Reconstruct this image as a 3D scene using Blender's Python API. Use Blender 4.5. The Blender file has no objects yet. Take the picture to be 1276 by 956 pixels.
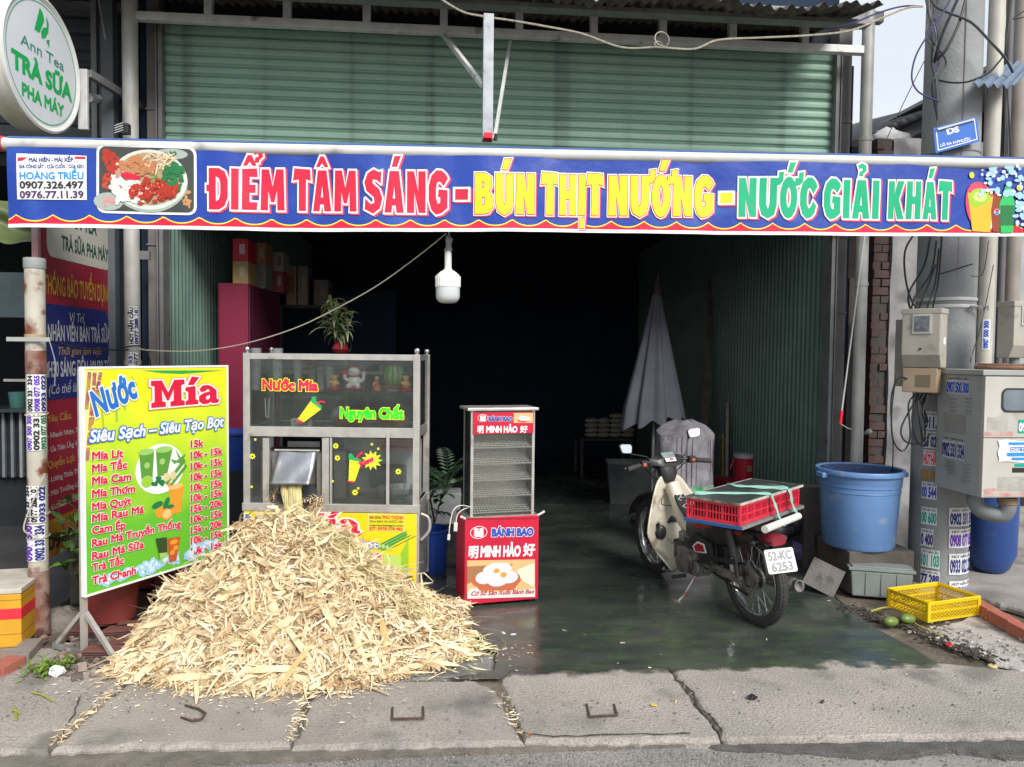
import bpy, bmesh, math, random
import numpy as np
from mathutils import Vector, Matrix, Euler
from mathutils.geometry import delaunay_2d_cdt
R = math.radians
PI = math.pi
random.seed(7)
S = bpy.context.scene
COL = S.collection
# ---------------------------------------------------------------- camera
FOC, CX, CY = 946.0, 638.0, 478.0
EYE = Vector((0, 0, 1.65))
def _cam_axes(yaw, pitch, roll):
 y, p, r = R(yaw), R(pitch), R(roll)
 f = Vector((math.sin(y)*math.cos(p), math.cos(y)*math.cos(p), math.sin(p)))
 rt = Vector((math.cos(y), -math.sin(y), 0))
 up = rt.cross(f)
 return f, rt*math.cos(r)+up*math.sin(r), up*math.cos(r)-rt*math.sin(r)
FWD, RGT, UPV = _cam_axes(5.0, -2.2, 0.6)
cd = bpy.data.cameras.new('camera')
cam = bpy.data.objects.new('camera', cd)
COL.objects.link(cam)
cd.sensor_width = 36
cd.lens = FOC/1276*36
cd.clip_start = 0.05
cd.clip_end = 2000
cam.matrix_world = Matrix(((RGT.x, UPV.x, -FWD.x, EYE.x), (RGT.y, UPV.y, -FWD.y, EYE.y), (RGT.z, UPV.z, -FWD.z, EYE.z), (0, 0, 0, 1)))
S.camera = cam
# ---------------------------------------------------------------- daylight
SUN_ELEV, SUN_AZ = R(39), R(24)      # high bright-overcast sun, from the street side and a little left
w = bpy.data.worlds.new("World")
S.world = w
w.use_nodes = True
nt = w.node_tree
nt.nodes.clear()
out = nt.nodes.new('ShaderNodeOutputWorld')
bg = nt.nodes.new('ShaderNodeBackground')
sky = nt.nodes.new('ShaderNodeTexSky')
sky.sky_type = 'NISHITA'
sky.sun_disc = False
sky.sun_elevation = SUN_ELEV
sky.sun_rotation = R(156)
sky.air_density = 1.0
sky.dust_density = 3.0
# thin bright cloud cover over the whole sky
mix = nt.nodes.new('ShaderNodeMix'); mix.data_type = 'RGBA'
tc = nt.nodes.new('ShaderNodeTexCoord')
nz = nt.nodes.new('ShaderNodeTexNoise'); nz.inputs['Scale'].default_value = 2.2; nz.inputs['Detail'].default_value = 5
rp = nt.nodes.new('ShaderNodeMapRange'); rp.inputs[1].default_value = .3; rp.inputs[2].default_value = .7; rp.inputs[3].default_value = .55; rp.inputs[4].default_value = .9
nt.links.new(tc.outputs['Generated'], nz.inputs['Vector'])
nt.links.new(nz.outputs['Fac'], rp.inputs[0])
nt.links.new(rp.outputs[0], mix.inputs['Factor'])
nt.links.new(sky.outputs['Color'], mix.inputs[6])
mix.inputs[7].default_value = (6.4, 6.7, 7.0, 1)
nt.links.new(mix.outputs[2], bg.inputs['Color'])
bg.inputs['Strength'].default_value = 0.1
nt.links.new(bg.outputs[0], out.inputs['Surface'])
sl = bpy.data.lights.new('sun', 'SUN')
sl.energy = 2.5
sl.angle = R(24)
sl.color = (1, .965, .91)
so = bpy.data.objects.new('sun', sl)
COL.objects.link(so)
sdir = Vector((math.sin(SUN_AZ)*math.cos(SUN_ELEV), -math.cos(SUN_AZ)*math.cos(SUN_ELEV), math.sin(SUN_ELEV)))
so.rotation_euler = sdir.to_track_quat('Z', 'Y').to_euler()
so.location = sdir*20
S.view_settings.view_transform = 'Standard'
S.view_settings.look = 'None'
S.view_settings.gamma = 1
S.view_settings.exposure = 0.65
try:
 S.cycles.max_bounces = 6
 S.cycles.transparent_max_bounces = 16
 S.cycles.use_denoising = True
 S.cycles.caustics_reflective = False
 S.cycles.caustics_refractive = False
except Exception:
 pass
def ray(px, py):
 return FWD + RGT*((px-CX)/FOC) + UPV*((CY-py)/FOC)
def P(px, py, Y):
 d = ray(px, py); return EYE + d*(Y/d.y)
def G(px, py, z=0.0):
 d = ray(px, py); return EYE + d*((z-EYE.z)/d.z)
def PX(px, py, X):
 d = ray(px, py); return EYE + d*(X/d.x)
def ONP(px, py, O, a):
 """photo point on the upright plane through O running along (cos a, sin a): returns (along, height)"""
 U = Vector((math.cos(a), math.sin(a), 0)); N = Vector((-math.sin(a), math.cos(a), 0))
 d = ray(px, py); t = (Vector(O)-EYE).dot(N)/d.dot(N)
 p = EYE + d*t
 return (p-Vector(O)).dot(U), p.z
# ---------------------------------------------------------------- materials
_M = {}
def mat(name, c, c2=None, sc=6, rough=.6, metal=0, bump=0, bsc=60, dirt=None, dsc=3, dth=.55, streak=False, r2=None, island=0, spec=.5, emit=None, trans=0, speck=None, alpha=None, detail=6, coat=0):
 if name in _M: return _M[name]
 m = bpy.data.materials.new(name); _M[name] = m
 m.use_nodes = True
 n = m.node_tree.nodes; L = m.node_tree.links
 b = n['Principled BSDF']
 b.inputs['Roughness'].default_value = rough
 b.inputs['Metallic'].default_value = metal
 b.inputs['Specular IOR Level'].default_value = spec
 if coat: b.inputs['Coat Weight'].default_value = coat
 if trans: b.inputs['Transmission Weight'].default_value = trans
 if alpha is not None: b.inputs['Alpha'].default_value = alpha
 t = n.new('ShaderNodeTexCoord')
 def noise(scale, det=detail, vec=None, stretch=None):
  x = n.new('ShaderNodeTexNoise'); x.inputs['Scale'].default_value = scale; x.inputs['Detail'].default_value = det
  if stretch:
   mp = n.new('ShaderNodeMapping'); mp.inputs['Scale'].default_value = stretch
   L.new(t.outputs['Object'], mp.inputs['Vector']); L.new(mp.outputs[0], x.inputs['Vector'])
  else: L.new(t.outputs['Object'], x.inputs['Vector'])
  return x.outputs['Fac']
 def mx(fac, a, bb):
  x = n.new('ShaderNodeMix'); x.data_type = 'RGBA'
  if isinstance(fac, float): x.inputs[0].default_value = fac
  else: L.new(fac, x.inputs[0])
  for s, v in ((6, a), (7, bb)):
   if isinstance(v, tuple): x.inputs[s].default_value = (*v[:3], 1)
   else: L.new(v, x.inputs[s])
  return x.outputs[2]
 def rng(v, a, bb, lo=0., hi=1.):
  x = n.new('ShaderNodeMapRange'); L.new(v, x.inputs[0])
  for k, q in zip((1, 2, 3, 4), (a, bb, lo, hi)): x.inputs[k].default_value = q
  return x.outputs[0]
 if c2 is None: c2 = tuple(min(1, v*.82) for v in c)
 nf = noise(sc)
 cc = mx(rng(nf, .35, .65), c, c2)
 if island:
  g = n.new('ShaderNodeNewGeometry')
  h = n.new('ShaderNodeHueSaturation')
  L.new(rng(g.outputs['Random Per Island'], 0, 1, 1-island, 1+island), h.inputs['Value'])
  L.new(cc, h.inputs['Color']); cc = h.outputs[0]
 if speck:
  h2 = n.new('ShaderNodeHueSaturation'); L.new(rng(noise(speck[1], 3), .36, .64, 1-speck[0], 1+speck[0]), h2.inputs['Value']); L.new(cc, h2.inputs['Color']); cc = h2.outputs[0]
 if dirt:
  st = (1, 1, .12) if streak else None
  df = rng(noise(dsc, 8, stretch=st), dth, dth+.12)
  cc = mx(df, cc, dirt)
 L.new(cc, b.inputs['Base Color'])
 if r2 is not None: L.new(rng(noise(sc*1.7), .4, .6, rough, r2), b.inputs['Roughness'])
 if bump:
  bp = n.new('ShaderNodeBump'); bp.inputs['Strength'].default_value = bump; bp.inputs['Distance'].default_value = .01
  L.new(noise(bsc, 5), bp.inputs['Height']); L.new(bp.outputs[0], b.inputs['Normal'])
 if emit:
  b.inputs['Emission Color'].default_value = (*c, 1); b.inputs['Emission Strength'].default_value = emit
 return m
def flat(name, c, rough=.55, spec=.4):
 return mat(name, c, tuple(v*.93 for v in c), 9, rough, spec=spec)
def glass(name='glass', tint=(.93, .96, .95), refl=.9, rough=.03, film=None, filmf=.1):
 if name in _M: return _M[name]
 m = bpy.data.materials.new(name); _M[name] = m; m.use_nodes = True
 n = m.node_tree.nodes; L = m.node_tree.links; n.clear()
 o = n.new('ShaderNodeOutputMaterial'); tr = n.new('ShaderNodeBsdfTransparent'); tr.inputs[0].default_value = (*tint, 1)
 gl = n.new('ShaderNodeBsdfGlossy'); gl.inputs['Roughness'].default_value = rough; gl.inputs['Color'].default_value = (refl, refl, refl, 1)
 fr = n.new('ShaderNodeFresnel'); fr.inputs[0].default_value = 1.45
 mx = n.new('ShaderNodeMixShader'); L.new(fr.outputs[0], mx.inputs[0]); L.new(tr.outputs[0], mx.inputs[1]); L.new(gl.outputs[0], mx.inputs[2])
 if film:
  d = n.new('ShaderNodeBsdfDiffuse'); d.inputs[0].default_value = (*film, 1)
  t = n.new('ShaderNodeTexCoord'); nz = n.new('ShaderNodeTexNoise'); nz.inputs['Scale'].default_value = 5
  L.new(t.outputs['Object'], nz.inputs['Vector'])
  r = n.new('ShaderNodeMapRange'); r.inputs[1].default_value = .3; r.inputs[2].default_value = .7; r.inputs[3].default_value = filmf*.6; r.inputs[4].default_value = filmf*1.4
  L.new(nz.outputs['Fac'], r.inputs[0])
  m2 = n.new('ShaderNodeMixShader'); L.new(r.outputs[0], m2.inputs[0]); L.new(mx.outputs[0], m2.inputs[1]); L.new(d.outputs[0], m2.inputs[2]); mx = m2
 L.new(mx.outputs[0], o.inputs[0])
 return m
# ---------------------------------------------------------------- mesh building
def rotz(v, a):
 c, s = math.cos(a), math.sin(a); return Vector((v[0]*c-v[1]*s, v[0]*s+v[1]*c, v[2]))
class MB:
 def __init__(s): s.v = []; s.f = []
 def add(s, vs, fs):
  k = len(s.v); s.v += [tuple(p) for p in vs]; s.f += [tuple(i+k for i in f) for f in fs]; return s
 def box(s, c, d, rot=None, taper=1.0):
  hx, hy, hz = d[0]/2, d[1]/2, d[2]/2
  vs = []
  for z, k in ((-hz, taper), (hz, 1)):
   for x, y in ((-hx, -hy), (hx, -hy), (hx, hy), (-hx, hy)): vs.append(Vector((x*k, y*k, z)))
  if rot is not None:
   if not isinstance(rot, Matrix): rot = Euler(rot).to_matrix()
   vs = [rot @ v for v in vs]
  c = Vector(c)
  return s.add([v+c for v in vs], [(3, 2, 1, 0), (4, 5, 6, 7), (0, 1, 5, 4), (1, 2, 6, 5), (2, 3, 7, 6), (3, 0, 4, 7)])
 def bx(s, x0, x1, y0, y1, z0, z1):
  return s.box(((x0+x1)/2, (y0+y1)/2, (z0+z1)/2), (x1-x0, y1-y0, z1-z0))
 def beam(s, a, b, wd, ht, upv=(0, 0, 1)):
  a, b = Vector(a), Vector(b); d = (b-a); L = d.length; d.normalize()
  u = Vector(upv)
  if abs(d.dot(u)) > .98: u = Vector((0, 1, 0))
  r = d.cross(u).normalized(); u = r.cross(d)
  m = Matrix((r, d, u)).transposed()
  return s.box((a+b)/2, (wd, L, ht), m)
 def tube(s, path, r, n=8, caps=True, closed=False):
  path = [Vector(p) for p in path]; N = len(path)
  rs = r if isinstance(r, (list, tuple)) else [r]*N
  vs = []; prev = None
  for i, p in enumerate(path):
   if closed: t = path[(i+1) % N]-path[i-1]
   else: t = path[min(i+1, N-1)]-path[max(i-1, 0)]
   if t.length < 1e-9: t = Vector((0, 0, 1))
   t.normalize()
   if prev is None: q = Vector((0, 0, 1)) if abs(t.z) < .9 else Vector((1, 0, 0))
   else: q = prev
   a = (q - t*q.dot(t)).normalized(); prev = a; b = t.cross(a)
   for k in range(n):
    an = 2*PI*k/n; vs.append(p + a*(rs[i]*math.cos(an)) + b*(rs[i]*math.sin(an)))
  fs = []
  for i in range(N if closed else N-1):
   j = (i+1) % N
   for k in range(n): fs.append((i*n+k, i*n+(k+1) % n, j*n+(k+1) % n, j*n+k))
  if caps and not closed: fs += [tuple(range(n-1, -1, -1)), tuple((N-1)*n+k for k in range(n))]
  return s.add(vs, fs)
 def cyl(s, a, b, r0, r1=None, n=16): return s.tube([a, b], [r0, r0 if r1 is None else r1], n)
 def lathe(s, prof, n=24, c=(0, 0, 0), m=None, a0=0, a1=2*PI):
  """prof: (radius, z) pairs"""
  full = abs(a1-a0-2*PI) < 1e-6; K = n if full else n+1
  vs = []
  for r, z in prof:
   for k in range(K):
    an = a0+(a1-a0)*k/n; v = Vector((r*math.cos(an), r*math.sin(an), z))
    if m is not None: v = m @ v
    vs.append(v+Vector(c))
  fs = []
  for i in range(len(prof)-1):
   for k in range(n): fs.append((i*K+k, i*K+(k+1) % K, (i+1)*K+(k+1) % K, (i+1)*K+k))
  return s.add(vs, fs)
 def ball(s, c, r, n=12, m=8, sc=(1, 1, 1), rot=None):
  prof = [(math.sin(PI*i/m)*1, -math.cos(PI*i/m)) for i in range(m+1)]
  prof[0] = (.001, -1); prof[-1] = (.001, 1)
  M = Matrix.Diagonal((r*sc[0], r*sc[1], r*sc[2]))
  if rot is not None: M = Euler(rot).to_matrix() @ M
  return s.lathe(prof, n, c, M)
 def prism(s, poly, fn, d):
  """poly 2D -> fn(u,v,w) ; thickness d"""
  k = len(poly)
  vs = [fn(u, v, 0) for u, v in poly]+[fn(u, v, d) for u, v in poly]
  fs = [tuple(range(k-1, -1, -1)), tuple(range(k, 2*k))]+[(i, (i+1) % k, (i+1) % k+k, i+k) for i in range(k)]
  return s.add(vs, fs)
 def grid(s, nx, ny, fn):
  vs = [fn(i/nx, j/ny) for j in range(ny+1) for i in range(nx+1)]
  return s.add(vs, [(j*(nx+1)+i, j*(nx+1)+i+1, (j+1)*(nx+1)+i+1, (j+1)*(nx+1)+i) for j in range(ny) for i in range(nx)])
 def jit(s, a, seed=1):
  r = random.Random(seed); s.v = [(x+r.uniform(-a, a), y+r.uniform(-a, a), z+r.uniform(-a, a)) for x, y, z in s.v]; return s
 def mesh(s, name, m, smooth=False, bevel=0, angle=40, normals=True):
  me = bpy.data.meshes.new(name)
  me.from_pydata(s.v, [], s.f)
  if bevel or normals:
   bm = bmesh.new(); bm.from_mesh(me)
   if normals: bmesh.ops.recalc_face_normals(bm, faces=bm.faces)
   if bevel:
    ed = [e for e in bm.edges if len(e.link_faces) == 2 and e.calc_face_angle(0) > .6]
    bmesh.ops.bevel(bm, geom=ed, offset=bevel, segments=2, affect='EDGES', profile=.6, clamp_overlap=True)
   bm.to_mesh(me); bm.free()
  if m: me.materials.append(m)
  if smooth:
   me.polygons.foreach_set('use_smooth', [True]*len(me.polygons))
   try: me.set_sharp_from_angle(angle=R(angle))
   except Exception: pass
  me.update()
  return me
def tag(o, label=None, cat=None, group=None, kind=None):
 if label: o['label'] = label
 if cat: o['category'] = cat
 if group: o['group'] = group
 if kind: o['kind'] = kind
 return o
def thing(name, label, cat, loc=(0, 0, 0), rz=0, group=None, rot=None):
 o = bpy.data.objects.new(name, None); COL.objects.link(o)
 o.location = loc; o.rotation_euler = rot if rot else (0, 0, rz); o.empty_display_size = .05
 return tag(o, label, cat, group)
def link(name, me, parent=None, loc=(0, 0, 0), rot=(0, 0, 0), sc=(1, 1, 1)):
 o = bpy.data.objects.new(name, me); COL.objects.link(o)
 o.location = loc; o.rotation_euler = rot; o.scale = sc
 if parent is not None: o.parent = parent
 return o
def root_of(p):
 while p.parent is not None: p = p.parent
 return p
def part(name, mb, m, parent=None, world=False, smooth=False, bevel=0, label=None, kind=None, angle=40, normals=True):
 """one mesh object; local coordinates of its thing unless world=True"""
 if world and parent is not None:
  q = parent; M = Matrix.Identity(4)
  while q is not None:
   M = Matrix.LocRotScale(q.location, q.rotation_euler, q.scale) @ M; q = q.parent
  Mi = M.inverted(); mb.v = [tuple(Mi @ Vector(v)) for v in mb.v]
 o = link(name, mb.mesh(name, m, smooth, bevel, angle, normals), parent)
 return tag(o, label, kind=kind)
def single(name, mb, m, label, cat, group=None, kind=None, smooth=False, bevel=0, angle=40):
 """a thing that is one mesh; its origin is put at its base"""
 xs = [v[0] for v in mb.v]; ys = [v[1] for v in mb.v]; z0 = min(v[2] for v in mb.v)
 c = ((min(xs)+max(xs))/2, (min(ys)+max(ys))/2, z0)
 mb.v = [(v[0]-c[0], v[1]-c[1], v[2]-c[2]) for v in mb.v]
 o = link(name, mb.mesh(name, m, smooth, bevel, angle), None, c)
 return tag(o, label, cat, group, kind)
def copy_tree(o, parent=None):
 c = o.copy(); COL.objects.link(c)
 if parent is not None: c.parent = parent
 for ch in list(o.children): copy_tree(ch, c)
 return c
# ---------------------------------------------------------------- lettering
_TC = {}
_OR = {}
def raw_contours(s, shear, res):
 c = bpy.data.curves.new('tmp', 'FONT'); c.body = s; c.size = 1; c.shear = shear; c.resolution_u = res
 o = bpy.data.objects.new('tmp', c); COL.objects.link(o)
 cu = o.to_curve(bpy.context.evaluated_depsgraph_get())
 outp = []
 for sp in cu.splines:
  pts = []
  bp = sp.bezier_points
  if len(bp) < 3: continue
  for i in range(len(bp)):
   a, b = bp[i], bp[(i+1) % len(bp)]
   p0, p1, p2, p3 = a.co, a.handle_right, b.handle_left, b.co
   ln = (p3-p0).length
   straight = ((p1-p0).cross(p3-p0).length < 2e-3*max(ln, 1e-6)) and ((p2-p0).cross(p3-p0).length < 2e-3*max(ln, 1e-6))
   n = 1 if (straight or ln < .03) else (res+1 if ln > .2 else res)
   for q in range(n):
    t = q/n; pts.append(((1-t)**3*p0+3*(1-t)**2*t*p1+3*(1-t)*t*t*p2+t**3*p3).to_2d())
  outp.append(np.array([(p.x, p.y) for p in pts]))
 o.to_curve_clear()
 bpy.data.objects.remove(o); bpy.data.curves.remove(c)
 return outp
def contours(s, shear=0, res=2):
 k = (s, shear, res)
 if k in _TC: return _TC[k]
 full = raw_contours(s, shear, res)
 outp = []; i = 0
 for ch in s:
  if ch == ' ': continue
  if ch not in _OR:
   q = raw_contours(ch, 0, res); _OR[ch] = (len(q), 1 if not q or area(max(q, key=lambda z: abs(area(z)))) > 0 else -1)
  n, sg = _OR[ch]
  outp += [q[::sg] for q in full[i:i+n]]; i += n
 _TC[k] = outp
 return outp
def offset_loop(q, g):
 n = len(q)
 keep = [i for i in range(n) if math.hypot(*(q[i]-q[i-1])) > 1e-5]; q = q[keep]; n = len(q)
 if n < 3: return q
 d = np.roll(q, -1, 0)-q; d /= np.hypot(d[:, 0], d[:, 1])[:, None]
 nr = np.stack([d[:, 1], -d[:, 0]], 1); npv = np.roll(nr, 1, 0); dp = np.roll(d, 1, 0)
 o = []
 for i in range(n):
  b = nr[i]+npv[i]; L = b@b
  cr = dp[i][0]*d[i][1]-dp[i][1]*d[i][0]
  if L < 1.0 and cr > 0:
   o += [q[i]+npv[i]*g+dp[i]*g*.6, q[i]+nr[i]*g-d[i]*g*.6]
  else: o.append(q[i]+b*(2*g/max(L, .8)))
 return np.array(o)
def area(q): x, y = q[:, 0], q[:, 1]; return .5*float(np.sum(x*np.roll(y, -1)-np.roll(x, -1)*y))
def winding(pts, segs):
 """pts (n,2), segs (m,4) -> winding numbers"""
 x0, y0, x1, y1 = segs.T
 wn = np.zeros(len(pts), int)
 for i0 in range(0, len(pts), 2000):
  p = pts[i0:i0+2000]; px = p[:, 0:1]; py = p[:, 1:2]
  up = (y0 <= py) & (y1 > py); dn = (y0 > py) & (y1 <= py)
  cr = (x1-x0)*(py-y0)-(px-x0)*(y1-y0)
  wn[i0:i0+2000] = (up & (cr > 0)).sum(1)-(dn & (cr < 0)).sum(1)
 return wn
def fill(cons, grow=0.0, dense=0):
 """nonzero-winding fill of closed contours, thickened by grow: (verts, tris)"""
 loops = [offset_loop(q, grow) for q in cons] if grow > 0 else list(cons)
 if dense:
  def dn(q):
   o = []
   for i in range(len(q)):
    a, b = q[i], q[(i+1) % len(q)]; k = max(1, int(math.hypot(*(b-a))/dense)); o += [a+(b-a)*(j/k) for j in range(k)]
   return np.array(o)
  loops = [dn(q) for q in loops]
 vs = []; es = []; segs = []
 for q in loops:
  k = len(vs); m = len(q)
  vs += [Vector((float(p[0]), float(p[1]))) for p in q]
  es += [(k+i, k+(i+1) % m) for i in range(m)]
  segs.append(np.hstack([q, np.roll(q, -1, 0)]))
 segs = np.vstack(segs)
 if dense:
  x0, y0 = segs[:, :2].min(0); x1, y1 = segs[:, :2].max(0)
  vs += [Vector((x0+dense*(i+.5), y0+dense*(j+.5))) for i in range(int((x1-x0)/dense)) for j in range(int((y1-y0)/dense))]
 V, _, F, _, _, _ = delaunay_2d_cdt(vs, es, [], 0, 1e-6)
 A = np.array([(v.x, v.y) for v in V]); F = [f for f in F if len(f) == 3]
 if not F: return A, []
 T = np.array(F); cen = A[T].mean(1)
 wn = winding(cen, segs)
 T = T[wn > 0]
 used = np.unique(T); mp = -np.ones(len(A), int); mp[used] = np.arange(len(used))
 return A[used], mp[T]
_FC = {}
def text2d(s, bold=0.03, shear=0, extra=0, sp=0):
 k = (s, bold, shear, extra)
 if k in _FC: return _FC[k]
 cons = contours(s, shear)
 _FC[k] = fill(cons, bold+extra) if (bold+extra) > 0 else fill(cons)
 return _FC[k]
CAP = None
def text(parent, s, x, y, wd, cap, fn, m, bold=.03, shear=0, outline=(), name='lettering', rot=0, center=False, lift=.0012, world=False, mb=None):
 """print s on a surface: baseline starts at (x, y), wd wide (None: natural), capitals cap high.
 fn(u, v, h) gives the point on the surface; outline: (extra thickness in em, material) outermost first"""
 cons = contours(s, shear)
 allp = np.vstack(cons); x0, x1 = allp[:, 0].min(), allp[:, 0].max()
 ky = cap/.70
 kx = wd/(x1-x0) if wd else ky*.92
 cx = -(x1-x0)*kx/2 if center else 0
 c, sn = math.cos(rot), math.sin(rot)
 layers = [(e, mm) for e, mm in outline]+[(0, m)]
 obs = []
 for i, (e, mm) in enumerate(layers):
  A, T = text2d(s, bold, shear, e)
  h = lift*(1+i)
  t = mb if (mb is not None and i == len(layers)-1) else MB()
  pts = []
  for p in A:
   u = (p[0]-x0)*kx+cx; v = p[1]*ky
   pts.append(fn(x+u*c-v*sn, y+u*sn+v*c, h))
  t.add(pts, [tuple(int(q) for q in f) for f in T])
  if mb is None or i < len(layers)-1: obs.append(part(name, t, mm, parent, world, normals=False))
 return obs
def shape(parent, loops, fn, m, name='print', grow=0, lift=.0012, world=False, kx=1, ky=1, x=0, y=0, mb=None, holes=False, dense=0):
 cons = [np.array([(px*kx+x, py*ky+y) for px, py in q]) for q in loops]
 if not holes: cons = [q if area(q) > 0 else q[::-1] for q in cons]
 A, T = fill(cons, grow, dense)
 t = mb if mb is not None else MB()
 t.add([fn(p[0], p[1], lift) for p in A], [tuple(int(q) for q in f) for f in T])
 if mb is None: return part(name, t, m, parent, world, normals=False)
def ell(cx, cy, rx, ry, n=20, a=0, wob=0, seed=0):
 r = random.Random(seed); o = []
 for k in range(n):
  t = 2*PI*k/n; q = 1+r.uniform(-wob, wob)
  u, v = rx*q*math.cos(t), ry*q*math.sin(t); o.append((cx+u*math.cos(a)-v*math.sin(a), cy+u*math.sin(a)+v*math.cos(a)))
 return o
def rrect(x0, x1, y0, y1, r, n=4):
 o = []
 for cx, cy, a in ((x1-r, y1-r, 0), (x0+r, y1-r, 90), (x0+r, y0+r, 180), (x1-r, y0+r, 270)):
  for k in range(n+1): t = R(a+90*k/n); o.append((cx+r*math.cos(t), cy+r*math.sin(t)))
 return o
def rect(x0, x1, y0, y1): return [(x0, y0), (x1, y0), (x1, y1), (x0, y1)]
def catmull(pts, n=6):
 pts = [Vector(p) for p in pts]; o = []
 for i in range(len(pts)-1):
  p0 = pts[max(i-1, 0)]; p1 = pts[i]; p2 = pts[i+1]; p3 = pts[min(i+2, len(pts)-1)]
  for k in range(n):
   t = k/n; o.append(.5*((2*p1)+(p2-p0)*t+(2*p0-5*p1+4*p2-p3)*t*t+(3*p1-p0-3*p2+p3)*t**3))
 o.append(pts[-1]); return o
# ================================================================ ground
GREY = (.30, .29, .275)
m_road = mat('asphalt', (.25, .235, .22), (.185, .175, .165), 3, .9, speck=(.35, 130), bump=.8, bsc=90, dirt=(.27, .255, .235), dsc=1.6, dth=.54)
m_slab = mat('pavement_concrete', (.33, .30, .27), (.25, .228, .205), 3, .88, speck=(.17, 110), bump=.6, bsc=70, dirt=(.15, .142, .132), dsc=2.2, dth=.56)
m_slab2 = mat('pavement_concrete_pale', (.36, .328, .295), (.275, .252, .226), 1.7, .88, speck=(.2, 100), bump=.8, bsc=80, dirt=(.19, .175, .158), dsc=2.6, dth=.55)
m_earth = mat('brown_dirt', (.15, .122, .092), (.095, .078, .06), 5, .8, bump=1, bsc=40, dirt=(.21, .18, .145), dsc=2, dth=.5, r2=.55)
m_dark = mat('dark_void', (.012, .015, .022), None, 3, .85)
gm = MB(); gm.bx(-120, 120, -60, 160, -.3, -.08)
tag(link('ground', gm.mesh('ground', m_earth)), kind='structure')
rm = MB(); rm.grid(90, 40, lambda u, v: Vector((-14+28*u, -6+9.4*v, -.045+.006*math.sin(9*u*5)*math.sin(v*17))))
tag(link('road', rm.mesh('road', m_road, True)), kind='structure')
rm = MB(); rm.bx(-80, 80, -6, 3.4, -.079, -.06)
tag(link('road_verge', rm.mesh('road_verge', m_road)), kind='structure')
# pavement of concrete slabs with a broken front edge
pave = bpy.data.objects.new('pavement', None); COL.objects.link(pave); tag(pave, kind='structure')
def front_y(x): return 3.215-.035*(x+1)+.012*math.sin(x*9)+.006*math.sin(x*23)
def slab(poly, m, z=0.0, th=.055, seed=1, name='slab', step=.035, wob=.009, parent=pave, lip=True):
 r = random.Random(seed); pts = []
 n = len(poly)
 for i in range(n):
  a, b = Vector(poly[i]), Vector(poly[(i+1) % n]); k = max(1, int((b-a).length/step))
  for q in range(k):
   p = a.lerp(b, q/k); pts.append(Vector((p.x+r.uniform(-wob, wob), p.y+r.uniform(-wob, wob))))
 c = Vector((sum(p.x for p in pts)/len(pts), sum(p.y for p in pts)/len(pts)))
 t = MB(); N = len(pts)
 vs = []
 for ins, zz in ((0, z-th), (0, z-.018), (.010, z-.004), (.026, z)):
  for p in pts:
   d = (c-p); d.normalize()
   vs.append((p.x+d.x*ins, p.y+d.y*ins, zz+(r.uniform(-.003, .002) if ins and zz < z-.001 else 0)))
 fs = []
 for L in range(3):
  for i in range(N): fs.append((L*N+i, L*N+(i+1) % N, (L+1)*N+(i+1) % N, (L+1)*N+i))
 fs.append(tuple(3*N+i for i in range(N)))
 t.add(vs, fs)
 return part(name, t, m, parent)
def g2(px, py): p = G(px, py); return (p.x, p.y)
A0, A1 = g2(66, 930), g2(158, 848)      # joints between slabs, front and back ends
B0, B1 = g2(362, 926), g2(386, 856)
C0, C1 = g2(652, 921), g2(622, 862)
D0, D1 = g2(900, 917), g2(845, 846)
def F(x): return (x, front_y(x))
slab([F(-3.6), F(-2.6), F(A0[0]-.008), (A1[0]-.008, 3.9), (A1[0]-.008, 4.35), (-3.0, 4.4), (-3.6, 4.4)], m_slab2, z=-.004, seed=2)
slab([F(A0[0]+.008), F(-1.3), F(B0[0]-.006), (B1[0]-.006, B1[1]), (B1[0]-.006, 4.45), (A1[0]+.008, 4.4), (A1[0]+.008, 3.9)], m_slab, seed=3)
slab([F(B0[0]+.012), F(-.3), F(C0[0]-.004), C1, (C1[0]-.1, 3.8), (B1[0]+.02, 3.86)], m_slab, seed=4, z=-.006)
slab([(B1[0]+.05, 3.885), (C1[0]-.1, 3.83), (.25, 3.9), (.28, 4.12), (-.1, 4.4), (B1[0]+.05, 4.45)], mat('apron_concrete', (.235, .235, .225), (.18, .18, .175), 4, .75, bump=.3, dirt=(.12, .12, .115), dsc=2.4), seed=14, z=-.004)
slab([F(C0[0]+.004), F(.6), F(D0[0]-.006), (D1[0]-.006, 3.97), (C1[0]+.004, 3.97)], m_slab2, seed=5, z=-.002)
slab([F(D0[0]+.004), F(1.8), F(2.6), F(3.4), F(4.6), (4.6, 3.5), (3.3, 3.66), (2.7, 3.84), (2.4, 3.97), (D1[0]+.004, 3.97)], m_slab2, seed=6, z=.002)
# debris-filled joints lie lower: fine grit sheet under the slabs
tag(link('joint_soil', MB().bx(-4, 6, 3.14, 4.6, -.079, -.028).mesh('joint_soil', mat('grit', (.2, .18, .15), (.13, .115, .1), 12, .95, bump=1, bsc=120))), kind='structure')
# broken strip of tar along the slab edge on the right
tarm = mat('broken_tar', (.07, .069, .068), (.115, .112, .108), 14, .9, bump=1, bsc=130)
pts = [g2(860, 916), g2(950, 913), g2(1050, 915), g2(1150, 912), g2(1210, 904), g2(1276, 903), (3.2, 3.08), (3.2, 2.95), g2(1276, 936), g2(1180, 925), g2(1140, 934), g2(1080, 934), g2(1040, 932), g2(960, 926), g2(890, 924)]
slab([(p[0]+.01, p[1]) for p in pts], tarm, z=-.028, th=.02, seed=9, wob=.012, step=.04, name='tar_patch')
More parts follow.
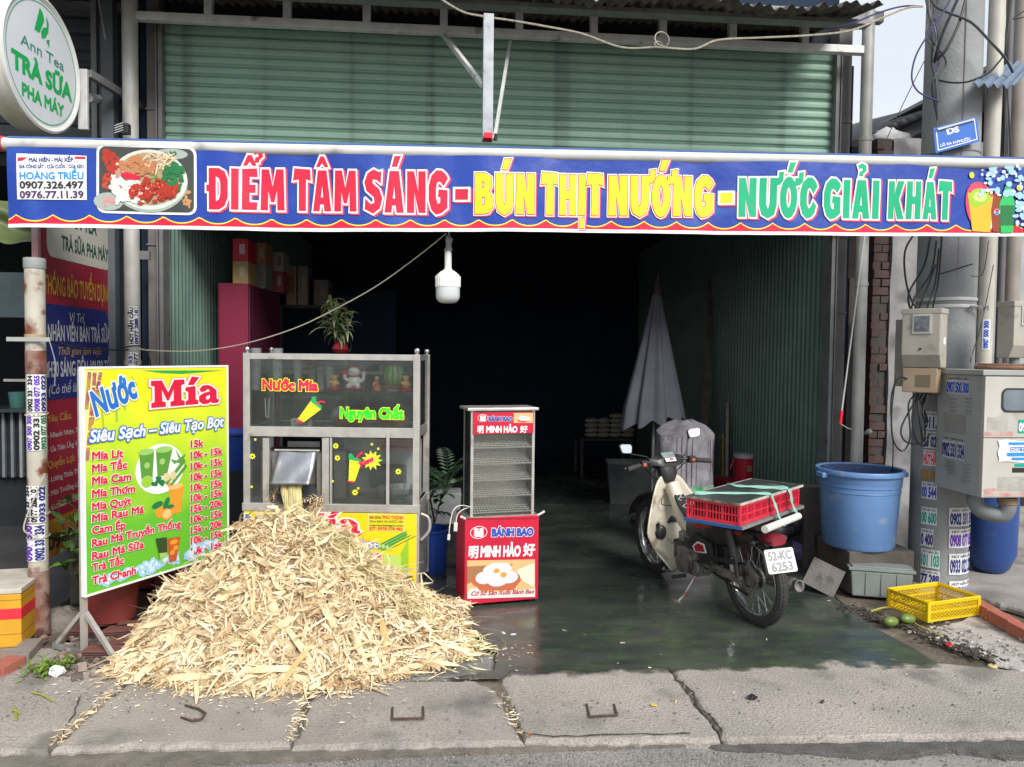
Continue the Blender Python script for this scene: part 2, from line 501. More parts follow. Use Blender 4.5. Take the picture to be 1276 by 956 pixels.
# wet shop floor: dark, glossy puddles, green algae
def wet_material():
 m = mat('wet_floor', (.05, .06, .052), (.026, .033, .031), 2.2, .30)
 n = m.node_tree.nodes; L = m.node_tree.links; b = n['Principled BSDF']
 t = n['Texture Coordinate']
 base = b.inputs['Base Color'].links[0].from_socket
 def nzz(s, d=6, st=None):
  x = n.new('ShaderNodeTexNoise'); x.inputs['Scale'].default_value = s; x.inputs['Detail'].default_value = d
  mp = n.new('ShaderNodeMapping'); mp.inputs['Scale'].default_value = st or (1, 1, 1)
  L.new(t.outputs['Object'], mp.inputs['Vector']); L.new(mp.outputs[0], x.inputs['Vector']); return x.outputs['Fac']
 def rg(v, a, c, lo, hi):
  x = n.new('ShaderNodeMapRange'); L.new(v, x.inputs[0])
  for k, q in zip((1, 2, 3, 4), (a, c, lo, hi)): x.inputs[k].default_value = q
  return x.outputs[0]
 def mul(a, c):
  x = n.new('ShaderNodeMath'); x.operation = 'MULTIPLY'; L.new(a, x.inputs[0]); L.new(c, x.inputs[1]); return x.outputs[0]
 # algae grows near the street edge, where daylight reaches
 sep = n.new('ShaderNodeSeparateXYZ'); L.new(t.outputs['Object'], sep.inputs[0])
 zone = mul(rg(sep.outputs['Y'], 4.0, 5.6, 1, .12), rg(sep.outputs['X'], .2, 1.2, .3, 1))
 patch = mul(rg(nzz(3.4, 8, (1, 2.4, 1)), .43, .62, 0, 1), rg(nzz(11, 8, (1, 2.2, 1)), .35, .68, .15, 1))
 f = mul(zone, patch)
 mx = n.new('ShaderNodeMix'); mx.data_type = 'RGBA'; L.new(f, mx.inputs[0]); L.new(base, mx.inputs[6]); mx.inputs[7].default_value = (.062, .105, .04, 1)
 # silty grey film
 mx2 = n.new('ShaderNodeMix'); mx2.data_type = 'RGBA'; L.new(rg(nzz(1.6, 7, (1, 1.8, 1)), .5, .7, 0, .5), mx2.inputs[0]); L.new(mx.outputs[2], mx2.inputs[6]); mx2.inputs[7].default_value = (.12, .125, .105, 1)
 L.new(mx2.outputs[2], b.inputs['Base Color'])
 L.new(rg(nzz(2.1, 5, (1, 1.7, 1)), .38, .6, .09, .4), b.inputs['Roughness'])
 def mth(op, a, c, d=0):
  x = n.new('ShaderNodeMath'); x.operation = op
  for k, v in enumerate((a, c, d)):
   if isinstance(v, (int, float)): x.inputs[k].default_value = v
   else: L.new(v, x.inputs[k])
  return x.outputs[0]
 al = mth('MULTIPLY_ADD', mth('SUBTRACT', sep.outputs['Y'], 3.84), 16, mth('MULTIPLY_ADD', nzz(6, 8), 5, -1.9)); al = mth('ADD', al, rg(sep.outputs['X'], .1, .35, 3, 0)); L.new(rg(al, 0, 1, 0, 1), b.inputs['Alpha'])
 bp = n.new('ShaderNodeBump'); bp.inputs['Strength'].default_value = .25; bp.inputs['Distance'].default_value = .01
 L.new(nzz(16, 6), bp.inputs['Height']); L.new(bp.outputs[0], b.inputs['Normal'])
 return m
m_wet = wet_material()
XL, XR, YW = -2.06, 3.06, 5.8
front = [(-2.2, 4.45), (-.1, 4.41), (.29, 4.13), (.26, 3.9), (.0, 3.80), (.5, 3.765), (1.2, 3.77), (2.0, 3.76), (2.66, 3.78)]
side = [(2.66, 4.05), (2.62, 4.4), (2.68, 4.9), (2.85, 5.5), (3.07, 5.85), (3.07, 14), (-2.2, 14)]
_q = []; _r = random.Random(4)
for a, b in zip(front[:-1], front[1:]):
 k = max(1, int(math.dist(a, b)/.03)); _q += [(a[0]+(b[0]-a[0])*j/k+_r.uniform(-.01, .01), a[1]+(b[1]-a[1])*j/k+_r.uniform(-.014, .006)) for j in range(k)]
fl = _q+front[-1:]+side
t = MB(); A, T = fill([np.array(fl)]); t.add([(p[0], p[1], .0045) for p in A], [tuple(int(q) for q in f) for f in T])
# subdivide-free thin slab under it so that it has an edge
tag(link('shop_floor', t.mesh('shop_floor', m_wet)), kind='structure')
t = MB(); A, T = fill([np.array([(x*1.0, y) for x, y in [(-3.6, 3.5), (8, 3.5), (8, 9), (3.05, 9), (3.05, 15), (-2.6, 15), (-2.6, 4.5), (-3.6, 4.5)]])])
t.add([(p[0], p[1], -.022) for p in A], [tuple(int(q) for q in f) for f in T])
tag(link('earth_strip', t.mesh('earth_strip', m_earth)), kind='structure')
# pale cement patch and paved yard on the right
m_cem = mat('spilt_cement', (.46, .43, .41), (.34, .315, .29), 9, .9, bump=1, bsc=50, dirt=(.2, .175, .15), dsc=5, dth=.56)
slab([g2(1158, 786), g2(1215, 764), g2(1245, 778), g2(1285, 800), g2(1330, 850), g2(1276, 838), g2(1240, 826), g2(1205, 805), g2(1170, 800)], m_cem, z=.004, th=.012, seed=21, wob=.02, step=.05, name='cement_patch')
slab([(3.42, 4.9), (3.62, 4.85), (3.8, 4.35), (8, 4.2), (8, 8), (2.9, 8), (3.1, 5.85), (3.05, 5.3)], mat('yard_concrete', (.33, .31, .29), (.25, .235, .22), 3, .85, bump=.4, dirt=(.17, .155, .14), dsc=2), z=.03, th=.04, seed=22, name='yard_slab')
# left alley floor
t = MB().bx(-12, -2.45, 4.45, 14, -.05, .02)
tag(link('alley_floor', t.mesh('alley_floor', mat('alley_concrete', (.075, .077, .08), (.05, .052, .055), 2, .6, bump=.2))), kind='structure')
# rough cracks: thin dark wandering gaps on the slabs
def crack(name, pts, wdt, seed, parent=pave):
 r = random.Random(seed); q = catmull([(x, y, 0) for x, y in pts], 7); t = MB(); vs = []
 for i, p in enumerate(q):
  d = (q[min(i+1, len(q)-1)]-q[max(i-1, 0)]).normalized(); nn = Vector((-d.y, d.x, 0)); k = wdt*r.uniform(.3, 1.3); j = nn*r.uniform(-.007, .007)
  vs += [p+j+nn*k+Vector((0, 0, .0042)), p+j-nn*k+Vector((0, 0, .0042))]
 t.add(vs, [(2*i, 2*i+1, 2*i+3, 2*i+2) for i in range(len(q)-1)])
 part(name, t, mat('crack_shadow', (.035, .03, .026), None, 8, .95), parent)
crack('crack', [g2(840, 846), g2(862, 862), g2(868, 880), g2(885, 893), g2(900, 914)], .006, 1)
crack('crack', [g2(100, 868), g2(92, 890), g2(72, 926)], .003, 2)
crack('crack', [g2(640, 880), g2(655, 914), g2(750, 917), g2(860, 914)], .004, 3)
# ================================================================ the shop
m_steel = mat('galvanised_steel', (.62, .63, .62), (.5, .51, .5), 9, .5, .15, dirt=(.2, .17, .13), dsc=7, dth=.6)
m_steel_d = mat('dull_steel', (.2, .205, .21), (.15, .155, .16), 8, .55, .25, dirt=(.1, .07, .05), dsc=6, dth=.6)
m_col = mat('column_paint', (.175, .16, .155), (.13, .12, .118), 5, .6, dirt=(.07, .055, .045), dsc=5, dth=.6, streak=True)
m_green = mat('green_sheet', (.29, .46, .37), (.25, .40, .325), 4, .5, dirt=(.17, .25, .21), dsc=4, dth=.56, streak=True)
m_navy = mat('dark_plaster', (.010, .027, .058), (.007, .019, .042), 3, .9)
shop = thing('shop_building', 'open shop room with dark interior and green corrugated side walls', 'shop', (0, YW, 0))
def corr(y0, y1, z0, z1, X, pitch=.08, amp=.022, axis='x', sgn=1):
 """ribbed metal sheet: narrow raised ribs every pitch"""
 t = MB(); n = int((y1-y0)/pitch); prof = []
 for i in range(n):
  a = y0+i*pitch
  prof += [(a, 0), (a+pitch*.55, 0), (a+pitch*.67, amp), (a+pitch*.88, amp)]
 prof.append((y0+n*pitch, 0))
 vs = [];
 for z in (z0, z1):
  for a, d in prof: vs.append((X+sgn*d, a, z) if axis == 'x' else (a, X+sgn*d, z))
 k = len(prof); t.add(vs, [(i, i+1, k+i+1, k+i) for i in range(k-1)]); return t
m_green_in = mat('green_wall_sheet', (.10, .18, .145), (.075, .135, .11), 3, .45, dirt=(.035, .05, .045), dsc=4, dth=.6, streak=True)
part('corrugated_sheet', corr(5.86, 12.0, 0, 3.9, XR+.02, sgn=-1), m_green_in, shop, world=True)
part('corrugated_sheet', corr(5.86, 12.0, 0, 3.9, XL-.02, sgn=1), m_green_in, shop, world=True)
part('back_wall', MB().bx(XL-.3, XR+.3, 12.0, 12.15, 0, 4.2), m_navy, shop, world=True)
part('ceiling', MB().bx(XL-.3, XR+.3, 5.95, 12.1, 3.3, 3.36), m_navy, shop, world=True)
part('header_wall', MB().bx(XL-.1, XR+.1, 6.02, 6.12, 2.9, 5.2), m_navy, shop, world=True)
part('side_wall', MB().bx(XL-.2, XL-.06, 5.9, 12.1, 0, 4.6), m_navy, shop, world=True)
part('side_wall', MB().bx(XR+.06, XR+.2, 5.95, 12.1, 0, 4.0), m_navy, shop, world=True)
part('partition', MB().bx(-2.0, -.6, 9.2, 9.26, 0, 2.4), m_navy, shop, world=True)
# columns: boxed channel with plate joints
cl = thing('steel_column', 'boxed steel column at left end of the green shutter', 'column', (-2.14, 5.85, 0), 0, 'columns beside the shutter')
x0, x1 = P(184, 300, 5.8).x, P(205, 300, 5.8).x
part('shaft', MB().bx(x0, x1-.03, 5.8, 5.95, 0, 4.3), m_col, cl, world=True, bevel=.006)
part('guide_rail', MB().bx(x1-.028, x1, 5.77, 5.9, 0, 4.1).bx(x1-.045, x1-.035, 5.765, 5.8, 0, 4.1), m_steel_d, cl, world=True)
for z in (1.65, 2.42, 3.4): part('joint_plate', MB().bx(x0-.004, x1-.034, 5.79, 5.954, z, z+.012), m_steel_d, cl, world=True)
cr = thing('steel_column', 'boxed steel column at right end of the green shutter', 'column', (3.1, 5.85, 0), 0, 'columns beside the shutter')
x0, x1 = P(1035, 300, 5.8).x, P(1056, 300, 5.8).x
part('shaft', MB().bx(x0+.03, x1, 5.8, 5.95, 0, 4.3), m_col, cr, world=True, bevel=.006)
part('guide_rail', MB().bx(x0, x0+.028, 5.77, 5.9, 0, 4.1).bx(x0+.035, x0+.045, 5.765, 5.8, 0, 4.1), m_steel_d, cr, world=True)
for z in (1.2, 2.0, 2.6, 3.5): part('joint_plate', MB().bx(x0+.034, x1+.004, 5.79, 5.954, z, z+.012), m_steel_d, cr, world=True)
# roller shutter, half way up
sh = thing('roller_shutter', 'green roller shutter of horizontal slats above the blue banner', 'shutter', (.5, 5.86, 2.80))
xs0, xs1 = P(205, 100, 5.86).x, P(1036, 100, 5.86).x
pitch = .0735; slat = MB(); W = xs1-xs0
prof = [(0, 0), (-.003, .006), (-.017, .014), (-.021, .034), (-.017, .054), (-.004, .062), (.0, .066), (-.006, .069), (0, pitch)]
vs = [(x, d, z) for x in (-W/2, W/2) for d, z in prof]; k = len(prof)
slat.add(vs, [(i, i+1, k+i+1, k+i) for i in range(k-1)])
sm = slat.mesh('slat', m_green, True, angle=25)
for i in range(18):
 link('slat', sm, sh, ((xs0+xs1)/2-.5, .0, .0+i*pitch))
part('shutter_box', MB().bx(xs0, xs1, 5.93, 6.0, 2.86, 4.3), m_dark, sh, world=True)
# canopy roof with lattice beam
YB = 5.6
zl = P(640, 42, YB).z; zu = P(826, 10, YB).z
xl, xr = P(166, 20, YB).x, P(1083, 60, YB).x
cn = thing('canopy_roof', 'rusty corrugated canopy roof on a steel lattice beam over the shop', 'roof', (0, YB, zl))
part('lower_beam', MB().bx(xl, xr, YB-.02, YB+.04, zl-.03, zl+.027), m_steel, cn, world=True, bevel=.004)
part('upper_beam', MB().bx(xl-.6, xr+.1, YB-.022, YB+.042, zu-.03, zu+.05), m_steel_d, cn, world=True, bevel=.004)
for px in (260, 358, 457, 553, 647, 740, 826, 913, 1003):
 x = P(px, 30, YB).x; part('strut', MB().bx(x-.027, x+.027, YB-.018, YB+.036, zl+.027, zu-.03), m_steel, cn, world=True)
 part('weld_plate', MB().bx(x-.06, x+.06, YB-.028, YB-.0225, zu-.05, zu+.0), m_steel_d, cn, world=True)
m_rust = mat('rusty_roof_sheet', (.13, .105, .095), (.09, .065, .055), 7, .75, dirt=(.19, .16, .15), dsc=9, dth=.55, bump=.6)
def roofsheet(x0, x1, y0, z0, y1, z1, pitch=.075, amp=.014):
 t = MB(); n = int((x1-x0)/pitch*6)
 def fn(u, v): x = x0+(x1-x0)*u; return Vector((x, y0+(y1-y0)*v, z0+(z1-z0)*v+amp*math.sin(2*PI*x/pitch)+(.03*math.sin(x*5)+.012*math.sin(x*31))*(1-v)**6))
 t.grid(n, 10, fn); return t
pr_ = P(1108, 10, 4.9)
part('roof_sheet', roofsheet(-3.6, pr_.x, 4.95, pr_.z+.02, 9.5, pr_.z+1.15), m_rust, cn, world=True, smooth=True)
t = MB()
for k in range(6): t.bx(-3, 3.0, 5.35+k*.75, 5.25+k*.75, pr_.z+.02+(5.35+k*.75-4.95)*.245-.07, pr_.z+(5.35+k*.75-4.95)*.245-.02)
part('purlins', t, m_steel_d, cn, world=True)
# posts
def pipe_post(px, Y, r, label, m, z1, joints, py=400):
 x = P(px, py, Y).x
 p = thing('steel_post', label, 'post', (x, Y, 0))
 part('pipe', MB().cyl((x, Y, 0), (x, Y, z1), r, n=20), m, p, world=True, smooth=True)
 for z in joints: part('collar', MB().cyl((x, Y, z), (x, Y, z+.03), r+.005, n=20), m, p, world=True, smooth=True)
 return p, x
m_pipe = mat('weathered_pipe', (.46, .465, .44), (.35, .35, .335), 7, .5, .1, dirt=(.13, .11, .09), dsc=6, dth=.56, streak=True)
LP, LPX = pipe_post(165, YB, .052, 'round grey steel post with phone number stickers left of shop opening', m_pipe, 4.6, (1.55, 3.0))
RP, RPX = pipe_post(1072, YB, .045, 'round galvanised steel post right of shop opening', m_pipe, 4.3, (2.2, 3.3))
# slim tubes and channels beside the left post
for px, wd, Y, c, lab in ((136, .085, 5.7, (.10, .12, .14), 'dark blue-grey steel post between tea shop and round post'), (120, .04, 5.85, (.22, .24, .25), 'thin pale drain tube behind the tea shop board')):
 x = P(px, 400, Y).x
 single('steel_post', MB().bx(x-wd/2, x+wd/2, Y, Y+wd, 0, 4.6), mat('post_paint_%d' % px, c, None, 6, .6, dirt=(.05, .05, .05), dsc=4, streak=True), lab, 'post', bevel=.004)
t = MB().bx(P(174, 330, YB).x, P(186, 330, YB).x, YB, YB+.03, P(180, 318, YB).z-.03, P(180, 318, YB).z+.03)
part('bracket', t, m_steel_d, LP, world=True)
# ================================================================ colours for print
c_blue = mat('banner_blue', (.008, .05, .36), (.007, .04, .30), 2, .36, dirt=(.025, .085, .39), dsc=2.4, dth=.55, bump=.8, bsc=5)
c_red = flat('print_red', (.82, .010, .05)); c_white = flat('print_white', (.82, .83, .84)); c_yel = flat('print_yellow', (.90, .80, .02))
c_green = flat('print_green', (.0, .40, .19)); c_black = flat('print_black', (.02, .02, .025)); c_navy = flat('print_navy', (.02, .03, .2))
c_cyan = flat('print_cyan', (.02, .27, .75)); c_dkgreen = flat('print_dark_green', (.012, .17, .05)); c_orange = flat('print_orange', (.85, .28, .02))
c_cream = flat('print_cream', (.75, .66, .45)); c_brown = flat('print_brown', (.27, .05, .02)); c_meat = flat('print_meat', (.42, .03, .015)); c_pink = flat('print_pink', (.6, .3, .3))
c_purple = flat('print_purple', (.12, .03, .42)); c_teal = flat('print_teal', (.0, .35, .26)); c_grey = flat('print_grey', (.4, .42, .42)); c_lime = flat('print_lime', (.30, .55, .03))
c_maroon = flat('print_maroon', (.38, .02, .05)); c_ice = flat('print_ice', (.35, .6, .8))
# ---- hand drawn fat capitals: (outer +, hole -) loops, cap height 1
GL = {
 'D': (.56, [[(0,0),(0,1),(.3,1),(.47,.92),(.56,.72),(.56,.3),(.47,.09),(.3,0)]], [[(.21,.2),(.3,.24),(.34,.38),(.34,.64),(.3,.76),(.21,.8)]]),
 'I': (.22, [[(0,0),(0,1),(.22,1),(.22,0)]], []),
 'E': (.44, [[(0,0),(0,1),(.43,1.02),(.45,.81),(.22,.81),(.22,.62),(.39,.62),(.39,.42),(.22,.42),(.22,.19),(.45,.19),(.43,0)]], []),
 'M': (.72, [[(0,0),(.03,1),(.25,1),(.36,.58),(.47,1),(.69,1),(.72,0),(.5,0),(.49,.48),(.41,.2),(.31,.2),(.23,.48),(.22,0)]], []),
 'T': (.50, [[(-.04,.74),(0,1.04),(.5,1.02),(.52,.74),(.37,.78),(.37,0),(.14,0),(.14,.77)]], []),
 'A': (.58, [[(0,0),(.15,1),(.43,1),(.58,0),(.36,0),(.34,.17),(.23,.17),(.21,0)]], [[(.25,.34),(.29,.64),(.32,.34)]]),
 'S': (.50, [[(.0,.08),(.02,.33),(.18,.2),(.29,.23),(.28,.36),(.05,.52),(-.01,.72),(.08,.93),(.26,1.03),(.42,.97),(.5,.99),(.48,.69),(.36,.78),(.24,.79),(.24,.7),(.44,.55),(.53,.34),(.46,.1),(.26,-.03)]], []),
 'N': (.56, [[(0,0),(0,1),(.21,1),(.34,.5),(.34,1),(.56,1),(.56,0),(.36,0),(.22,.5),(.22,0)]], []),
 'G': (.57, [[(.57,.55),(.57,.12),(.4,0),(.22,-.04),(.08,.08),(0,.32),(0,.66),(.08,.9),(.24,1.03),(.4,1.02),(.52,.93),(.58,.83),(.45,.65),(.34,.76),(.26,.74),(.22,.6),(.22,.36),(.28,.22),(.35,.25),(.35,.38),(.28,.39),(.3,.57)]], []),
 'C': (.54, [[(.54,.3),(.48,.1),(.37,0),(.22,-.04),(.08,.08),(0,.32),(0,.66),(.08,.9),(.24,1.03),(.4,1.02),(.52,.9),(.56,.79),(.43,.6),(.34,.75),(.26,.74),(.22,.6),(.22,.36),(.28,.22),(.36,.28),(.43,.42)]], []),
 'B': (.54, [[(0,0),(0,1),(.32,1),(.49,.9),(.51,.68),(.43,.54),(.55,.42),(.55,.16),(.43,.02),(.3,0)]], [[(.21,.62),(.28,.64),(.29,.78),(.21,.8)], [(.21,.2),(.3,.22),(.31,.4),(.21,.42)]]),
 'U': (.55, [[(0,1),(.22,1),(.22,.34),(.275,.2),(.33,.34),(.33,1),(.55,1),(.55,.3),(.48,.06),(.28,-.04),(.08,.06),(0,.3)]], []),
 'O': (.56, [[(.28+.28*math.cos(a*PI/8), .5+.54*math.sin(a*PI/8)) for a in range(16)]], [[(.28+.075*math.cos(a*PI/5), .5+.27*math.sin(a*PI/5)) for a in range(10)]]),
 'H': (.56, [[(0,0),(0,1),(.22,1),(.22,.6),(.34,.6),(.34,1),(.56,1),(.56,0),(.34,0),(.34,.4),(.22,.4),(.22,0)]], []),
 'K': (.6, [[(0,0),(0,1),(.22,1),(.22,.64),(.34,1),(.59,1),(.4,.52),(.62,0),(.37,0),(.22,.4),(.22,0)]], []),
 '-': (.26, [[(0,.34),(0,.58),(.26,.58),(.26,.34)]], []),
}
ACC = {'acute': [[(.02,1.1),(.1,1.36),(.3,1.37),(.18,1.1)]], 'hat': [[(-.1,1.08),(.04,1.34),(.16,1.34),(.3,1.08),(.18,1.08),(.1,1.18),(.02,1.08)]],
       'horn': [[(.14,.80),(.14,1.0),(.26,1.0),(.26,1.14),(.42,1.16),(.40,.92),(.30,.82)]], 'dot': [[(.04,-.32),(.04,-.08),(.2,-.06),(.18,-.32)]],
       'hook': [[(.0,1.1),(.02,1.22),(.12,1.25),(.1,1.32),(.0,1.28),(-.04,1.38),(.1,1.44),(.24,1.38),(.25,1.24),(.14,1.16),(.13,1.1)]], 'bar': [[(-.07,.44),(-.07,.6),(.2,.6),(.2,.44)]]}
def fat_word(seq, gap=.095):
 """seq like 'D+bar I E+hat+hook2 M': returns contours and the width"""
 cons = []; x = 0
 for tok in seq.split():
  ch, *ac = tok.split('+'); wd, outer, holes = GL[ch]
  for q in outer:
   q = np.array(q, float); q = q if area(q) > 0 else q[::-1]; cons.append(q+np.array([x, 0]))
  for q in holes:
   q = np.array(q, float); q = q if area(q) < 0 else q[::-1]; cons.append(q+np.array([x, 0]))
  for a in ac:
   dx, dy = wd/2-.1, 0
   if a == 'horn': dx = wd-.22
   if a == 'bar': dx = 0
   if a == 'hook2': a = 'hook'; dx += .24; dy = .06
   if a == 'acute2': a = 'acute'; dx += .02; dy = .04
   for q in ACC[a]:
    q = np.array(q, float); q = q if area(q) > 0 else q[::-1]; cons.append(q+np.array([x+dx, dy]))
  x += wd+gap
 return cons, x-gap
YBN = 4.5
def bwave(x, z):
 return .010*math.sin(x*3.1+1)+.006*math.sin(x*7.3+z*2.0)+.0035*math.sin(x*19+z*6)*math.sin(x*2.3+1)+.0012*math.sin(z*17+x*2.2)+(.02*math.sin((x+2.44)*14)*max(0, 1-(x+2.44)/.35))*.35
def fB(x, z, h): return Vector((x, YBN-bwave(x, z)-h*1.2, z))
bx0, bx1 = P(9, 230, YBN).x, 3.95
zt0, zb0 = P(9, 183, YBN).z, P(9, 283, YBN).z
_pt, _pb = P(1276, 208, YBN), P(1276, 294, YBN)
def ztop(x): return zt0+(_pt.z-zt0)*(x-bx0)/(_pt.x-bx0)
def zbot(x): return zb0+(_pb.z-zb0)*(x-bx0)/(_pb.x-bx0)+.004*math.sin(x*2.1)
aw = thing('shop_awning', 'long blue banner awning with red, yellow and green lettering across the shopfront', 'awning', ((bx0+bx1)/2, YBN, 2.35))
t = MB(); t.grid(220, 16, lambda u, v: fB(bx0+(bx1-bx0)*u, zbot(bx0+(bx1-bx0)*u)+(ztop(bx0+(bx1-bx0)*u)-zbot(bx0+(bx1-bx0)*u))*v, 0))
part('valance', t, c_blue, aw, world=True, smooth=True)
# red scalloped hem with a yellow edge and a white tape
pk = -2.395; step_ = .1985
def scallop(x):
 k = ((x-pk)/step_) % 1.0; return .026+.036*(abs(2*k-1)**2.2)
def hem(name, top, bot, m, h):
 t = MB(); N = 420
 t.grid(N, 1, lambda u, v: (lambda x: fB(x, zbot(x)+(top(x) if v else bot(x)), h))(bx0+(bx1-bx0)*u)); part(name, t, m, aw, world=True)
hem('hem_print', lambda x: scallop(x)+.007, lambda x: 0, c_yel, .0012)
hem('hem_print', lambda x: scallop(x), lambda x: 0, c_red, .0024)
hem('hem_tape', lambda x: .014, lambda x: -.006, c_white, .0036)
# lettering
def banner_word(seq, px0, px1, ty, by, m, outl):
 cons, wd = fat_word(seq)
 p0, p1 = P(px0, by[0], YBN), P(px1, by[1], YBN); q = P(px0, ty, YBN)
 cap = q.z-p0.z; W_ = p1.x-p0.x
 for i, (g, mm, sh) in enumerate(outl+[(0, m, 0)]):
  A, T = fill(cons, g, .05)
  t = MB(); kx = W_/wd
  vs = []
  for a in A:
   x = p0.x+a[0]*kx+sh*.02; z = p0.z+(p1.z-p0.z)*(a[0]/wd)+a[1]*cap-sh*.014
   vs.append(fB(x, z, .0040+.0014*i))
  t.add(vs, [tuple(int(q) for q in f) for f in T]); part('lettering', t, mm, aw, world=True, normals=False)
WR = [(.05, flat('print_soft_red', (.75, .06, .12)), .5), (.048, c_white, 0)]
RY = [(.052, flat('print_soft_red', (.75, .06, .12)), .3), (.048, c_white, 0), (.02, c_red, 0)]
for w_ in (('D+bar I E+hat+hook2 M', 261, 354.5, 210, (261.5, 262)), ('T A+hat M', 366.5, 444.5, 211.5, (262.5, 264)), ('S A+acute N G', 454.5, 557.5, 213, (265, 266)), ('-', 567, 583, 213, (268, 268))):
 banner_word(*w_, c_red, WR)
for w_ in (('B U+acute N', 591.5, 665, 217, (267, 267.5)), ('T H I+dot T', 675, 750, 217.5, (268, 268.5)), ('N U+horn O+horn+acute2 N G', 758, 888, 219, (268.5, 269.5))):
 banner_word(*w_, c_yel, RY)
banner_word('-', 897, 912, 218, (271, 271), c_yel, WR)
for w_ in (('N U+horn O+horn+acute2 C', 919.5, 1015, 222, (270.5, 271.5)), ('G I A+hook I', 1024.5, 1094, 224, (272, 273)), ('K H A+acute T', 1106, 1185, 226, (273, 274))):
 banner_word(*w_, c_green, WR)
# company sticker at the left end
def pb(px, py): p = P(px, py, YBN); return p.x, p.z
def bpoly(pts): return [pb(*p) for p in pts]
def fB2(k): return lambda x, z, h: fB(x, z, h+k)
shape(aw, [bpoly([(23, 249), (110, 250), (109, 195), (22, 192)])], fB2(.003), c_white, 'sticker', world=True, dense=.04)
shape(aw, [bpoly([(24, 197), (36, 197), (30, 201), (24, 202)]), bpoly([(95, 196), (108, 196), (108, 199), (95, 199)])], fB2(.0045), c_red, 'print', world=True)
for s_, px0, px1, by, cp, m in (('MÁI HIÊN - MÁI XẾP', 38, 93, 202.5, 5, c_navy), ('GIA CÔNG SẮT - CỬA CUỐN - CỬA KÉO', 26, 106, 210.5, 4.2, c_navy), ('HOÀNG TRIỀU', 27, 106, 224, 8.5, c_cyan), ('0907.326.497', 27, 106, 235.5, 8.6, c_black), ('0976.77.11.39', 27, 106, 247.5, 8.6, flat('print_violet', (.07, .03, .12)))):
 x0, z0 = pb(px0, by); x1, z1 = pb(px1, by); cap = P(px0, by-cp, YBN).z-z0
 text(aw, s_, x0, z0, x1-x0, cap, fB2(.0045), m, .035, world=True, rot=math.atan2(z1-z0, x1-x0))
# dish picture
x0, z1 = pb(121, 179.5); x1, z0 = pb(246, 269)
shape(aw, [rrect(x0, x1, z0, z1, .045)], fB2(.003), c_white, 'picture_print', world=True, dense=.04)
shape(aw, [rrect(x0+.014, x1-.014, z0+.014, z1-.014, .036)], fB2(.0045), flat('print_dark_table', (.05, .055, .05)), 'picture_print', world=True, dense=.04)
def blobs(n, cx, cy, rx, ry, r0, r1, seed, el=1.0, clip=None, ang=None):
 r = random.Random(seed); o = []
 for i in range(n):
  for _ in range(20):
   a = r.uniform(0, 2*PI); q = math.sqrt(r.random()); u, v = cx+rx*q*math.cos(a), cy+ry*q*math.sin(a)
   if clip is None or clip(u, v): break
  k = r.uniform(r0, r1); o.append(ell(u, v, k, k*el*r.uniform(.7, 1.1), 9, r.uniform(0, PI) if ang is None else ang+r.uniform(-.3, .3), .18, seed*100+i))
 return o
mx_, mz_ = (x0+x1)/2, (z0+z1)/2; Wd, Ht = x1-x0, z1-z0
def pic(loops, m, lv, grow=0, parent=None, fn=None):
 # each blob its own depth so nothing is coplanar
 t = MB()
 for i, q in enumerate(loops):
  k = len(q); h = lv+.00008*i; xs_ = [p[0] for p in q]
  if fn is None and max(xs_)-min(xs_) > .08:
   q = np.array(q); A, T = fill([q if area(q) > 0 else q[::-1]], 0, .04); t.add([fB(p[0], p[1], h) for p in A], [tuple(int(v) for v in f) for f in T]); continue
  t.add([(fn or fB)(p[0], p[1], h) for p in q], [tuple(range(k))])
 return part('picture_print', t, m, parent or aw, world=fn is None, normals=False)
def U(u): return x0+Wd*u
def V(v): return z0+Ht*v
inside = lambda u, v: x0+.04 < u < x1-.04 and z0+.04 < v < z1-.04
pic(blobs(26, U(.12), V(.72), Wd*.10, Ht*.24, .012, .026, 5, .7, inside), c_meat, .0062)
pic(blobs(14, U(.1), V(.45), Wd*.07, Ht*.10, .008, .016, 6, .7, inside), flat('print_chilli', (.5, .06, .02)), .0064)
pic([ell(U(.12), V(.17), .08, .05, 16)], flat('print_bowl_grey', (.36, .42, .38)), .0062); pic(blobs(22, U(.13), V(.15), Wd*.09, Ht*.08, .006, .011, 7, 1, inside), c_pink, .0064)
pic([ell(U(.75), V(.88), .09, .03, 16)], flat('print_bowl_grey', (.36, .42, .38)), .0062); pic(blobs(8, U(.72), V(.9), .05, .014, .008, .014, 8, 1, inside), c_dkgreen, .0064)
pic(blobs(10, U(.93), V(.2), Wd*.06, Ht*.16, .012, .022, 9, .6, inside), flat('print_roll', (.5, .25, .1)), .0062)
cxu, czv = U(.525), V(.5); RX, RZ = Wd*.385, Ht*.435
pic([ell(cxu, czv-.012, RX*1.01, RZ*1.02, 32)], flat('print_bowl_grey', (.36, .42, .38)), .0066)
pic([ell(cxu, czv, RX, RZ, 32)], flat('print_bowl', (.62, .66, .6)), .0070)
pic([ell(cxu, czv+.004, RX*.88, RZ*.88, 32)], flat('print_bowl_in', (.42, .30, .2)), .0074)
pic(blobs(60, U(.33), V(.36), Wd*.17, Ht*.2, .014, .034, 11, .5), flat('print_noodle', (.75, .75, .70)), .0078)
pic(blobs(60, U(.42), V(.68), Wd*.18, Ht*.13, .010, .020, 12), flat('print_peanut', (.48, .2, .08)), .0090)
pic(blobs(46, U(.64), V(.76), Wd*.17, Ht*.12, .02, .035, 13, .14), flat('print_sprout', (.75, .6, .38)), .0100)
pic(blobs(60, U(.78), V(.53), Wd*.11, Ht*.2, .012, .024, 14, .6), c_dkgreen, .0110)
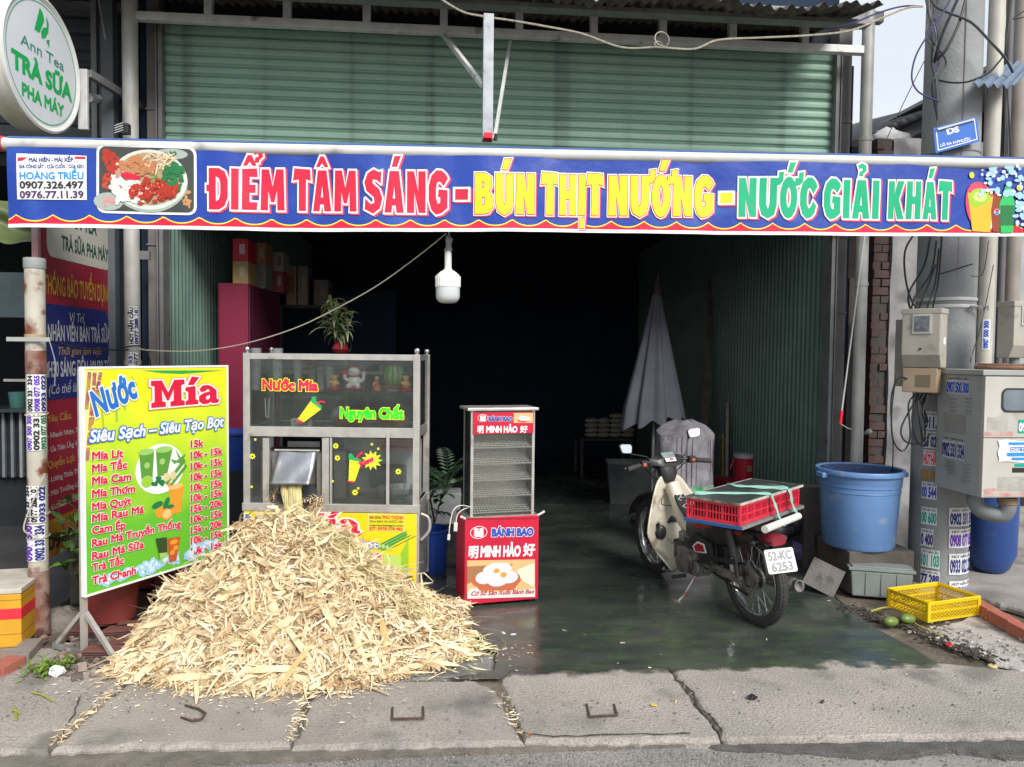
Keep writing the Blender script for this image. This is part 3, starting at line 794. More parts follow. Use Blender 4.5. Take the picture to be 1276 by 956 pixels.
pic(blobs(12, U(.58), V(.5), Wd*.08, Ht*.06, .006, .013, 15, .6), flat('print_herb', (.12, .35, .05)), .0126)
pic(blobs(80, U(.6), V(.3), Wd*.27, Ht*.2, .014, .026, 16, .6, lambda u, v: ((u-cxu)/RX)**2+((v-czv)/RZ)**2 < .72), c_meat, .0118)
pic(blobs(44, U(.6), V(.3), Wd*.25, Ht*.18, .004, .010, 17, .6, lambda u, v: ((u-cxu)/RX)**2+((v-czv)/RZ)**2 < .7), flat('print_glaze', (.72, .2, .1)), .0136)
pic([[(U(.24), V(.55)), (U(.3), V(.6)), (U(.45), V(.54)), (U(.4), V(.48)), (U(.3), V(.5))], [(U(.24), V(.62)), (U(.3), V(.56)), (U(.28), V(.53))]], c_red, .0138)
# drinks picture at the right end
def UU(px, py): return pb(px, py)
def el_(px, py, rx, ry, n=14, a=0): u, v = pb(px, py); return ell(u, v, rx*.00475, ry*.00475, n, a)
pic([el_(1224, 258, 22, 34, 20, .3)], flat('print_soft_red', (.75, .06, .12)), .0062)
pic([el_(1226, 262, 18, 27, 20, .3)], c_white, .0066)
pic([bpoly([(1212, 288), (1235, 289), (1240, 245), (1206, 240)])], flat('print_juice', (.75, .45, .03)), .0070)
pic([el_(1222, 245, 15, 11), el_(1217, 249, 11, 9)], c_lime, .0074); pic([el_(1222, 245, 10, 7)], flat('print_lime_in', (.55, .65, .2)), .0078)
pic([bpoly([(1238, 288), (1246, 289), (1250, 262), (1246, 238), (1240, 238), (1236, 262)])], c_brown, .0082)
pic([bpoly([(1248, 290), (1262, 290), (1264, 255), (1259, 232), (1253, 232), (1246, 255)])], flat('print_bottle_green', (.02, .5, .12)), .0086)
pic([bpoly([(1247, 281), (1263, 281), (1263, 256), (1247, 256)])], c_dkgreen, .009)
pic([el_(1243, 264, 4, 4)], c_white, .009); pic([el_(1243, 262.6, 3, 2)], c_red, .0092); pic([el_(1243, 265.6, 3, 2)], c_cyan, .0092)
pic([el_(1212, 218, 3.5, 4), el_(1270, 234, 4, 4)], c_yel, .0078)
r_ = random.Random(3)
pic([el_(r_.uniform(1222, 1276), r_.uniform(207, 245), r_.uniform(1.5, 6), r_.uniform(1.5, 5)) for _ in range(26)]+[el_(r_.uniform(1264, 1285), r_.uniform(245, 285), r_.uniform(2, 6), r_.uniform(2, 6)) for _ in range(14)], c_ice, .0094)
pic([el_(r_.uniform(1222, 1276), r_.uniform(207, 245), r_.uniform(1, 3), r_.uniform(1, 2.5)) for _ in range(26)]+[el_(r_.uniform(1264, 1285), r_.uniform(245, 285), r_.uniform(1, 3), r_.uniform(1, 3)) for _ in range(14)], c_white, .0104)
# roll, cover strip, end cap
za = lambda x: ztop(x)+.022
c_tube = mat('painted_tube', (.62, .62, .60), (.52, .53, .53), 6, .35, dirt=(.3, .3, .3), dsc=4, dth=.6)
part('roll_tube', MB().tube([(x, YBN+.025, za(x)) for x in np.linspace(bx0-.03, bx1, 12)], .036, 18), c_tube, aw, world=True, smooth=True)
part('end_cap', MB().cyl((bx0-.055, YBN+.025, za(bx0)), (bx0-.025, YBN+.025, za(bx0)), .043), flat('end_cap_red', (.5, .06, .06)), aw, world=True, smooth=True, bevel=.004)
t = MB(); t.grid(60, 5, lambda u, v: (lambda x, a: Vector((x, YBN+.025+.041*math.cos(a), za(x)+.041*math.sin(a))))(bx0+(bx1-bx0)*u, R(62+70*v))); part('cover_strip', t, mat('strip_blue', (.10, .25, .75), None, 3, .4), aw, world=True, smooth=True)
t = MB(); t.grid(60, 3, lambda u, v: (lambda x, a: Vector((x, YBN+.025+.043*math.cos(a), za(x)+.043*math.sin(a))))(bx0+(bx1-bx0)*u, R(88+22*v))); part('cover_trim', t, c_white, aw, world=True, smooth=True)
# canvas running back to the wall under the canopy and the two folding arms
for px in (330, 900):
 x = P(px, 170, YBN).x; part('arm', MB().tube([(x, YBN+.05, za(x)-.02), (x+.25, YBN+.5, za(x)+.05), (x-.02, YB+.0, za(x)+.12)], .02, 8), m_steel, aw, world=True, smooth=True)
# hanger post and its two braces
hx = P(608, 100, 4.72).x; ztp = P(608, 19, 4.72).z; zbt = P(608, 176, 4.72).z
m_post_ = mat('galvanised_dull', (.40, .43, .46), (.30, .33, .36), 11, .5, .2, dirt=(.22, .22, .22), dsc=9, dth=.56)
part('hanger_post', MB().bx(hx-.032, hx+.032, 4.69, 4.755, zbt, ztp), m_post_, aw, world=True, bevel=.005)
part('brace', MB().beam(P(553, 44, YB-.04), (hx-.03, 4.72, P(600, 107, 4.72).z), .03, .03), m_steel, aw, world=True, bevel=.003)
part('brace', MB().beam(P(636, 50, YB-.04), (hx+.045, 4.74, P(619, 174, 4.74).z), .022, .022), m_steel, aw, world=True, bevel=.003)
part('hanger_clamp', MB().box((hx, 4.66, zbt+.01), (.05, .07, .035)), c_red, aw, world=True, bevel=.004)
part('hanger_pin', MB().cyl((hx+.05, 4.7, zbt), (hx+.05, 4.7, zbt+.04), .01), c_black, aw, world=True)
# bulb under the banner
lp = thing('hanging_lamp', 'white unlit bulb lamp hanging under the blue banner', 'lamp', P(558, 378, 4.65))
lx, lz = P(558, 378, 4.65).x, P(558, 378, 4.65).z
k = .00485
m_lamp = mat('lamp_plastic', (.8, .8, .76), (.74, .74, .7), 4, .35); m_glob = mat('lamp_globe', (.62, .66, .67), None, 4, .25)
part('globe', MB().lathe([(.001, 0), (8*k, .2*k), (12*k, 2*k), (14.5*k, 6*k), (15*k, 10*k), (15*k, 20*k)], 28), m_glob, lp, smooth=True)
part('heat_sink', MB().lathe([(15.4*k, 20*k), (15.4*k, 31*k), (14.5*k, 35*k), (10*k, 39*k), (5*k, 42*k), (4.2*k, 46*k), (.001, 46*k)], 28), m_lamp, lp, smooth=True)
t = MB()
for a in range(28): an = 2*PI*a/28; t.box((15.6*k*math.cos(an), 15.6*k*math.sin(an), 27*k), (.002, .002, 13*k), (0, 0, an))
part('cooling_fins', t, m_lamp, lp)
part('socket', MB().lathe([(4*k, 45*k), (4.4*k, 47*k), (4.4*k, 62*k), (3.2*k, 65*k), (.001, 65*k)], 16), m_lamp, lp, smooth=True)
part('cord', MB().tube(catmull([(0, 0, 64*k), (.8*k, 0, 70*k), (-.5*k, 0, 78*k), (1*k, 0, 86*k), (0, .0, 92*k)], 4), .0045, 6), mat('cord_white', (.6, .58, .52)), lp)
part('wrapping', MB().lathe([(.001, 63*k), (5.5*k, 65*k), (3.5*k, 72*k), (5*k, 78*k), (2*k, 84*k)], 9).jit(.006, 3), glass('plastic_film', (.8, .8, .8), .5, .2, (.6, .6, .6), .4), lp)
def wire(name, pts, r, m, label, cat='cable', group=None, n=5, sub=8):
 return single(name, MB().tube(catmull(pts, sub), r, n), m, label, cat, group, smooth=True)
w_cream = mat('wire_cream', (.5, .47, .38)); w_black = mat('cable_black', (.015, .016, .02), None, 9, .5); w_violet = mat('cable_violet', (.06, .05, .16), None, 9, .5)
wire('lamp_wire', [P(556, 291, 4.66), P(520, 320, 4.75), P(470, 356, 4.85), P(420, 384, 4.95), P(370, 408, 5.05), P(310, 427, 5.15), P(250, 437, 5.25), P(190, 437, 5.33), P(172, 434, 5.36)], .004, w_cream, 'thin pale wire sagging from the bulb to the left post')
# hand drawn round slab-serif letters for the big word on board and cart
SL = {'M': (.98, [[(0,0),(0,.16),(.1,.2),(.1,.8),(0,.84),(0,1),(.3,1),(.49,.52),(.68,1),(.98,1),(.98,.84),(.88,.8),(.88,.2),(.98,.16),(.98,0),(.56,0),(.56,.16),(.66,.2),(.66,.66),(.5,.24),(.46,.24),(.3,.66),(.3,.2),(.4,.16),(.4,0)]], []),
 'i': (.38, [[(0,0),(0,.14),(.08,.18),(.08,.52),(0,.56),(0,.68),(.28,.72),(.3,.68),(.3,.18),(.38,.14),(.38,0)], [(.08,.80),(.2,1.1),(.42,1.06),(.24,.78)]], []),
 'a': (.66, [[(.42,.66),(.30,.73),(.12,.72),(.02,.6),(.06,.48),(.2,.5),(.24,.57),(.34,.56),(.36,.46),(.16,.42),(0,.3),(0,.1),(.12,-.02),(.28,-.02),(.38,.06),(.44,-.01),(.62,-.01),(.66,.1),(.57,.14),(.57,.5)]], [[(.36,.33),(.36,.2),(.3,.13),(.22,.15),(.2,.24),(.26,.32)]])}
def slab_word(par, fn, x, y, wd, cap, m, outl, rot=0, lift=.0012):
 cons = []; u = 0
 for ch in 'Mia':
  w_, o_, h_ = SL[ch]
  for q in o_: q = np.array(q, float); cons.append((q if area(q) > 0 else q[::-1])+np.array([u, 0]))
  for q in h_: q = np.array(q, float); cons.append((q if area(q) < 0 else q[::-1])+np.array([u, 0]))
  u += w_+.05
 cons = [offset_loop(q, .012) for q in cons]; k = wd/(u-.05); c, s = math.cos(rot), math.sin(rot)
 for i, (g, mm) in enumerate(outl+[(0, m)]):
  A, T = fill(cons, g); t = MB(); t.add([fn(x+a[0]*k*c-a[1]*cap*s, y+a[0]*k*s+a[1]*cap*c, lift*(i+1)) for a in A], [tuple(int(v) for v in f) for f in T]); part('lettering', t, mm, par, normals=False)
# ================================================================ menu board
m_frame = mat('stainless', (.62, .61, .58), (.5, .49, .47), 12, .34, .55, dirt=(.38, .35, .31), dsc=8, dth=.62)
m_frame_d = mat('stainless_worn', (.36, .355, .34), (.27, .265, .25), 10, .45, .5, dirt=(.2, .17, .14), dsc=7, dth=.58)
MO = Vector((-1.91, 4.19, 0)); MA = R(60.3)
mb_ = thing('menu_board', 'yellow green menu board with red lettering on a steel stand left of the chip pile', 'sign', MO, MA)
def mc(px, py): return ONP(px, py, MO, MA)
def fM(k=0): return lambda u, v, h: Vector((u, -.0125-h-k, v))
W_ = .99; u_, zt = mc(103, 460); zb = mc(103, 742)[1]
def board_mat():
 m = mat('board_print', (.80, .78, .03), (.78, .77, .04), 2, .38)
 n = m.node_tree.nodes; L = m.node_tree.links; t = n['Texture Coordinate']; b = n['Principled BSDF']
 sp = n.new('ShaderNodeSeparateXYZ'); L.new(t.outputs['Object'], sp.inputs[0])
 nz = n.new('ShaderNodeTexNoise'); nz.inputs['Scale'].default_value = 3.5; L.new(t.outputs['Object'], nz.inputs['Vector'])
 ad = n.new('ShaderNodeMath'); ad.operation = 'MULTIPLY_ADD'; L.new(nz.outputs['Fac'], ad.inputs[0]); ad.inputs[1].default_value = .55; L.new(sp.outputs['Z'], ad.inputs[2])
 cr = n.new('ShaderNodeValToRGB'); L.new(ad.outputs[0], cr.inputs[0])
 e = cr.color_ramp.elements; e[0].position = .55; e[0].color = (.12, .46, .03, 1); e[1].position = 1.75/1.8; e[1].color = (.92, .86, .02, 1)
 for p_, c_ in ((.72, (.42, .66, .03, 1)), (.86, (.70, .80, .03, 1))): q = e.new(p_); q.color = c_
 dv = n.new('ShaderNodeMath'); dv.operation = 'DIVIDE'; L.new(ad.outputs[0], dv.inputs[0]); dv.inputs[1].default_value = 1.8; L.new(dv.outputs[0], cr.inputs[0])
 L.new(cr.outputs[0], b.inputs['Base Color']); return m
part('panel', MB().bx(0, W_, -.012, .012, zb, zt), board_mat(), mb_)
t = MB(); t.bx(-.012, 0, -.016, .016, zb-.012, zt+.012).bx(W_, W_+.012, -.016, .016, zb-.012, zt+.012).bx(0, W_, -.016, .016, zt, zt+.012).bx(0, W_, -.016, .016, zb-.012, zb)
part('frame', t, c_white, mb_, bevel=.002)
part('stand_leg', MB().bx(.0, .028, .018, .046, .02, zt), m_frame, mb_, bevel=.002)
part('stand_leg', MB().bx(W_-.03, W_-.002, .018, .046, .02, zt), m_frame, mb_, bevel=.002)
part('foot_bar', MB().box((.015, .02, .018), (.028, .52, .028)), m_frame_d, mb_, bevel=.002)
part('foot_bar', MB().box((W_-.015, .02, .018), (.028, .52, .028)), m_frame_d, mb_, bevel=.002)
part('stand_brace', MB().beam((.015, .02, .24), (.015, -.2, .035), .022, .022), m_frame, mb_)
part('stand_brace', MB().beam((.015, .04, .24), (.015, .25, .035), .022, .022), m_frame, mb_)
def mline(s, px0, px1, py0, py1, cap, m, **k):
 a = mc(px0, py0); b = mc(px1, py1); c_ = mc(px0, py0-cap)[1]-a[1]
 text(mb_, s, a[0], a[1], b[0]-a[0], c_, fM(.0045), m, rot=math.atan2(b[1]-a[1], b[0]-a[0]), **k)
# sugar cane drawing in the corner, swoosh
shape(mb_, [[mc(103, 462), mc(125, 462), mc(118, 500), mc(112, 540), mc(106, 575), mc(104, 575)]], fM(), flat('print_pale_yellow', (.85, .82, .3)), 'print')
for k_, (a, b) in enumerate((((106, 575), (116, 463)), ((111, 530), (123, 463)), ((105, 510), (109, 463)))):
 a, b = mc(*a), mc(*b); d = Vector((b[0]-a[0], b[1]-a[1])); nn = Vector((-d.y, d.x)).normalized()*.011; segs = []
 for q in range(6):
  s0, s1 = q/6+.01, (q+1)/6-.01; p = Vector(a)+d*s0; p2 = Vector(a)+d*s1; segs.append([tuple(p-nn), tuple(p2-nn), tuple(p2+nn), tuple(p+nn)])
 pic(segs, mat('print_cane_purple', (.35, .06, .16), (.5, .35, .05), 20, .5), .0024+.0012*k_, parent=mb_, fn=fM())
for k_, q in enumerate((((130, 470), (150, 480), (152, 510)), ((125, 480), (140, 500), (142, 525)), ((112, 466), (122, 500), (126, 540)), ((140, 462), (158, 466), (168, 480)))):
 P3 = [Vector((*mc(*p), 0)) for p in q]; c3 = catmull(P3, 6); lp_ = [(p.x, p.y) for p in c3]+[(p.x+.012, p.y-.006) for p in c3[::-1]]
 shape(mb_, [lp_], fM(), flat('print_leaf', (.35, .5, .05)), 'print', lift=.0014+.0002*k_)
shape(mb_, [[mc(173, 461.5), mc(200, 465), mc(225, 466), mc(250, 464), mc(277, 461.5)]], fM(), flat('print_swoosh', (.03, .38, .08)), 'print')
mline('Nước', 117, 172, 518, 492, 30, flat('print_blue', (.02, .16, .55)), bold=.045, shear=.15, outline=[(.05, c_white)])
a = mc(186, 508); b = mc(270, 501); slab_word(mb_, fM(.004), a[0], a[1], b[0]-a[0], mc(186, 475)[1]-a[1], flat('print_crimson', (.68, .01, .05)), [(.085, c_orange), (.06, c_white)], math.atan2(b[1]-a[1], b[0]-a[0]))
mline('Siêu Sạch – Siêu Tạo Bọt', 109, 276, 551, 531, 15, c_white, bold=.032, shear=.2, outline=[(.07, flat('print_blue', (.02, .16, .55)))])
IT = [('Mía Lít', 112, 150, 572.5, 569, '15k'), ('Mía Tắc', 112, 155, 588.5, 583, '10k - 15k'), ('Mía Cam', 112, 160, 604, 598, '10k - 15k'), ('Mía Thơm', 112, 165, 620, 612.5, '10k - 15k'), ('Mía Quýt', 112, 160, 636, 628, '10k - 15k'), ('Mía Rau Má', 112, 176, 650.5, 638.5, '10k - 15k'), ('Cam Ép', 112, 153, 665.5, 658, '15k - 20k'), ('Rau Má Truyền Thống', 112, 222, 681.5, 656, '10k - 15k'), ('Rau Má Sữa', 112, 176, 697.5, 682, '15k - 20k'), ('Trà Tắc', 112, 151, 712, 702, '10k - 15k'), ('Trà Chanh', 112, 166, 728, 714.5, '10k - 15k')]
PR = [(557.5, 556.5), (571.5, 565.5), (585.5, 579), (599, 592.5), (612, 605.5), (625, 617.5), (638.5, 630), (651.5, 643), (665, 655.5), (678, 668), (691.5, 681)]
cr_ = flat('print_crimson', (.68, .01, .05))
for i, (s_, a, b, y0, y1, pr_s) in enumerate(IT):
 mline(s_, a, b, y0, y1, 9.6, cr_, bold=.04, outline=[(.045, c_white)])
 mline(pr_s, 235, 250 if i == 0 else 274, PR[i][0], PR[i][1] if i else 556, 8.6, cr_, bold=.045, outline=[(.04, c_white)])
def mel(px, py, rx, ry, n=18, a=0, wob=0, seed=1): u, v = mc(px, py); q = mc(px+10, py); k1 = (q[0]-u)/10; k2 = (mc(px, py-10)[1]-v)/10; return ell(u, v, rx*k1, ry*k2, n, a, wob, seed)
def mpoly(*p): return [mc(*q) for q in p]
pic([mel(198, 584, 30, 31, 30)], c_white, .0014, parent=mb_, fn=fM())
cg = flat('print_cane_juice', (.10, .30, .04)); cg2 = flat('print_cane_juice_top', (.3, .55, .15))
pic([mpoly((171, 563), (190, 561), (188, 595), (174, 597)), mpoly((192, 561), (213, 559), (206, 592), (194, 594))], cg, .0018, parent=mb_, fn=fM())
pic([mel(180, 563, 10, 4), mel(202, 560, 10.5, 4), mel(181, 580, 3.5, 4), mel(200, 575, 3.5, 4)], cg2, .0024, parent=mb_, fn=fM())
pic([mel(181, 600, 7.5, 7.5)], cg2, .0030, parent=mb_, fn=fM()); pic([mel(181, 600, 5.5, 5.5)], c_lime, .0033, parent=mb_, fn=fM())
pic([mel(195, 598, 4, 5, wob=.3), mel(190, 603, 4, 3, wob=.3, seed=4), mel(200, 602, 3, 4, wob=.3, seed=5)], c_dkgreen, .0036, parent=mb_, fn=fM())
pic([mpoly((203, 602), (206, 604), (229, 575), (227, 571)), mpoly((209, 604), (212, 605), (231, 581), (229, 578))], cg, .0039, parent=mb_, fn=fM())
pic([mpoly((216, 575), (229, 565), (224, 578)), mpoly((220, 570), (216, 559), (224, 572)), mpoly((210, 572), (220, 574), (215, 578))], cg, .0042, parent=mb_, fn=fM())
pic([mel(205, 592+q*2.2, 4, 3) for q in range(3)]+[mel(213, 590+q*2.4, 3.4, 3) for q in range(3)], flat('print_cane_cut', (.65, .58, .3)), .0045, parent=mb_, fn=fM())
co_ = flat('print_orange_juice', (.85, .30, .03))
pic([mpoly((208, 607), (227, 604), (223, 638), (213, 640)), mel(198, 638, 6.5, 7), mel(206, 640, 7.5, 7.5), mpoly((206, 603), (213, 600), (214, 612), (208, 608))], co_, .0018, parent=mb_, fn=fM())
pic([mel(217, 606, 9, 3.4), mel(206, 640, 5.5, 5.5)], flat('print_orange_pale', (.85, .5, .2)), .0024, parent=mb_, fn=fM())
pic([mel(194, 629, 7, 4, a=.2), mel(205, 627, 3, 8, a=-.5), mel(210, 631, 5, 2.5)], c_dkgreen, .0028, parent=mb_, fn=fM())
# ice at the bottom with two glasses
rr = random.Random(8); ice = []
for q in range(60):
 px = rr.uniform(120, 276); top = 740-(px-103)*.30; lim = 722-(px-120)*.33
 ice.append(mel(px, rr.uniform(lim, top-4 if top-4 > lim else lim+1), rr.uniform(4, 10), rr.uniform(3, 7), 6, rr.uniform(0, 3), .25, q))
inb = lambda q: all(.004 < p[0] < W_-.004 and zb+.004 < p[1] < zt for p in q)
pic([q for q in ice if inb(q)], c_ice, .0013, parent=mb_, fn=fM())
pic([[(p[0]*.5+sum(z[0] for z in q)/len(q)*.5+.004, p[1]*.5+sum(z[1] for z in q)/len(q)*.5+.004) for p in q] for q in ice if inb(q)], flat('print_ice_pale', (.62, .76, .86)), .0039, parent=mb_, fn=fM())
pic([mpoly((191, 671), (205, 669), (206, 700), (198, 702))], flat('print_herb_glass', (.03, .06, .02)), .0064, parent=mb_, fn=fM()); pic([mpoly((195.5, 689), (205.6, 688), (206, 700), (198, 702))], cg2, .0067, parent=mb_, fn=fM())
pic([mpoly((206, 671), (222, 668), (217, 698), (208, 701))], flat('print_tea_glass', (.5, .09, .02)), .0064, parent=mb_, fn=fM()); pic([mel(214, 675, 5, 3), mel(212, 688, 3, 3), mel(216, 682, 3, 3)], co_, .0068, parent=mb_, fn=fM())
# ================================================================ sugar cane juice cart
CO = Vector(P(303, 600, 5.16)); CO.z = 0; CE = Vector(P(522.5, 600, 5.03)); CE.z = 0
CA = math.atan2(CE.y-CO.y, CE.x-CO.x); CW = (CE-CO).length; CD = .52
ct = thing('juice_cart', 'steel and glass sugarcane juice cart with yellow front behind the chip pile', 'food cart', CO, CA)
def cc(px, py, d=0): O = CO+Vector((-math.sin(CA)*d, math.cos(CA)*d, 0)); return ONP(px, py, O, CA)
def cbox(px0, px1, py0, py1, y0, y1, t=None):
 """box on the cart front from picture edges (px at its middle height)"""
 pm = (py0+py1)/2; xm = (px0+px1)/2
 a, b = cc(px0, pm)[0], cc(px1, pm)[0]; z1, z0 = cc(xm, py0)[1], cc(xm, py1)[1]
 return (t or MB()).bx(a, b, y0, y1, z0, z1)
zT = cc(410, 443)[1]+.012; zS = cc(410, 488)[1]; zC0, zC1 = cc(410, 545)[1], cc(410, 532.5)[1]; zB0, zB1 = cc(410, 638)[1], cc(410, 628)[1]
pw = .045
for (x, y) in ((0, 0), (CW-pw, 0), (0, CD-pw), (CW-pw, CD-pw)):
 part('post', MB().bx(x, x+pw, y, y+pw, .06, zT), m_frame, ct, bevel=.004)
 b_ = part('finial', MB().lathe([(.001, -.004), (.012, 0), (.014, .006), (.02, .014), (.022, .026), (.017, .038), (.001, .046)], 14), mat('chrome', (.7, .7, .7), None, 5, .12, 1), ct, smooth=True); b_.location = (x+pw/2, y+pw/2, zT)
for y in (0, CD-pw):
 part('top_rail', MB().bx(pw, CW-pw, y+.004, y+.03, zT-.042, zT-.002), m_frame, ct, bevel=.003)
 part('counter_rail', MB().bx(pw, CW-pw, y+.003, y+.034, zC0, zC1), m_frame, ct, bevel=.003)
 part('bottom_rail', MB().bx(-.006, CW+.006, y-.008, y+.036, zB0, zB1), m_frame, ct, bevel=.003)
for x in (0, CW-pw):
 for a, b in ((zT-.042, zT-.002), (zC0, zC1), (zB0, zB1)): part('side_rail', MB().bx(x+.004, x+.034, pw, CD-pw, a, b), m_frame, ct, bevel=.003)
gl = glass('cart_glass', (.93, .96, .95), .8, .04, (.5, .55, .53), .045)  # diffuse grey film paints in the haze of the reflected street
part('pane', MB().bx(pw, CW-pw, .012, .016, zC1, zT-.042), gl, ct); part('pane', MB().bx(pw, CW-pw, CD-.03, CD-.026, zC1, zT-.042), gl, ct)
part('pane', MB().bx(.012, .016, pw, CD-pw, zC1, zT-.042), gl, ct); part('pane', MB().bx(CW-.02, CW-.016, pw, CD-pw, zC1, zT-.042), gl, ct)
part('glass_shelf', MB().bx(.03, CW-.03, .02, CD-.04, zS-.008, zS), glass('shelf_glass', (.6, .8, .74), .7, .05, (.3, .42, .4), .08), ct)
part('counter', MB().bx(.02, CW-.02, .035, CD-.036, zC1-.012, zC1-.006), glass('shelf_glass', (.6, .8, .74), .7, .05, (.3, .42, .4), .08), ct)
part('deck', MB().bx(.02, CW-.02, .03, CD-.036, zB1-.006, zB1), m_frame_d, ct)
zR = cc(410, 464, CD)[1]; part('back_shelf_rail', MB().bx(pw, CW-pw, CD-.03, CD-.002, zR-.015, zR+.012), m_frame, ct, bevel=.002)
# lower compartment
part('lower_divider', cbox(327, 335, 546, 628, .004, .034), m_frame, ct, bevel=.002)
part('lower_divider', cbox(401, 409.5, 546, 628, .004, .034), m_frame, ct, bevel=.002)
part('lower_divider', cbox(481.5, 485.5, 540, 630, -.012, -.003), m_frame, ct, bevel=.002)
part('pane_frame', cbox(411, 413.5, 545.5, 628, .0, .02), m_frame, ct)
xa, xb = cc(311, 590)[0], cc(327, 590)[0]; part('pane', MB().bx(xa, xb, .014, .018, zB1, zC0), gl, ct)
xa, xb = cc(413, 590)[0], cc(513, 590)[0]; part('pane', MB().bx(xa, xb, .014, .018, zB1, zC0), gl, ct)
m_box = mat('press_sheet', (.30, .29, .275), (.24, .235, .225), 5, .45, .4, dirt=(.17, .15, .13), dsc=5, dth=.6)
zpt = cc(360, 563, .1)[1]
part('press_housing', MB().bx(.075, cc(408, 590, .1)[0], .12, .40, zB1+.002, zpt), m_box, ct, bevel=.006)
part('side_plate', MB().bx(cc(336, 590)[0], cc(344.5, 590)[0], .05, .118, zB1+.002, zpt-.004), m_box, ct, bevel=.002)
part('side_plate', MB().bx(cc(392, 590)[0], cc(400.5, 590)[0], .05, .118, zB1+.002, zpt-.004), m_box, ct, bevel=.002)
for px in (342, 398):
 for py in (570, 589, 609):
  u, z = cc(px, py); part('bolt', MB().cyl((u, .046, z), (u, .052, z), .004, n=8), m_frame_d, ct)
part('inner_box', MB().bx(cc(416, 590, .2)[0], cc(431, 590, .2)[0], .2, .3, zB1+.002, cc(420, 562, .2)[1]), m_box, ct)
part('mesh_rack', MB().bx(cc(360, 552, .35)[0], cc(400, 552, .35)[0], .32, .34, zpt+.005, zpt+.045), m_frame, ct)
# motor and rollers behind the lower glass
m_mot = mat('machine_dark', (.06, .065, .07), (.04, .04, .045), 6, .5)
part('motor', MB().cyl((.78, .38, zB1+.13), (1.02, .38, zB1+.13), .085, n=20), m_mot, ct, smooth=True)
part('motor_bracket', MB().bx(.82, .98, .34, .42, zB1, zB1+.06), m_mot, ct)
part('back_plate', MB().bx(cc(409, 590)[0], CW-.05, .44, .446, zB1, zC0-.05), mat('back_plate_grey', (.42, .425, .43), (.33, .335, .34), 5, .5, .2), ct)
m_red_p = mat('red_plastic', (.55, .025, .05), (.42, .015, .035), 4, .35)
# chute lid and chute
l0, l1 = cc(346, 561, -.02), cc(394, 603, -.12)
t = MB()
def lid(u, v): # u across, v down
 y = -.0-.12*v**1.4; x0_, x1_ = cc(346+(-3)*v, 580, 0)[0], cc(394.5-3*v, 580, 0)[0]
 z = cc(370, 562, 0)[1]+(cc(370, 603, -.1)[1]-cc(370, 562, 0)[1])*v
 return Vector((x0_+(x1_-x0_)*u, y-.004*math.sin(u*9+v*5), z))
t.grid(10, 10, lid); o = part('chute_lid', t, mat('brushed_lid', (.36, .38, .42), (.27, .285, .32), 9, .35, .8, bump=.4, bsc=12), ct, smooth=True)
md = o.modifiers.new('thick', 'SOLIDIFY'); md.thickness = .004
p0, p1 = lid(0, 0), lid(1, 0); part('hinge_rod', MB().cyl((p0.x-.02, p0.y, p0.z+.004), (p1.x+.02, p1.y, p1.z+.004), .007, n=10), m_frame, ct)
t = MB(); x0_, x1_ = cc(346, 615)[0], cc(394, 615)[0]
t.grid(6, 6, lambda u, v: Vector((x0_-.006*v+(x1_-x0_)*u, .115-.17*v, zB1+.11-.11*v+.01*abs(2*u-1)**3)))
part('chute', t, mat('chute_dark', (.12, .125, .14), (.07, .075, .085), 9, .4, .6), ct, smooth=True)
# yellow front panel
zp0, zp1 = .10, zB0-.004
part('side_panel', MB().bx(.004, .02, .02, CD-.02, zp0, zp1), m_frame_d, ct); part('side_panel', MB().bx(CW-.02, CW-.004, .02, CD-.02, zp0, zp1), m_frame_d, ct)
m_cp = mat('cart_panel_yellow', (.88, .62, .01), (.86, .66, .02), 2, .35)
part('front_panel', MB().bx(.004, CW-.016, -.006, .012, zp0, zp1), m_cp, ct, bevel=.002)
fC = lambda u, v, h: Vector((u, -.0065-h, v))
def cline(s, px0, px1, py0, py1, cap, m, par=None, fn=None, **k):
 a = cc(px0, py0); b = cc(px1, py1); c_ = cc(px0, py0-cap)[1]-a[1]
 text(par or ct, s, a[0], a[1], b[0]-a[0], c_, fn or fC, m, rot=math.atan2(b[1]-a[1], b[0]-a[0]), **k)
def cpoly(*p): return [cc(*q) for q in p]
pic([cpoly((430, 738), (509.5, 738), (509.5, 668), (495, 700), (470, 715))], c_lime, .0012, parent=ct, fn=fC)
pic([cpoly((470, 738), (509.5, 738), (509.5, 712), (490, 724))], c_ice, .0016, parent=ct, fn=fC)
cline('Nước', 306, 362, 656, 657, 15, flat('print_blue', (.02, .16, .55)), bold=.05, shear=.1, outline=[(.05, c_white)])
a = cc(366, 663); b = cc(449, 665); slab_word(ct, fC, a[0], a[1], b[0]-a[0], cc(366, 639)[1]-a[1], cr_, [(.07, c_white)])
cline('Siêu Tạo Bọt', 372, 471, 682, 683, 8.5, c_white, bold=.03, outline=[(.07, flat('print_blue', (.02, .16, .55)))])
pic([cpoly((459, 640), (504, 641.5), (504, 662), (459, 660.5))], c_cream, .0012, parent=ct, fn=fC); pic([cpoly((459.7, 640.7), (503.4, 642.2), (503.4, 661.3), (459.7, 659.8))], m_cp, .0016, parent=ct, fn=fC)
fC2 = lambda u, v, h: Vector((u, -.0083-h, v))
for s_, a, b, y, cp, m in (('SÀI GÒN', 461, 475, 645.8, 3.2, c_black), ('PHÚ THỊNH', 477, 503, 646.3, 4.2, c_red), ('MUA BÁN XE NƯỚC MÍA', 461, 503, 650.6, 2.6, c_dkgreen), ('mayxemiasaigon.com', 461, 503, 655.3, 2.8, c_dkgreen), ('ĐT: 0978 378 482', 461, 502, 660.2, 3.8, c_red)):
 cline(s_, a, b, y, y+.6, cp, m, fn=fC2, bold=.03)
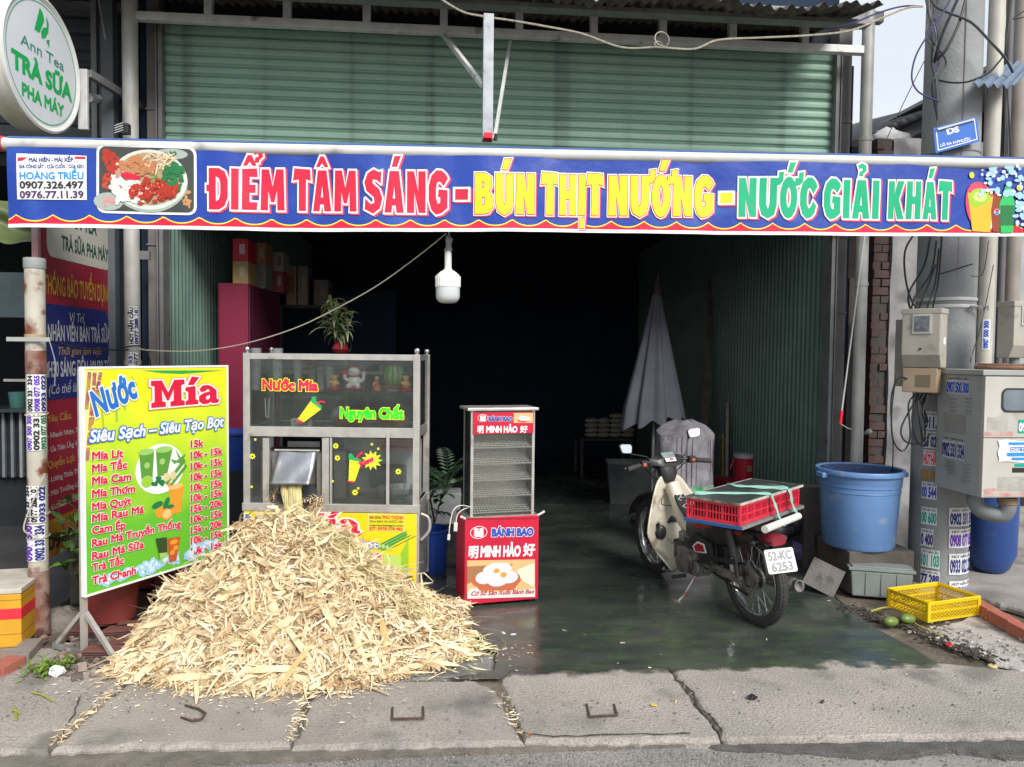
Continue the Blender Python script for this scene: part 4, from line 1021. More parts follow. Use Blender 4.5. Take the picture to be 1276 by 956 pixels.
shape(ct, [cpoly((300+171, 683), (471, 679), (500, 664), (507, 661), (507.5, 668), (478, 687))], fC, flat('print_cane_green', (.14, .42, .06)), 'print')
for q in range(4):
 x_, y_ = 473+q*5, 679+q*1.4
 pic([[(cc(x_, y_)[0]+.011*math.cos(a_*PI/4), cc(x_, y_)[1]+.014*math.sin(a_*PI/4)) for a_ in range(8)]], flat('print_cane_tip', (.5, .65, .25)), .0025+.0003*q, parent=ct, fn=fC)
 shape(ct, [cpoly((x_, y_-1), (x_+30, y_-16), (x_+30, y_-15), (x_, y_))], fC, c_dkgreen, 'print', lift=.0024)
cline('10k - 15k', 430, 476, 696, 696, 7, cr_, bold=.05, outline=[(.05, c_white)]); cline('10k - 15k', 432, 476, 707, 707, 6, cr_, bold=.05, outline=[(.05, c_white)])
pic([cpoly((478, 690), (500, 692), (500, 712), (480, 712))], flat('print_pale_lime', (.5, .7, .15)), .0020, parent=ct, fn=fC)
def cel(px, py, rx, ry, n=16): u, v = cc(px, py); return ell(u, v, rx*.0054, ry*.0054, n)
pic([cel(491, 713, 6, 6), cel(501, 717, 5, 5.5)], co_, .0026, parent=ct, fn=fC); pic([cel(491, 713, 4.6, 4.6)], c_orange, .0034, parent=ct, fn=fC); pic([cel(493, 725, 6, 4.5)], c_lime, .003, parent=ct, fn=fC)
part('push_handle', MB().tube(catmull([(CW, .1, zp1-.02), (CW+.05, .1, zp1-.05), (CW+.055, .1, zp1-.13), (CW, .1, zp1-.2)], 6), .011, 10), m_frame, ct, smooth=True)
part('push_handle', MB().tube(catmull([(0, .1, zp1-.02), (-.05, .1, zp1-.05), (-.055, .1, zp1-.13), (0, .1, zp1-.2)], 6), .011, 10), m_frame, ct, smooth=True)
for x, y in ((.08, .08), (CW-.08, .08), (.08, CD-.08), (CW-.08, CD-.08)):
 part('castor', MB().cyl((x-.015, y, .05), (x+.015, y, .05), .05, n=18).bx(x-.02, x+.02, y-.02, y+.02, .08, .102), c_black, ct, smooth=True)
# stickers on the glass
fG = lambda u, v, h: Vector((u, .0105-h, v))
srd = flat('sticker_red', (.9, .02, .08)); sgr = flat('sticker_green', (.03, .72, .03)); syl = flat('sticker_yellow', (.85, .85, .03))
cline('Nước Mía', 327, 395, 485.5, 487, 12.5, srd, fn=fG, bold=.055, outline=[(.05, syl)])
cline('Nguyên Chất', 424, 502, 520.5, 522, 12.5, sgr, fn=fG, bold=.055, outline=[(.045, syl)])
def cup(pts_cup, pts_top, straw, dots):
 shape(ct, [cpoly(*pts_cup)], fG, syl, 'sticker'); shape(ct, [cpoly(*pts_top)], fG, flat('sticker_dark_green', (.02, .4, .12)), 'sticker', lift=.0018)
 shape(ct, [cpoly(*straw)], fG, srd, 'sticker', lift=.0024); shape(ct, [[cc(d[0]+.8*math.cos(k*1.05), d[1]+.9*math.sin(k*1.05)) for k in range(6)] for d in dots], fG, srd, 'sticker', lift=.0022)
cup(((388, 498), (400, 510), (377, 527), (370, 523)), ((387, 501), (388, 495), (393, 494), (394, 500), (401, 507), (399, 510)), ((393, 503), (399, 499.5), (405, 500.5), (405, 502), (399, 501), (395, 505)), ((386, 504), (388.5, 506), (382, 514), (379, 519), (376, 523), (392, 510)))
shape(ct, [cpoly((370, 522), (378, 526), (376, 528), (369, 524))], fG, srd, 'sticker', lift=.0018)
cup(((435, 573), (450, 576), (442, 600), (434, 600)), ((434, 573), (434, 566), (438, 565), (441, 570), (450, 573.5), (449, 576)), ((443, 570), (450, 563), (452, 564), (445, 572)), ((438, 577), (445, 578), (437, 585), (441, 589), (437, 595)))
shape(ct, [cpoly((433, 599), (441, 600), (441, 602), (433, 601))], fG, srd, 'sticker', lift=.0018)
star = []
for q in range(22):
 a_ = 2*PI*q/22; rr_ = 13.5 if q % 2 == 0 else 8; star.append(cc(463+rr_*math.cos(a_)*1.0, 574+rr_*math.sin(a_)*.95))
shape(ct, [star], fG, flat('sticker_lime', (.65, .85, .03)), 'sticker', lift=.0015)
cline('New', 450, 468, 582, 573, 6.5, srd, fn=lambda u, v, h: Vector((u, .0085-h, v)), bold=.07)
for px, py, r_s in ((418, 556, 4), (420, 571, 4), (496, 588, 4.2), (442, 614, 4.2), (314, 569, 4.2)):
 fl_ = []
 for q in range(32):
  a_ = 2*PI*q/32; k_ = r_s*(.8+.2*math.cos(8*a_)); fl_.append(cc(px+k_*math.cos(a_), py+k_*math.sin(a_)))
 ho = [cc(px+1.2*math.cos(-q*.7), py+1.2*math.sin(-q*.7)) for q in range(9)]
 c1 = np.array(fl_); c1 = c1 if area(c1) > 0 else c1[::-1]; c2_ = np.array(ho); c2_ = c2_ if area(c2_) < 0 else c2_[::-1]
 shape(ct, [list(map(tuple, c1)), list(map(tuple, c2_))], fG, syl, 'sticker', holes=True)
for px, py in ((317.5, 548), (313, 607), (463, 554), (471, 559.5), (414, 600), (446, 609)):
 shape(ct, [[cc(px+1.6*math.cos(-k*.8), py+1.6*math.sin(-k*.8)) for k in range(8)][::-1]], fG, syl, 'sticker')
# ---- things on and in the cart (each its own object)
def cw(u, y, z): v = rotz((u, y, z), CA); return Vector((CO.x+v.x, CO.y+v.y, z))
def onshelf(px, d, z): return cw(cc(px, 480, d)[0], d, z)
ctz = zC1-.0055
cupm = glass('clear_plastic', (.85, .9, .9), .8, .15, (.7, .74, .74), .4)
for i, (px, d, h_, r0) in enumerate(((319, .12, .29, .036), (346, .14, .29, .036), (371, .2, .23, .03), (400, .3, .17, .03), (411, .24, .17, .03), (389, .34, .16, .03))):
 p = onshelf(px, d, zS+.001)
 t = MB(); n_ = int(h_/.018)
 pr = [(r0*.78, 0)]
 for q in range(n_): pr += [(r0*(.80+.2*q/n_), q*.018+.002), (r0*(.84+.2*q/n_), q*.018+.012)]
 t.lathe(pr, 20, p)
 single('cup_stack', t, cupm, ['tall stack of clear plastic cups at left end of glass shelf', 'second tall stack of clear plastic cups on glass shelf', 'middle-height stack of clear cups above the word Mía', 'short cup stack just left of the gold figurine', 'short cup stack nearest the small gold figurine', 'short cup stack at the back between taller stacks'][i], 'cup stack', 'stacks of clear plastic cups on the glass shelf', smooth=True)
m_gold = mat('gold_paint', (.62, .36, .13), (.5, .25, .08), 20, .35); m_wht = mat('glazed_white', (.75, .73, .7), (.68, .65, .62), 8, .2)
def figurine(px, lab, cat_='figurine', k=1.0, d=.16):
 p = onshelf(px, d, zS+.001); r = thing('figurine', lab, cat_, p, CA)
 part('base', MB().lathe([(.001, 0), (.036*k, 0), (.038*k, .014*k), (.03*k, .02*k), (.001, .02*k)], 16), m_red_p, r, smooth=True, bevel=.001)
 part('body', MB().ball((0, 0, .042*k), .03*k, sc=(1, .8, .9)).ball((.022*k, -.01*k, .04*k), .012*k).ball((-.022*k, -.01*k, .05*k), .012*k), m_gold, r, smooth=True)
 part('head', MB().ball((0, -.004*k, .078*k), .021*k).ball((.018*k, 0, .09*k), .007*k, 8, 6).ball((-.018*k, 0, .09*k), .007*k, 8, 6), m_gold, r, smooth=True); return r
figurine(417, 'small gold figurine on red base left of the white beckoning cat', k=1.1); figurine(506, 'small gold figurine on red base right of the melon', k=1.1)
p = onshelf(441.5, .17, zS+.001); r = thing('lucky_cat', 'white beckoning cat ornament with red trim on the glass shelf', 'cat ornament', p, CA)
part('cushion', MB().ball((0, 0, .016), .074, sc=(1, .7, .24)), m_red_p, r, smooth=True)
part('body', MB().ball((0, 0, .062), .048, sc=(1, .8, 1)).ball((-.03, -.03, .03), .02).ball((.03, -.03, .03), .02), m_wht, r, smooth=True)
part('head', MB().ball((0, -.008, .125), .040, sc=(1.1, .9, .85)), m_wht, r, smooth=True)
for sx in (-1, 1): part('ear', MB().lathe([(.014, 0), (.001, .026)], 8, (sx*.027, -.004, .150)), m_red_p, r)
part('hood', MB().ball((0, .014, .137), .042, sc=(1.1, .8, .85)), m_red_p, r, smooth=True)
part('raised_paw', MB().tube([(.045, -.01, .06), (.066, -.012, .08), (.068, -.014, .115), (.066, -.018, .128)], [.014, .013, .013, .015], 10), m_wht, r, smooth=True)
part('left_arm', MB().tube([(-.04, -.01, .07), (-.06, -.014, .08), (-.062, -.018, .11)], [.014, .013, .014], 10), m_wht, r, smooth=True)
part('coin', MB().ball((-.062, -.02, .122), .02, sc=(1.1, .4, .8)), m_red_p, r, smooth=True)
part('collar', MB().tube([(.034*math.cos(a), -.006+.03*math.sin(a), .098) for a in np.linspace(0, 2*PI, 17)[:-1]], .005, 6, closed=True), m_red_p, r, smooth=True)
for sx in (-1, 1): part('eye', MB().ball((sx*.014, -.042, .128), .003, 6, 5), c_black, r)
part('nose', MB().ball((0, -.045, .12), .003, 6, 5), c_pink, r)
p = onshelf(469.5, .16, zS+.001); r = thing('monk_figurine', 'seated monk figurine in orange and red robe beside the melon', 'figurine', p, CA)
part('robe', MB().lathe([(.001, 0), (.034, 0), (.036, .012), (.024, .035), (.018, .055), (.010, .066), (.001, .068)], 16), mat('robe', (.4, .03, .05), (.5, .22, .04), 30, .5), r, smooth=True)
part('head', MB().ball((0, -.003, .082), .019, sc=(.9, .9, 1.1)), mat('clay_skin', (.5, .3, .2)), r, smooth=True)
part('shoulder', MB().ball((-.012, -.008, .045), .016, sc=(1, .8, 1.2)), mat('robe_yellow', (.55, .33, .04)), r, smooth=True)
p = onshelf(490.5, .2, zS+.001)
r = thing('plate', 'white plate with red rim under the melon', 'plate', p, CA)
part('dish', MB().lathe([(.001, .0), (.05, 0), (.055, .012), (.088, .026), (.084, .028), (.05, .014), (.001, .012)], 28), m_wht, r, smooth=True)
part('rim', MB().tube([(.088*math.cos(a), .088*math.sin(a), .027) for a in np.linspace(0, 2*PI, 29)[:-1]], .0045, 6, closed=True), m_red_p, r, smooth=True)
def melon_mat():
 m = mat('melon_rind', (.22, .36, .12), (.16, .29, .09), 9, .35); n = m.node_tree.nodes; L = m.node_tree.links; t_ = n['Texture Coordinate']; b = n['Principled BSDF']
 sp = n.new('ShaderNodeSeparateXYZ'); L.new(t_.outputs['Object'], sp.inputs[0]); at = n.new('ShaderNodeMath'); at.operation = 'ARCTAN2'; L.new(sp.outputs['Y'], at.inputs[0]); L.new(sp.outputs['X'], at.inputs[1])
 nz = n.new('ShaderNodeTexNoise'); nz.inputs['Scale'].default_value = 25; L.new(t_.outputs['Object'], nz.inputs['Vector'])
 ma = n.new('ShaderNodeMath'); ma.operation = 'MULTIPLY_ADD'; L.new(at.outputs[0], ma.inputs[0]); ma.inputs[1].default_value = 12; mm = n.new('ShaderNodeMath'); mm.operation = 'MULTIPLY'; L.new(nz.outputs['Fac'], mm.inputs[0]); mm.inputs[1].default_value = 4; L.new(mm.outputs[0], ma.inputs[2])
 si = n.new('ShaderNodeMath'); si.operation = 'SINE'; L.new(ma.outputs[0], si.inputs[0]); mr = n.new('ShaderNodeMapRange'); L.new(si.outputs[0], mr.inputs[0]); mr.inputs[1].default_value = .3; mr.inputs[2].default_value = .7
 mx = n.new('ShaderNodeMix'); mx.data_type = 'RGBA'; L.new(mr.outputs[0], mx.inputs[0]); L.new(b.inputs['Base Color'].links[0].from_socket, mx.inputs[6]); mx.inputs[7].default_value = (.04, .12, .03, 1); L.new(mx.outputs[2], b.inputs['Base Color']); return m
single('watermelon', MB().ball((p.x, p.y, p.z+.022+.084), .074, 28, 18, (1, 1, 1.14)), melon_mat(), 'whole striped green watermelon standing on the plate', 'watermelon', smooth=True)
# speaker box, woven baskets, papers on the counter
p = cw(cc(377, 520, .1)[0], .1, ctz); r = thing('small_box', 'cream vented plastic box on the cart counter under the cup sticker', 'box', p, CA)
part('case', MB().bx(-.07, .07, -.03, .05, 0, .055), mat('cream_plastic', (.58, .56, .48)), r, bevel=.006)
t = MB()
for i in range(9):
 for j in range(3): t.bx(-.055+i*.012, -.049+i*.012, -.0315, -.0305, .014+j*.012, .019+j*.012)
part('vent_holes', t, c_black, r)
m_wick = mat('wicker', (.42, .17, .07), (.3, .11, .04), 30, .6, bump=1, bsc=200)
def basket(px, d, rx, lab):
 p = cw(cc(px, 520, d)[0], d, ctz); r = thing('basket', lab, 'basket', p, CA, 'wicker baskets on the cart counter')
 t = MB()
 for q in range(7):
  k_ = .82+.18*q/6; t.tube([(rx*k_*math.cos(a), .085*k_*math.sin(a), .006+.009*q) for a in np.linspace(0, 2*PI, 33)[:-1]], .0058, 6, closed=True)
 part('weave', t, m_wick, r, smooth=True)
 part('floor', MB().lathe([(.001, .004), (.99, .004)], 28, (0, 0, 0), Matrix.Diagonal((rx*.82, .07, 1))), m_wick, r); return r, p
basket(438, .2, .125, 'left wicker basket with plastic bags on the cart counter'); basket(488, .2, .118, 'right wicker basket on the cart counter under the green sticker')
m_bag = glass('clear_bag', (.8, .85, .9), .7, .12, (.5, .55, .6), .35)
for px, h_, sd in ((419, .12, 1), (429, .08, 2), (500, .07, 3), (482, .05, 4)):
 p = cw(cc(px, 520, .2)[0], .2, ctz+.02); t = MB().ball((0, 0, h_/2), 1, 9, 7, (.035, .03, h_/2), (0, .5 if sd == 1 else .1, 0)).jit(.007, sd); t.v = [(v[0]+p.x, v[1]+p.y, v[2]+p.z) for v in t.v]
 single('plastic_bag', t, m_bag, ['crumpled clear bag leaning out of left basket', 'small clear bag in left basket', 'clear bag at right end of right basket', 'clear bag between the two baskets'][sd-1], 'plastic bag')
# crystal bowl in the lower compartment
p = cw(cc(496, 620, .16)[0], .16, zB1+.001); t = MB(); N = 32
pr = [(.05, 0), (.052, .01), (.045, .018), (.09, .035), (.125, .06), (.138, .09), (.134, .092), (.118, .062), (.085, .04), (.001, .026)]
t.lathe(pr, N, p); t.v = [(p.x+(v[0]-p.x)*(1+.05*(i % 2)), p.y+(v[1]-p.y)*(1+.05*(i % 2)), v[2]) for i, v in enumerate(t.v)]
single('crystal_bowl', t, glass('crystal', (.8, .84, .84), .95, .05, (.6, .62, .62), .25), 'cut glass bowl behind the lower right pane of the cart', 'bowl')
p = cw(cc(497, 560, .3)[0], .3, zC0-.1); t = MB().bx(-.09, .1, -.05, .05, 0, .06)
r = thing('red_tray', 'red plastic basket hanging under the cart counter', 'basket', p, CA)
t = MB()
for q in range(4): t.bx(-.13, .12, -.08, -.074, q*.022, q*.022+.008).bx(-.13, .12, .074, .08, q*.022, q*.022+.008)
for q in range(12): t.bx(-.13+q*.0225, -.126+q*.0225, -.08, -.074, 0, .07)
t.bx(-.13, .12, -.08, .08, -.004, 0); part('grille', t, m_red_p, r)
# radio, jars and sauce bottles on the back shelf
for i, (px, lab, c_, w2, h2) in enumerate(((385, 'small red radio on the back rail of the cart', (.3, .04, .04), .08, .06), (475, 'small yellow jar at back of cart', (.45, .4, .1), .02, .05), (487, 'pale jar at back of cart left of jar with dark lid', (.5, .4, .35), .02, .05), (497, 'jar with dark lid at back of cart', (.5, .42, .3), .02, .05))):
 p = cw(cc(px, 455, CD)[0], CD-.016, zR+.0125); r = thing('radio' if i == 0 else 'jar', lab, 'radio' if i == 0 else 'jar', p, CA)
 if i == 0:
  part('case', MB().bx(-w2, w2, -.02, .02, 0, h2), mat('radio_red', c_), r, bevel=.004)
  for sx in (-.04, .01): part('dial', MB().bx(sx, sx+.035, -.0215, -.0205, .02, .045), c_grey, r)
 else:
  part('body', MB().lathe([(.001, 0), (w2, 0), (w2, h2*.8), (w2*.7, h2*.9), (w2*.7, h2*.95), (.001, h2*.95)], 14), mat('jar_%d' % i, c_), r, smooth=True)
  part('lid', MB().cyl((0, 0, h2*.95), (0, 0, h2*1.15), w2*.75, n=14), m_red_p if i != 3 else c_black, r)
# scoop hanging inside
p = cw(cc(333, 505, .1)[0], .1, cc(333, 520, .1)[1]); single('tongs', MB().beam((p.x-.008, p.y, p.z), (p.x-.014, p.y, p.z+.13), .006, .004).beam((p.x+.008, p.y, p.z), (p.x+.014, p.y, p.z+.13), .006, .004).beam((p.x-.01, p.y, p.z), (p.x+.01, p.y, p.z), .006, .004), m_frame, 'small steel tongs hanging behind the upper glass', 'tongs')
# ---- potted plant on top of the cart
def strap_leaf(t, base, az, L, wd, up, droop, n=7, twist=0):
 """arching leaf blade as a folded strip"""
 p = Vector(base); vs = []; el = up
 dirx = Vector((math.cos(az), math.sin(az), 0)); side = Vector((-math.sin(az), math.cos(az), 0))
 for i in range(n+1):
  s_ = i/n; w_ = wd*(math.sin(PI*min(1, s_*.9+.12))**.8)*(1 if i < n else .02)
  u_ = side*math.cos(twist*s_)+Vector((0, 0, 1))*math.sin(twist*s_)
  vs += [p-u_*w_, p+Vector((0, 0, -w_*.35)), p+u_*w_]
  p = p+(dirx*math.cos(el)+Vector((0, 0, math.sin(el))))*(L/n); el -= droop/n
 t.add(vs, [f for i in range(n) for f in ((3*i, 3*i+1, 3*i+4, 3*i+3), (3*i+1, 3*i+2, 3*i+5, 3*i+4))])
def leaf_edge_mat(name, c, c2):
 return mat(name, c, c2, 40, .45, island=.35)
p = cw(cc(424, 440, .26)[0], .26, zT-.002)
part('top_board', MB().bx(.03, CW-.03, .05, CD-.05, zT-.012, zT-.004), glass('shelf_glass', (.6, .8, .74), .7, .05, (.3, .42, .4), .08), ct)
r = thing('potted_plant', 'striped leafy plant in a glazed red vase on top of the cart', 'plant', p)
part('vase', MB().lathe([(.001, 0), (.03, 0), (.045, .012), (.057, .035), (.05, .058), (.032, .075), (.034, .085), (.03, .086), (.026, .07)], 24), mat('red_glaze', (.33, .02, .035), None, 5, .15), r, smooth=True)
rg_ = random.Random(5); A_, B_, C_ = MB(), MB(), MB()
stems = []
for q in range(9):
 az = rg_.uniform(0, 2*PI); h_ = rg_.uniform(.12, .34); b0 = Vector((rg_.uniform(-.015, .015), rg_.uniform(-.015, .015), .08)); b1 = b0+Vector((math.cos(az)*h_*.35, math.sin(az)*h_*.3, h_))
 C_.tube([b0, b0.lerp(b1, .5)+Vector((.01, 0, .02)), b1], .004, 5)
 for k in range(10):
  f_ = rg_.uniform(.1, 1); bp_ = b0.lerp(b1, f_); L_ = rg_.uniform(.10, .2); az2 = rg_.uniform(0, 2*PI); up_ = rg_.uniform(.0, 1.2); dr = rg_.uniform(1.4, 3.0); tw = rg_.uniform(-1, 1)
  strap_leaf(A_, bp_, az2, L_, .011, up_, dr, 6, tw); strap_leaf(B_, bp_+Vector((0, 0, .0012)), az2, L_*.97, .0045, up_, dr, 6, tw)
part('leaves', A_, leaf_edge_mat('leaf_cream', (.36, .38, .2), (.28, .32, .15)), r, kind='stuff'); part('leaf_centres', B_, leaf_edge_mat('leaf_green', (.07, .15, .05), (.05, .11, .04)), r, kind='stuff'); part('stems', C_, leaf_edge_mat('leaf_green', (.07, .15, .05), (.05, .11, .04)), r)
# ================================================================ steamed bun cart
BO = Vector(G(579, 762, 0)); BO.z = 0; BA = R(11)
BO = Vector(P(579, 700, 4.86)); BO.z = 0
bc = thing('bun_cart', 'small red bun cart with glass warming case on castors', 'food cart', BO, BA)
def bb(px, py, d=0): O = BO+Vector((-math.sin(BA)*d, math.cos(BA)*d, 0)); return ONP(px, py, O, BA)
BW = bb(671, 700)[0]; BD = .27; z0b, z1b = bb(625, 750)[1], bb(625, 644)[1]; z2b = bb(625, 512)[1]
m_bred = mat('bun_cart_red', (.56, .012, .045), (.48, .01, .04), 3, .35)
part('cabinet', MB().bx(0, BW, 0, BD, z0b, z1b), m_bred, bc, bevel=.004)
part('cabinet_top', MB().bx(.004, BW-.004, .004, BD-.004, z1b, z1b+.004), m_frame_d, bc)
gx0, gx1 = bb(586.5, 580, .03)[0], bb(666, 580, .03)[0]; gy0, gy1 = .03, .25
for x, y in ((gx0, gy0), (gx1-.018, gy0), (gx0, gy1-.018), (gx1-.018, gy1-.018)):
 part('case_post', MB().bx(x, x+.018, y, y+.018, z1b+.004, z2b), m_frame, bc, bevel=.002)
part('case_roof', MB().bx(gx0-.025, gx1+.02, gy0-.02, gy1+.02, z2b, z2b+.018), m_frame, bc, bevel=.003)
m_chr0 = mat('rack_wire', (.75, .74, .7), None, 5, .3, .3)
for k_ in range(6):
 zz = z1b+.02+(z2b-z1b-.16)*k_/5
 t = MB().bx(gx0+.018, gx1-.018, gy0+.004, gy0+.012, zz, zz+.008).bx(gx0+.018, gx1-.018, gy1-.012, gy1-.004, zz, zz+.008)
 part('tray_rail', t, m_frame, bc)
 t = MB()
 for q in range(22): x = gx0+.02+(gx1-gx0-.04)*q/21; t.bx(x-.0026, x+.0026, gy0+.01, gy1-.01, zz+.002, zz+.0045)
 for q in range(7): y = gy0+.03+(gy1-gy0-.06)*q/6; t.bx(gx0+.02, gx1-.02, y-.0026, y+.0026, zz+.0046, zz+.007)
 t.v = [(v[0], v[1], v[2]+(v[1]-gy0)*.3) for v in t.v]; part('wire_rack', t, m_chr0, bc)
bg_ = glass('case_glass', (.95, .96, .95), .8, .05, (.4, .42, .4), .035)
part('pane', MB().bx(gx0+.018, gx1-.018, gy0+.001, gy0+.003, z1b+.01, z2b), bg_, bc)
part('pane', MB().bx(gx0+.001, gx0+.003, gy0+.018, gy1-.018, z1b+.01, z2b), bg_, bc); part('pane', MB().bx(gx1-.003, gx1-.001, gy0+.018, gy1-.018, z1b+.01, z2b), bg_, bc)
part('back_sheet', MB().bx(gx0+.018, gx1-.018, gy1-.004, gy1-.001, z1b+.01, z2b), mat('case_back', (.6, .58, .54), (.5, .49, .46), 6, .4, .2), bc)
part('corner_handle', MB().tube([(.005, .01, z1b-.006), (-.02, -.01, z1b+.012), (-.03, -.03, z1b+.02)], .008, 8), c_white, bc, smooth=True)
part('corner_handle', MB().tube([(BW-.01, .01, z1b-.006), (BW+.015, -.01, z1b+.012), (BW+.03, -.02, z1b+.026)], .008, 8), c_white, bc, smooth=True)
for x, y in ((.05, .05), (BW-.05, .05), (.05, BD-.05), (BW-.05, BD-.05)):
 w_o = part('castor', MB().cyl((x-.012, y, .03), (x+.012, y, .03), .03, n=18), c_black, bc, smooth=True)
 part('fork', MB().bx(x-.02, x-.015, y-.02, y+.02, .02, z0b).bx(x+.015, x+.02, y-.02, y+.02, .02, z0b), m_frame_d, bc)
fb = lambda k=0: (lambda u, v, h: Vector((u, -.0008-h-k, v)))
def bline(s, px0, px1, py0, py1, cap, m, fn=None, **k):
 a = bb(px0, py0); b = bb(px1, py1); c_ = bb(px0, py0-cap)[1]-a[1]
 text(bc, s, a[0], a[1], b[0]-a[0], c_, fn or fb(), m, rot=math.atan2(b[1]-a[1], b[0]-a[0]), **k)
def bpol(*p): return [bb(*q) for q in p]
def bel(px, py, rx, ry, n=20, a=0): u, v = bb(px, py); return ell(u, v, rx*.0052, ry*.0052, n, a)
pic([bpol((580.5, 645.5), (669.5, 645), (669, 647), (580.5, 647.5))], flat('print_dark_trim', (.3, .01, .02)), .001, parent=bc, fn=fb())
bl_ = flat('print_bun_blue', (.03, .08, .42))
def bunlogo(px, py, s, fn):
 pic([[(p[0], p[1]) for p in bel(px, py, 11*s, 8*s, 26)]], c_white, .0012, parent=bc, fn=fn); pic([bel(px, py, 10.2*s, 7.2*s, 26)], m_bred, .0016, parent=bc, fn=fn)
 for q in range(4): pic([bel(px-3.2*s, py-4*s+q*2.4*s, 3.2*s, 1.15*s, 10), bel(px+3.2*s, py-4*s+q*2.4*s, 3.2*s, 1.15*s, 10)], c_white, .0020+.0002*q, parent=bc, fn=fn)
 pic([bpol((px-5*s, py+5.6*s), (px+5*s, py+5.6*s), (px+5*s, py+4*s), (px-5*s, py+4*s)), bpol((px-1.5*s, py-1*s), (px+1.5*s, py-1*s), (px+1.5*s, py+5*s), (px-1.5*s, py+5*s))], c_white, .003, parent=bc, fn=fn)
bunlogo(596.5, 663.5, 1, fb())
bline('BÁNH BAO', 613, 664, 668, 667, 9, bl_, bold=.07, outline=[(.055, c_white)])
bline('明', 584, 595, 694, 694, 11.5, c_white, bold=.04); bline('MINH HẢO', 599, 648, 693.5, 692.5, 12.5, c_white, bold=.055); bline('好', 652, 666, 691.5, 691, 11.5, c_white, bold=.04)
pic([bpol((582, 746), (666.5, 743.5), (666.5, 697), (582, 698.5))], flat('print_warm', (.70, .45, .2)), .0012, parent=bc, fn=fb())
pic([bpol((582, 706), (640, 703), (625, 714), (600, 720), (582, 728))], flat('print_warm_brown', (.35, .17, .07)), .0014, parent=bc, fn=fb())
pic([bpol((666, 702), (661, 703), (644, 710), (645, 716), (652, 724), (666, 732))], flat('print_leafy_cream', (.66, .72, .55)), .0018, parent=bc, fn=fb())
pic([bel(618, 722, 32, 12), bpol((588, 722), (650, 722), (640, 735), (598, 736))], flat('print_clay', (.5, .13, .06)), .0021, parent=bc, fn=fb())
bunm = flat('print_bun', (.68, .66, .74)); bun2 = flat('print_bun_light', (.8, .78, .84))
pic([bel(603, 720, 11, 8), bel(620, 722, 14, 9), bel(634, 719, 12, 8), bel(613, 711, 12, 8), bel(626, 709, 12, 8), bel(618, 706, 10, 5)], bunm, .0032, parent=bc, fn=fb())
pic([bel(603, 719, 8, 5), bel(620, 719, 9, 5), bel(612, 709, 8, 4), bel(627, 706, 8, 4)], bun2, .0042, parent=bc, fn=fb())
pic([bel(618.5, 711, 4, 3), bel(627, 716, 4.2, 3.4)], flat('print_yolk', (.75, .33, .05)), .005, parent=bc, fn=fb())
pic([bpol((582, 746), (666.5, 743.5), (666.5, 733), (640, 736), (600, 738), (595, 733), (586, 733), (582, 738))], flat('print_pale', (.72, .66, .64)), .0054, parent=bc, fn=fb())
bline('Cơ Sở Sản Xuất Bánh Bao', 587, 665, 742, 739, 5.2, c_maroon, fn=fb(.0052), bold=.03, shear=.25)
# header sign on the case
hy = gy0-.006
part('header_sign', MB().bx(gx0+.012, gx1-.012, hy-.002, gy0, bb(625, 541)[1], bb(625, 514)[1]), m_bred, bc)
O2 = BO+Vector((-math.sin(BA)*hy, math.cos(BA)*hy, 0)); _bb = bb
def bb(px, py, d=0): return ONP(px, py, O2, BA)
fh = lambda u, v, h: Vector((u, hy-.0022-h, v))
pic([bpol((640, 527), (664, 527), (664, 514.6), (640, 514.6))], flat('print_warm', (.70, .45, .2)), .0010, parent=bc, fn=fh); pic([bel(652, 524, 8, 2.6)], flat('print_clay', (.5, .13, .06)), .0014, parent=bc, fn=fh); pic([bel(651, 521, 6, 3.2), bel(656, 522, 5, 2.6)], bunm, .0018, parent=bc, fn=fh)
bunlogo(601.5, 521, .6, fh)
bline('BÁNH BAO', 609, 638, 524.5, 524.5, 5.2, bl_, fn=fh, bold=.06, outline=[(.045, c_white)])
bline('明', 595, 602, 538.8, 538.8, 7, c_white, fn=fh, bold=.03); bline('MINH HẢO', 606, 644, 538.6, 538.6, 7.4, c_white, fn=fh, bold=.05); bline('好', 648, 657, 538.4, 538.4, 6.6, c_white, fn=fh, bold=.03)
bb = _bb
# power lead with plug
m_wc = mat('plug_white', (.62, .62, .6))
wp = thing('power_lead', 'white power lead with plug hanging at left side of the bun cart', 'cable', P(561, 700, 4.8))
part('lead', MB().tube(catmull([P(590, 633, 4.92), P(575, 630, 4.85), P(565, 636, 4.82), P(560.5, 655, 4.8), P(559.5, 668, 4.8)], 8), .0035, 6), m_wc, wp, world=True, smooth=True)
part('plug', MB().beam(P(559.5, 666, 4.8), P(559, 673, 4.8), .018, .014), m_wc, wp, world=True, bevel=.003)
part('lead', MB().tube(catmull([P(587, 632, 4.93), P(577, 635, 4.87), P(570, 642, 4.85), P(568, 653, 4.84)], 8), .0035, 6), m_wc, wp, world=True, smooth=True)
part('socket', MB().beam(P(568, 651, 4.84), P(567.5, 662, 4.84), .024, .016), m_wc, wp, world=True, bevel=.003)
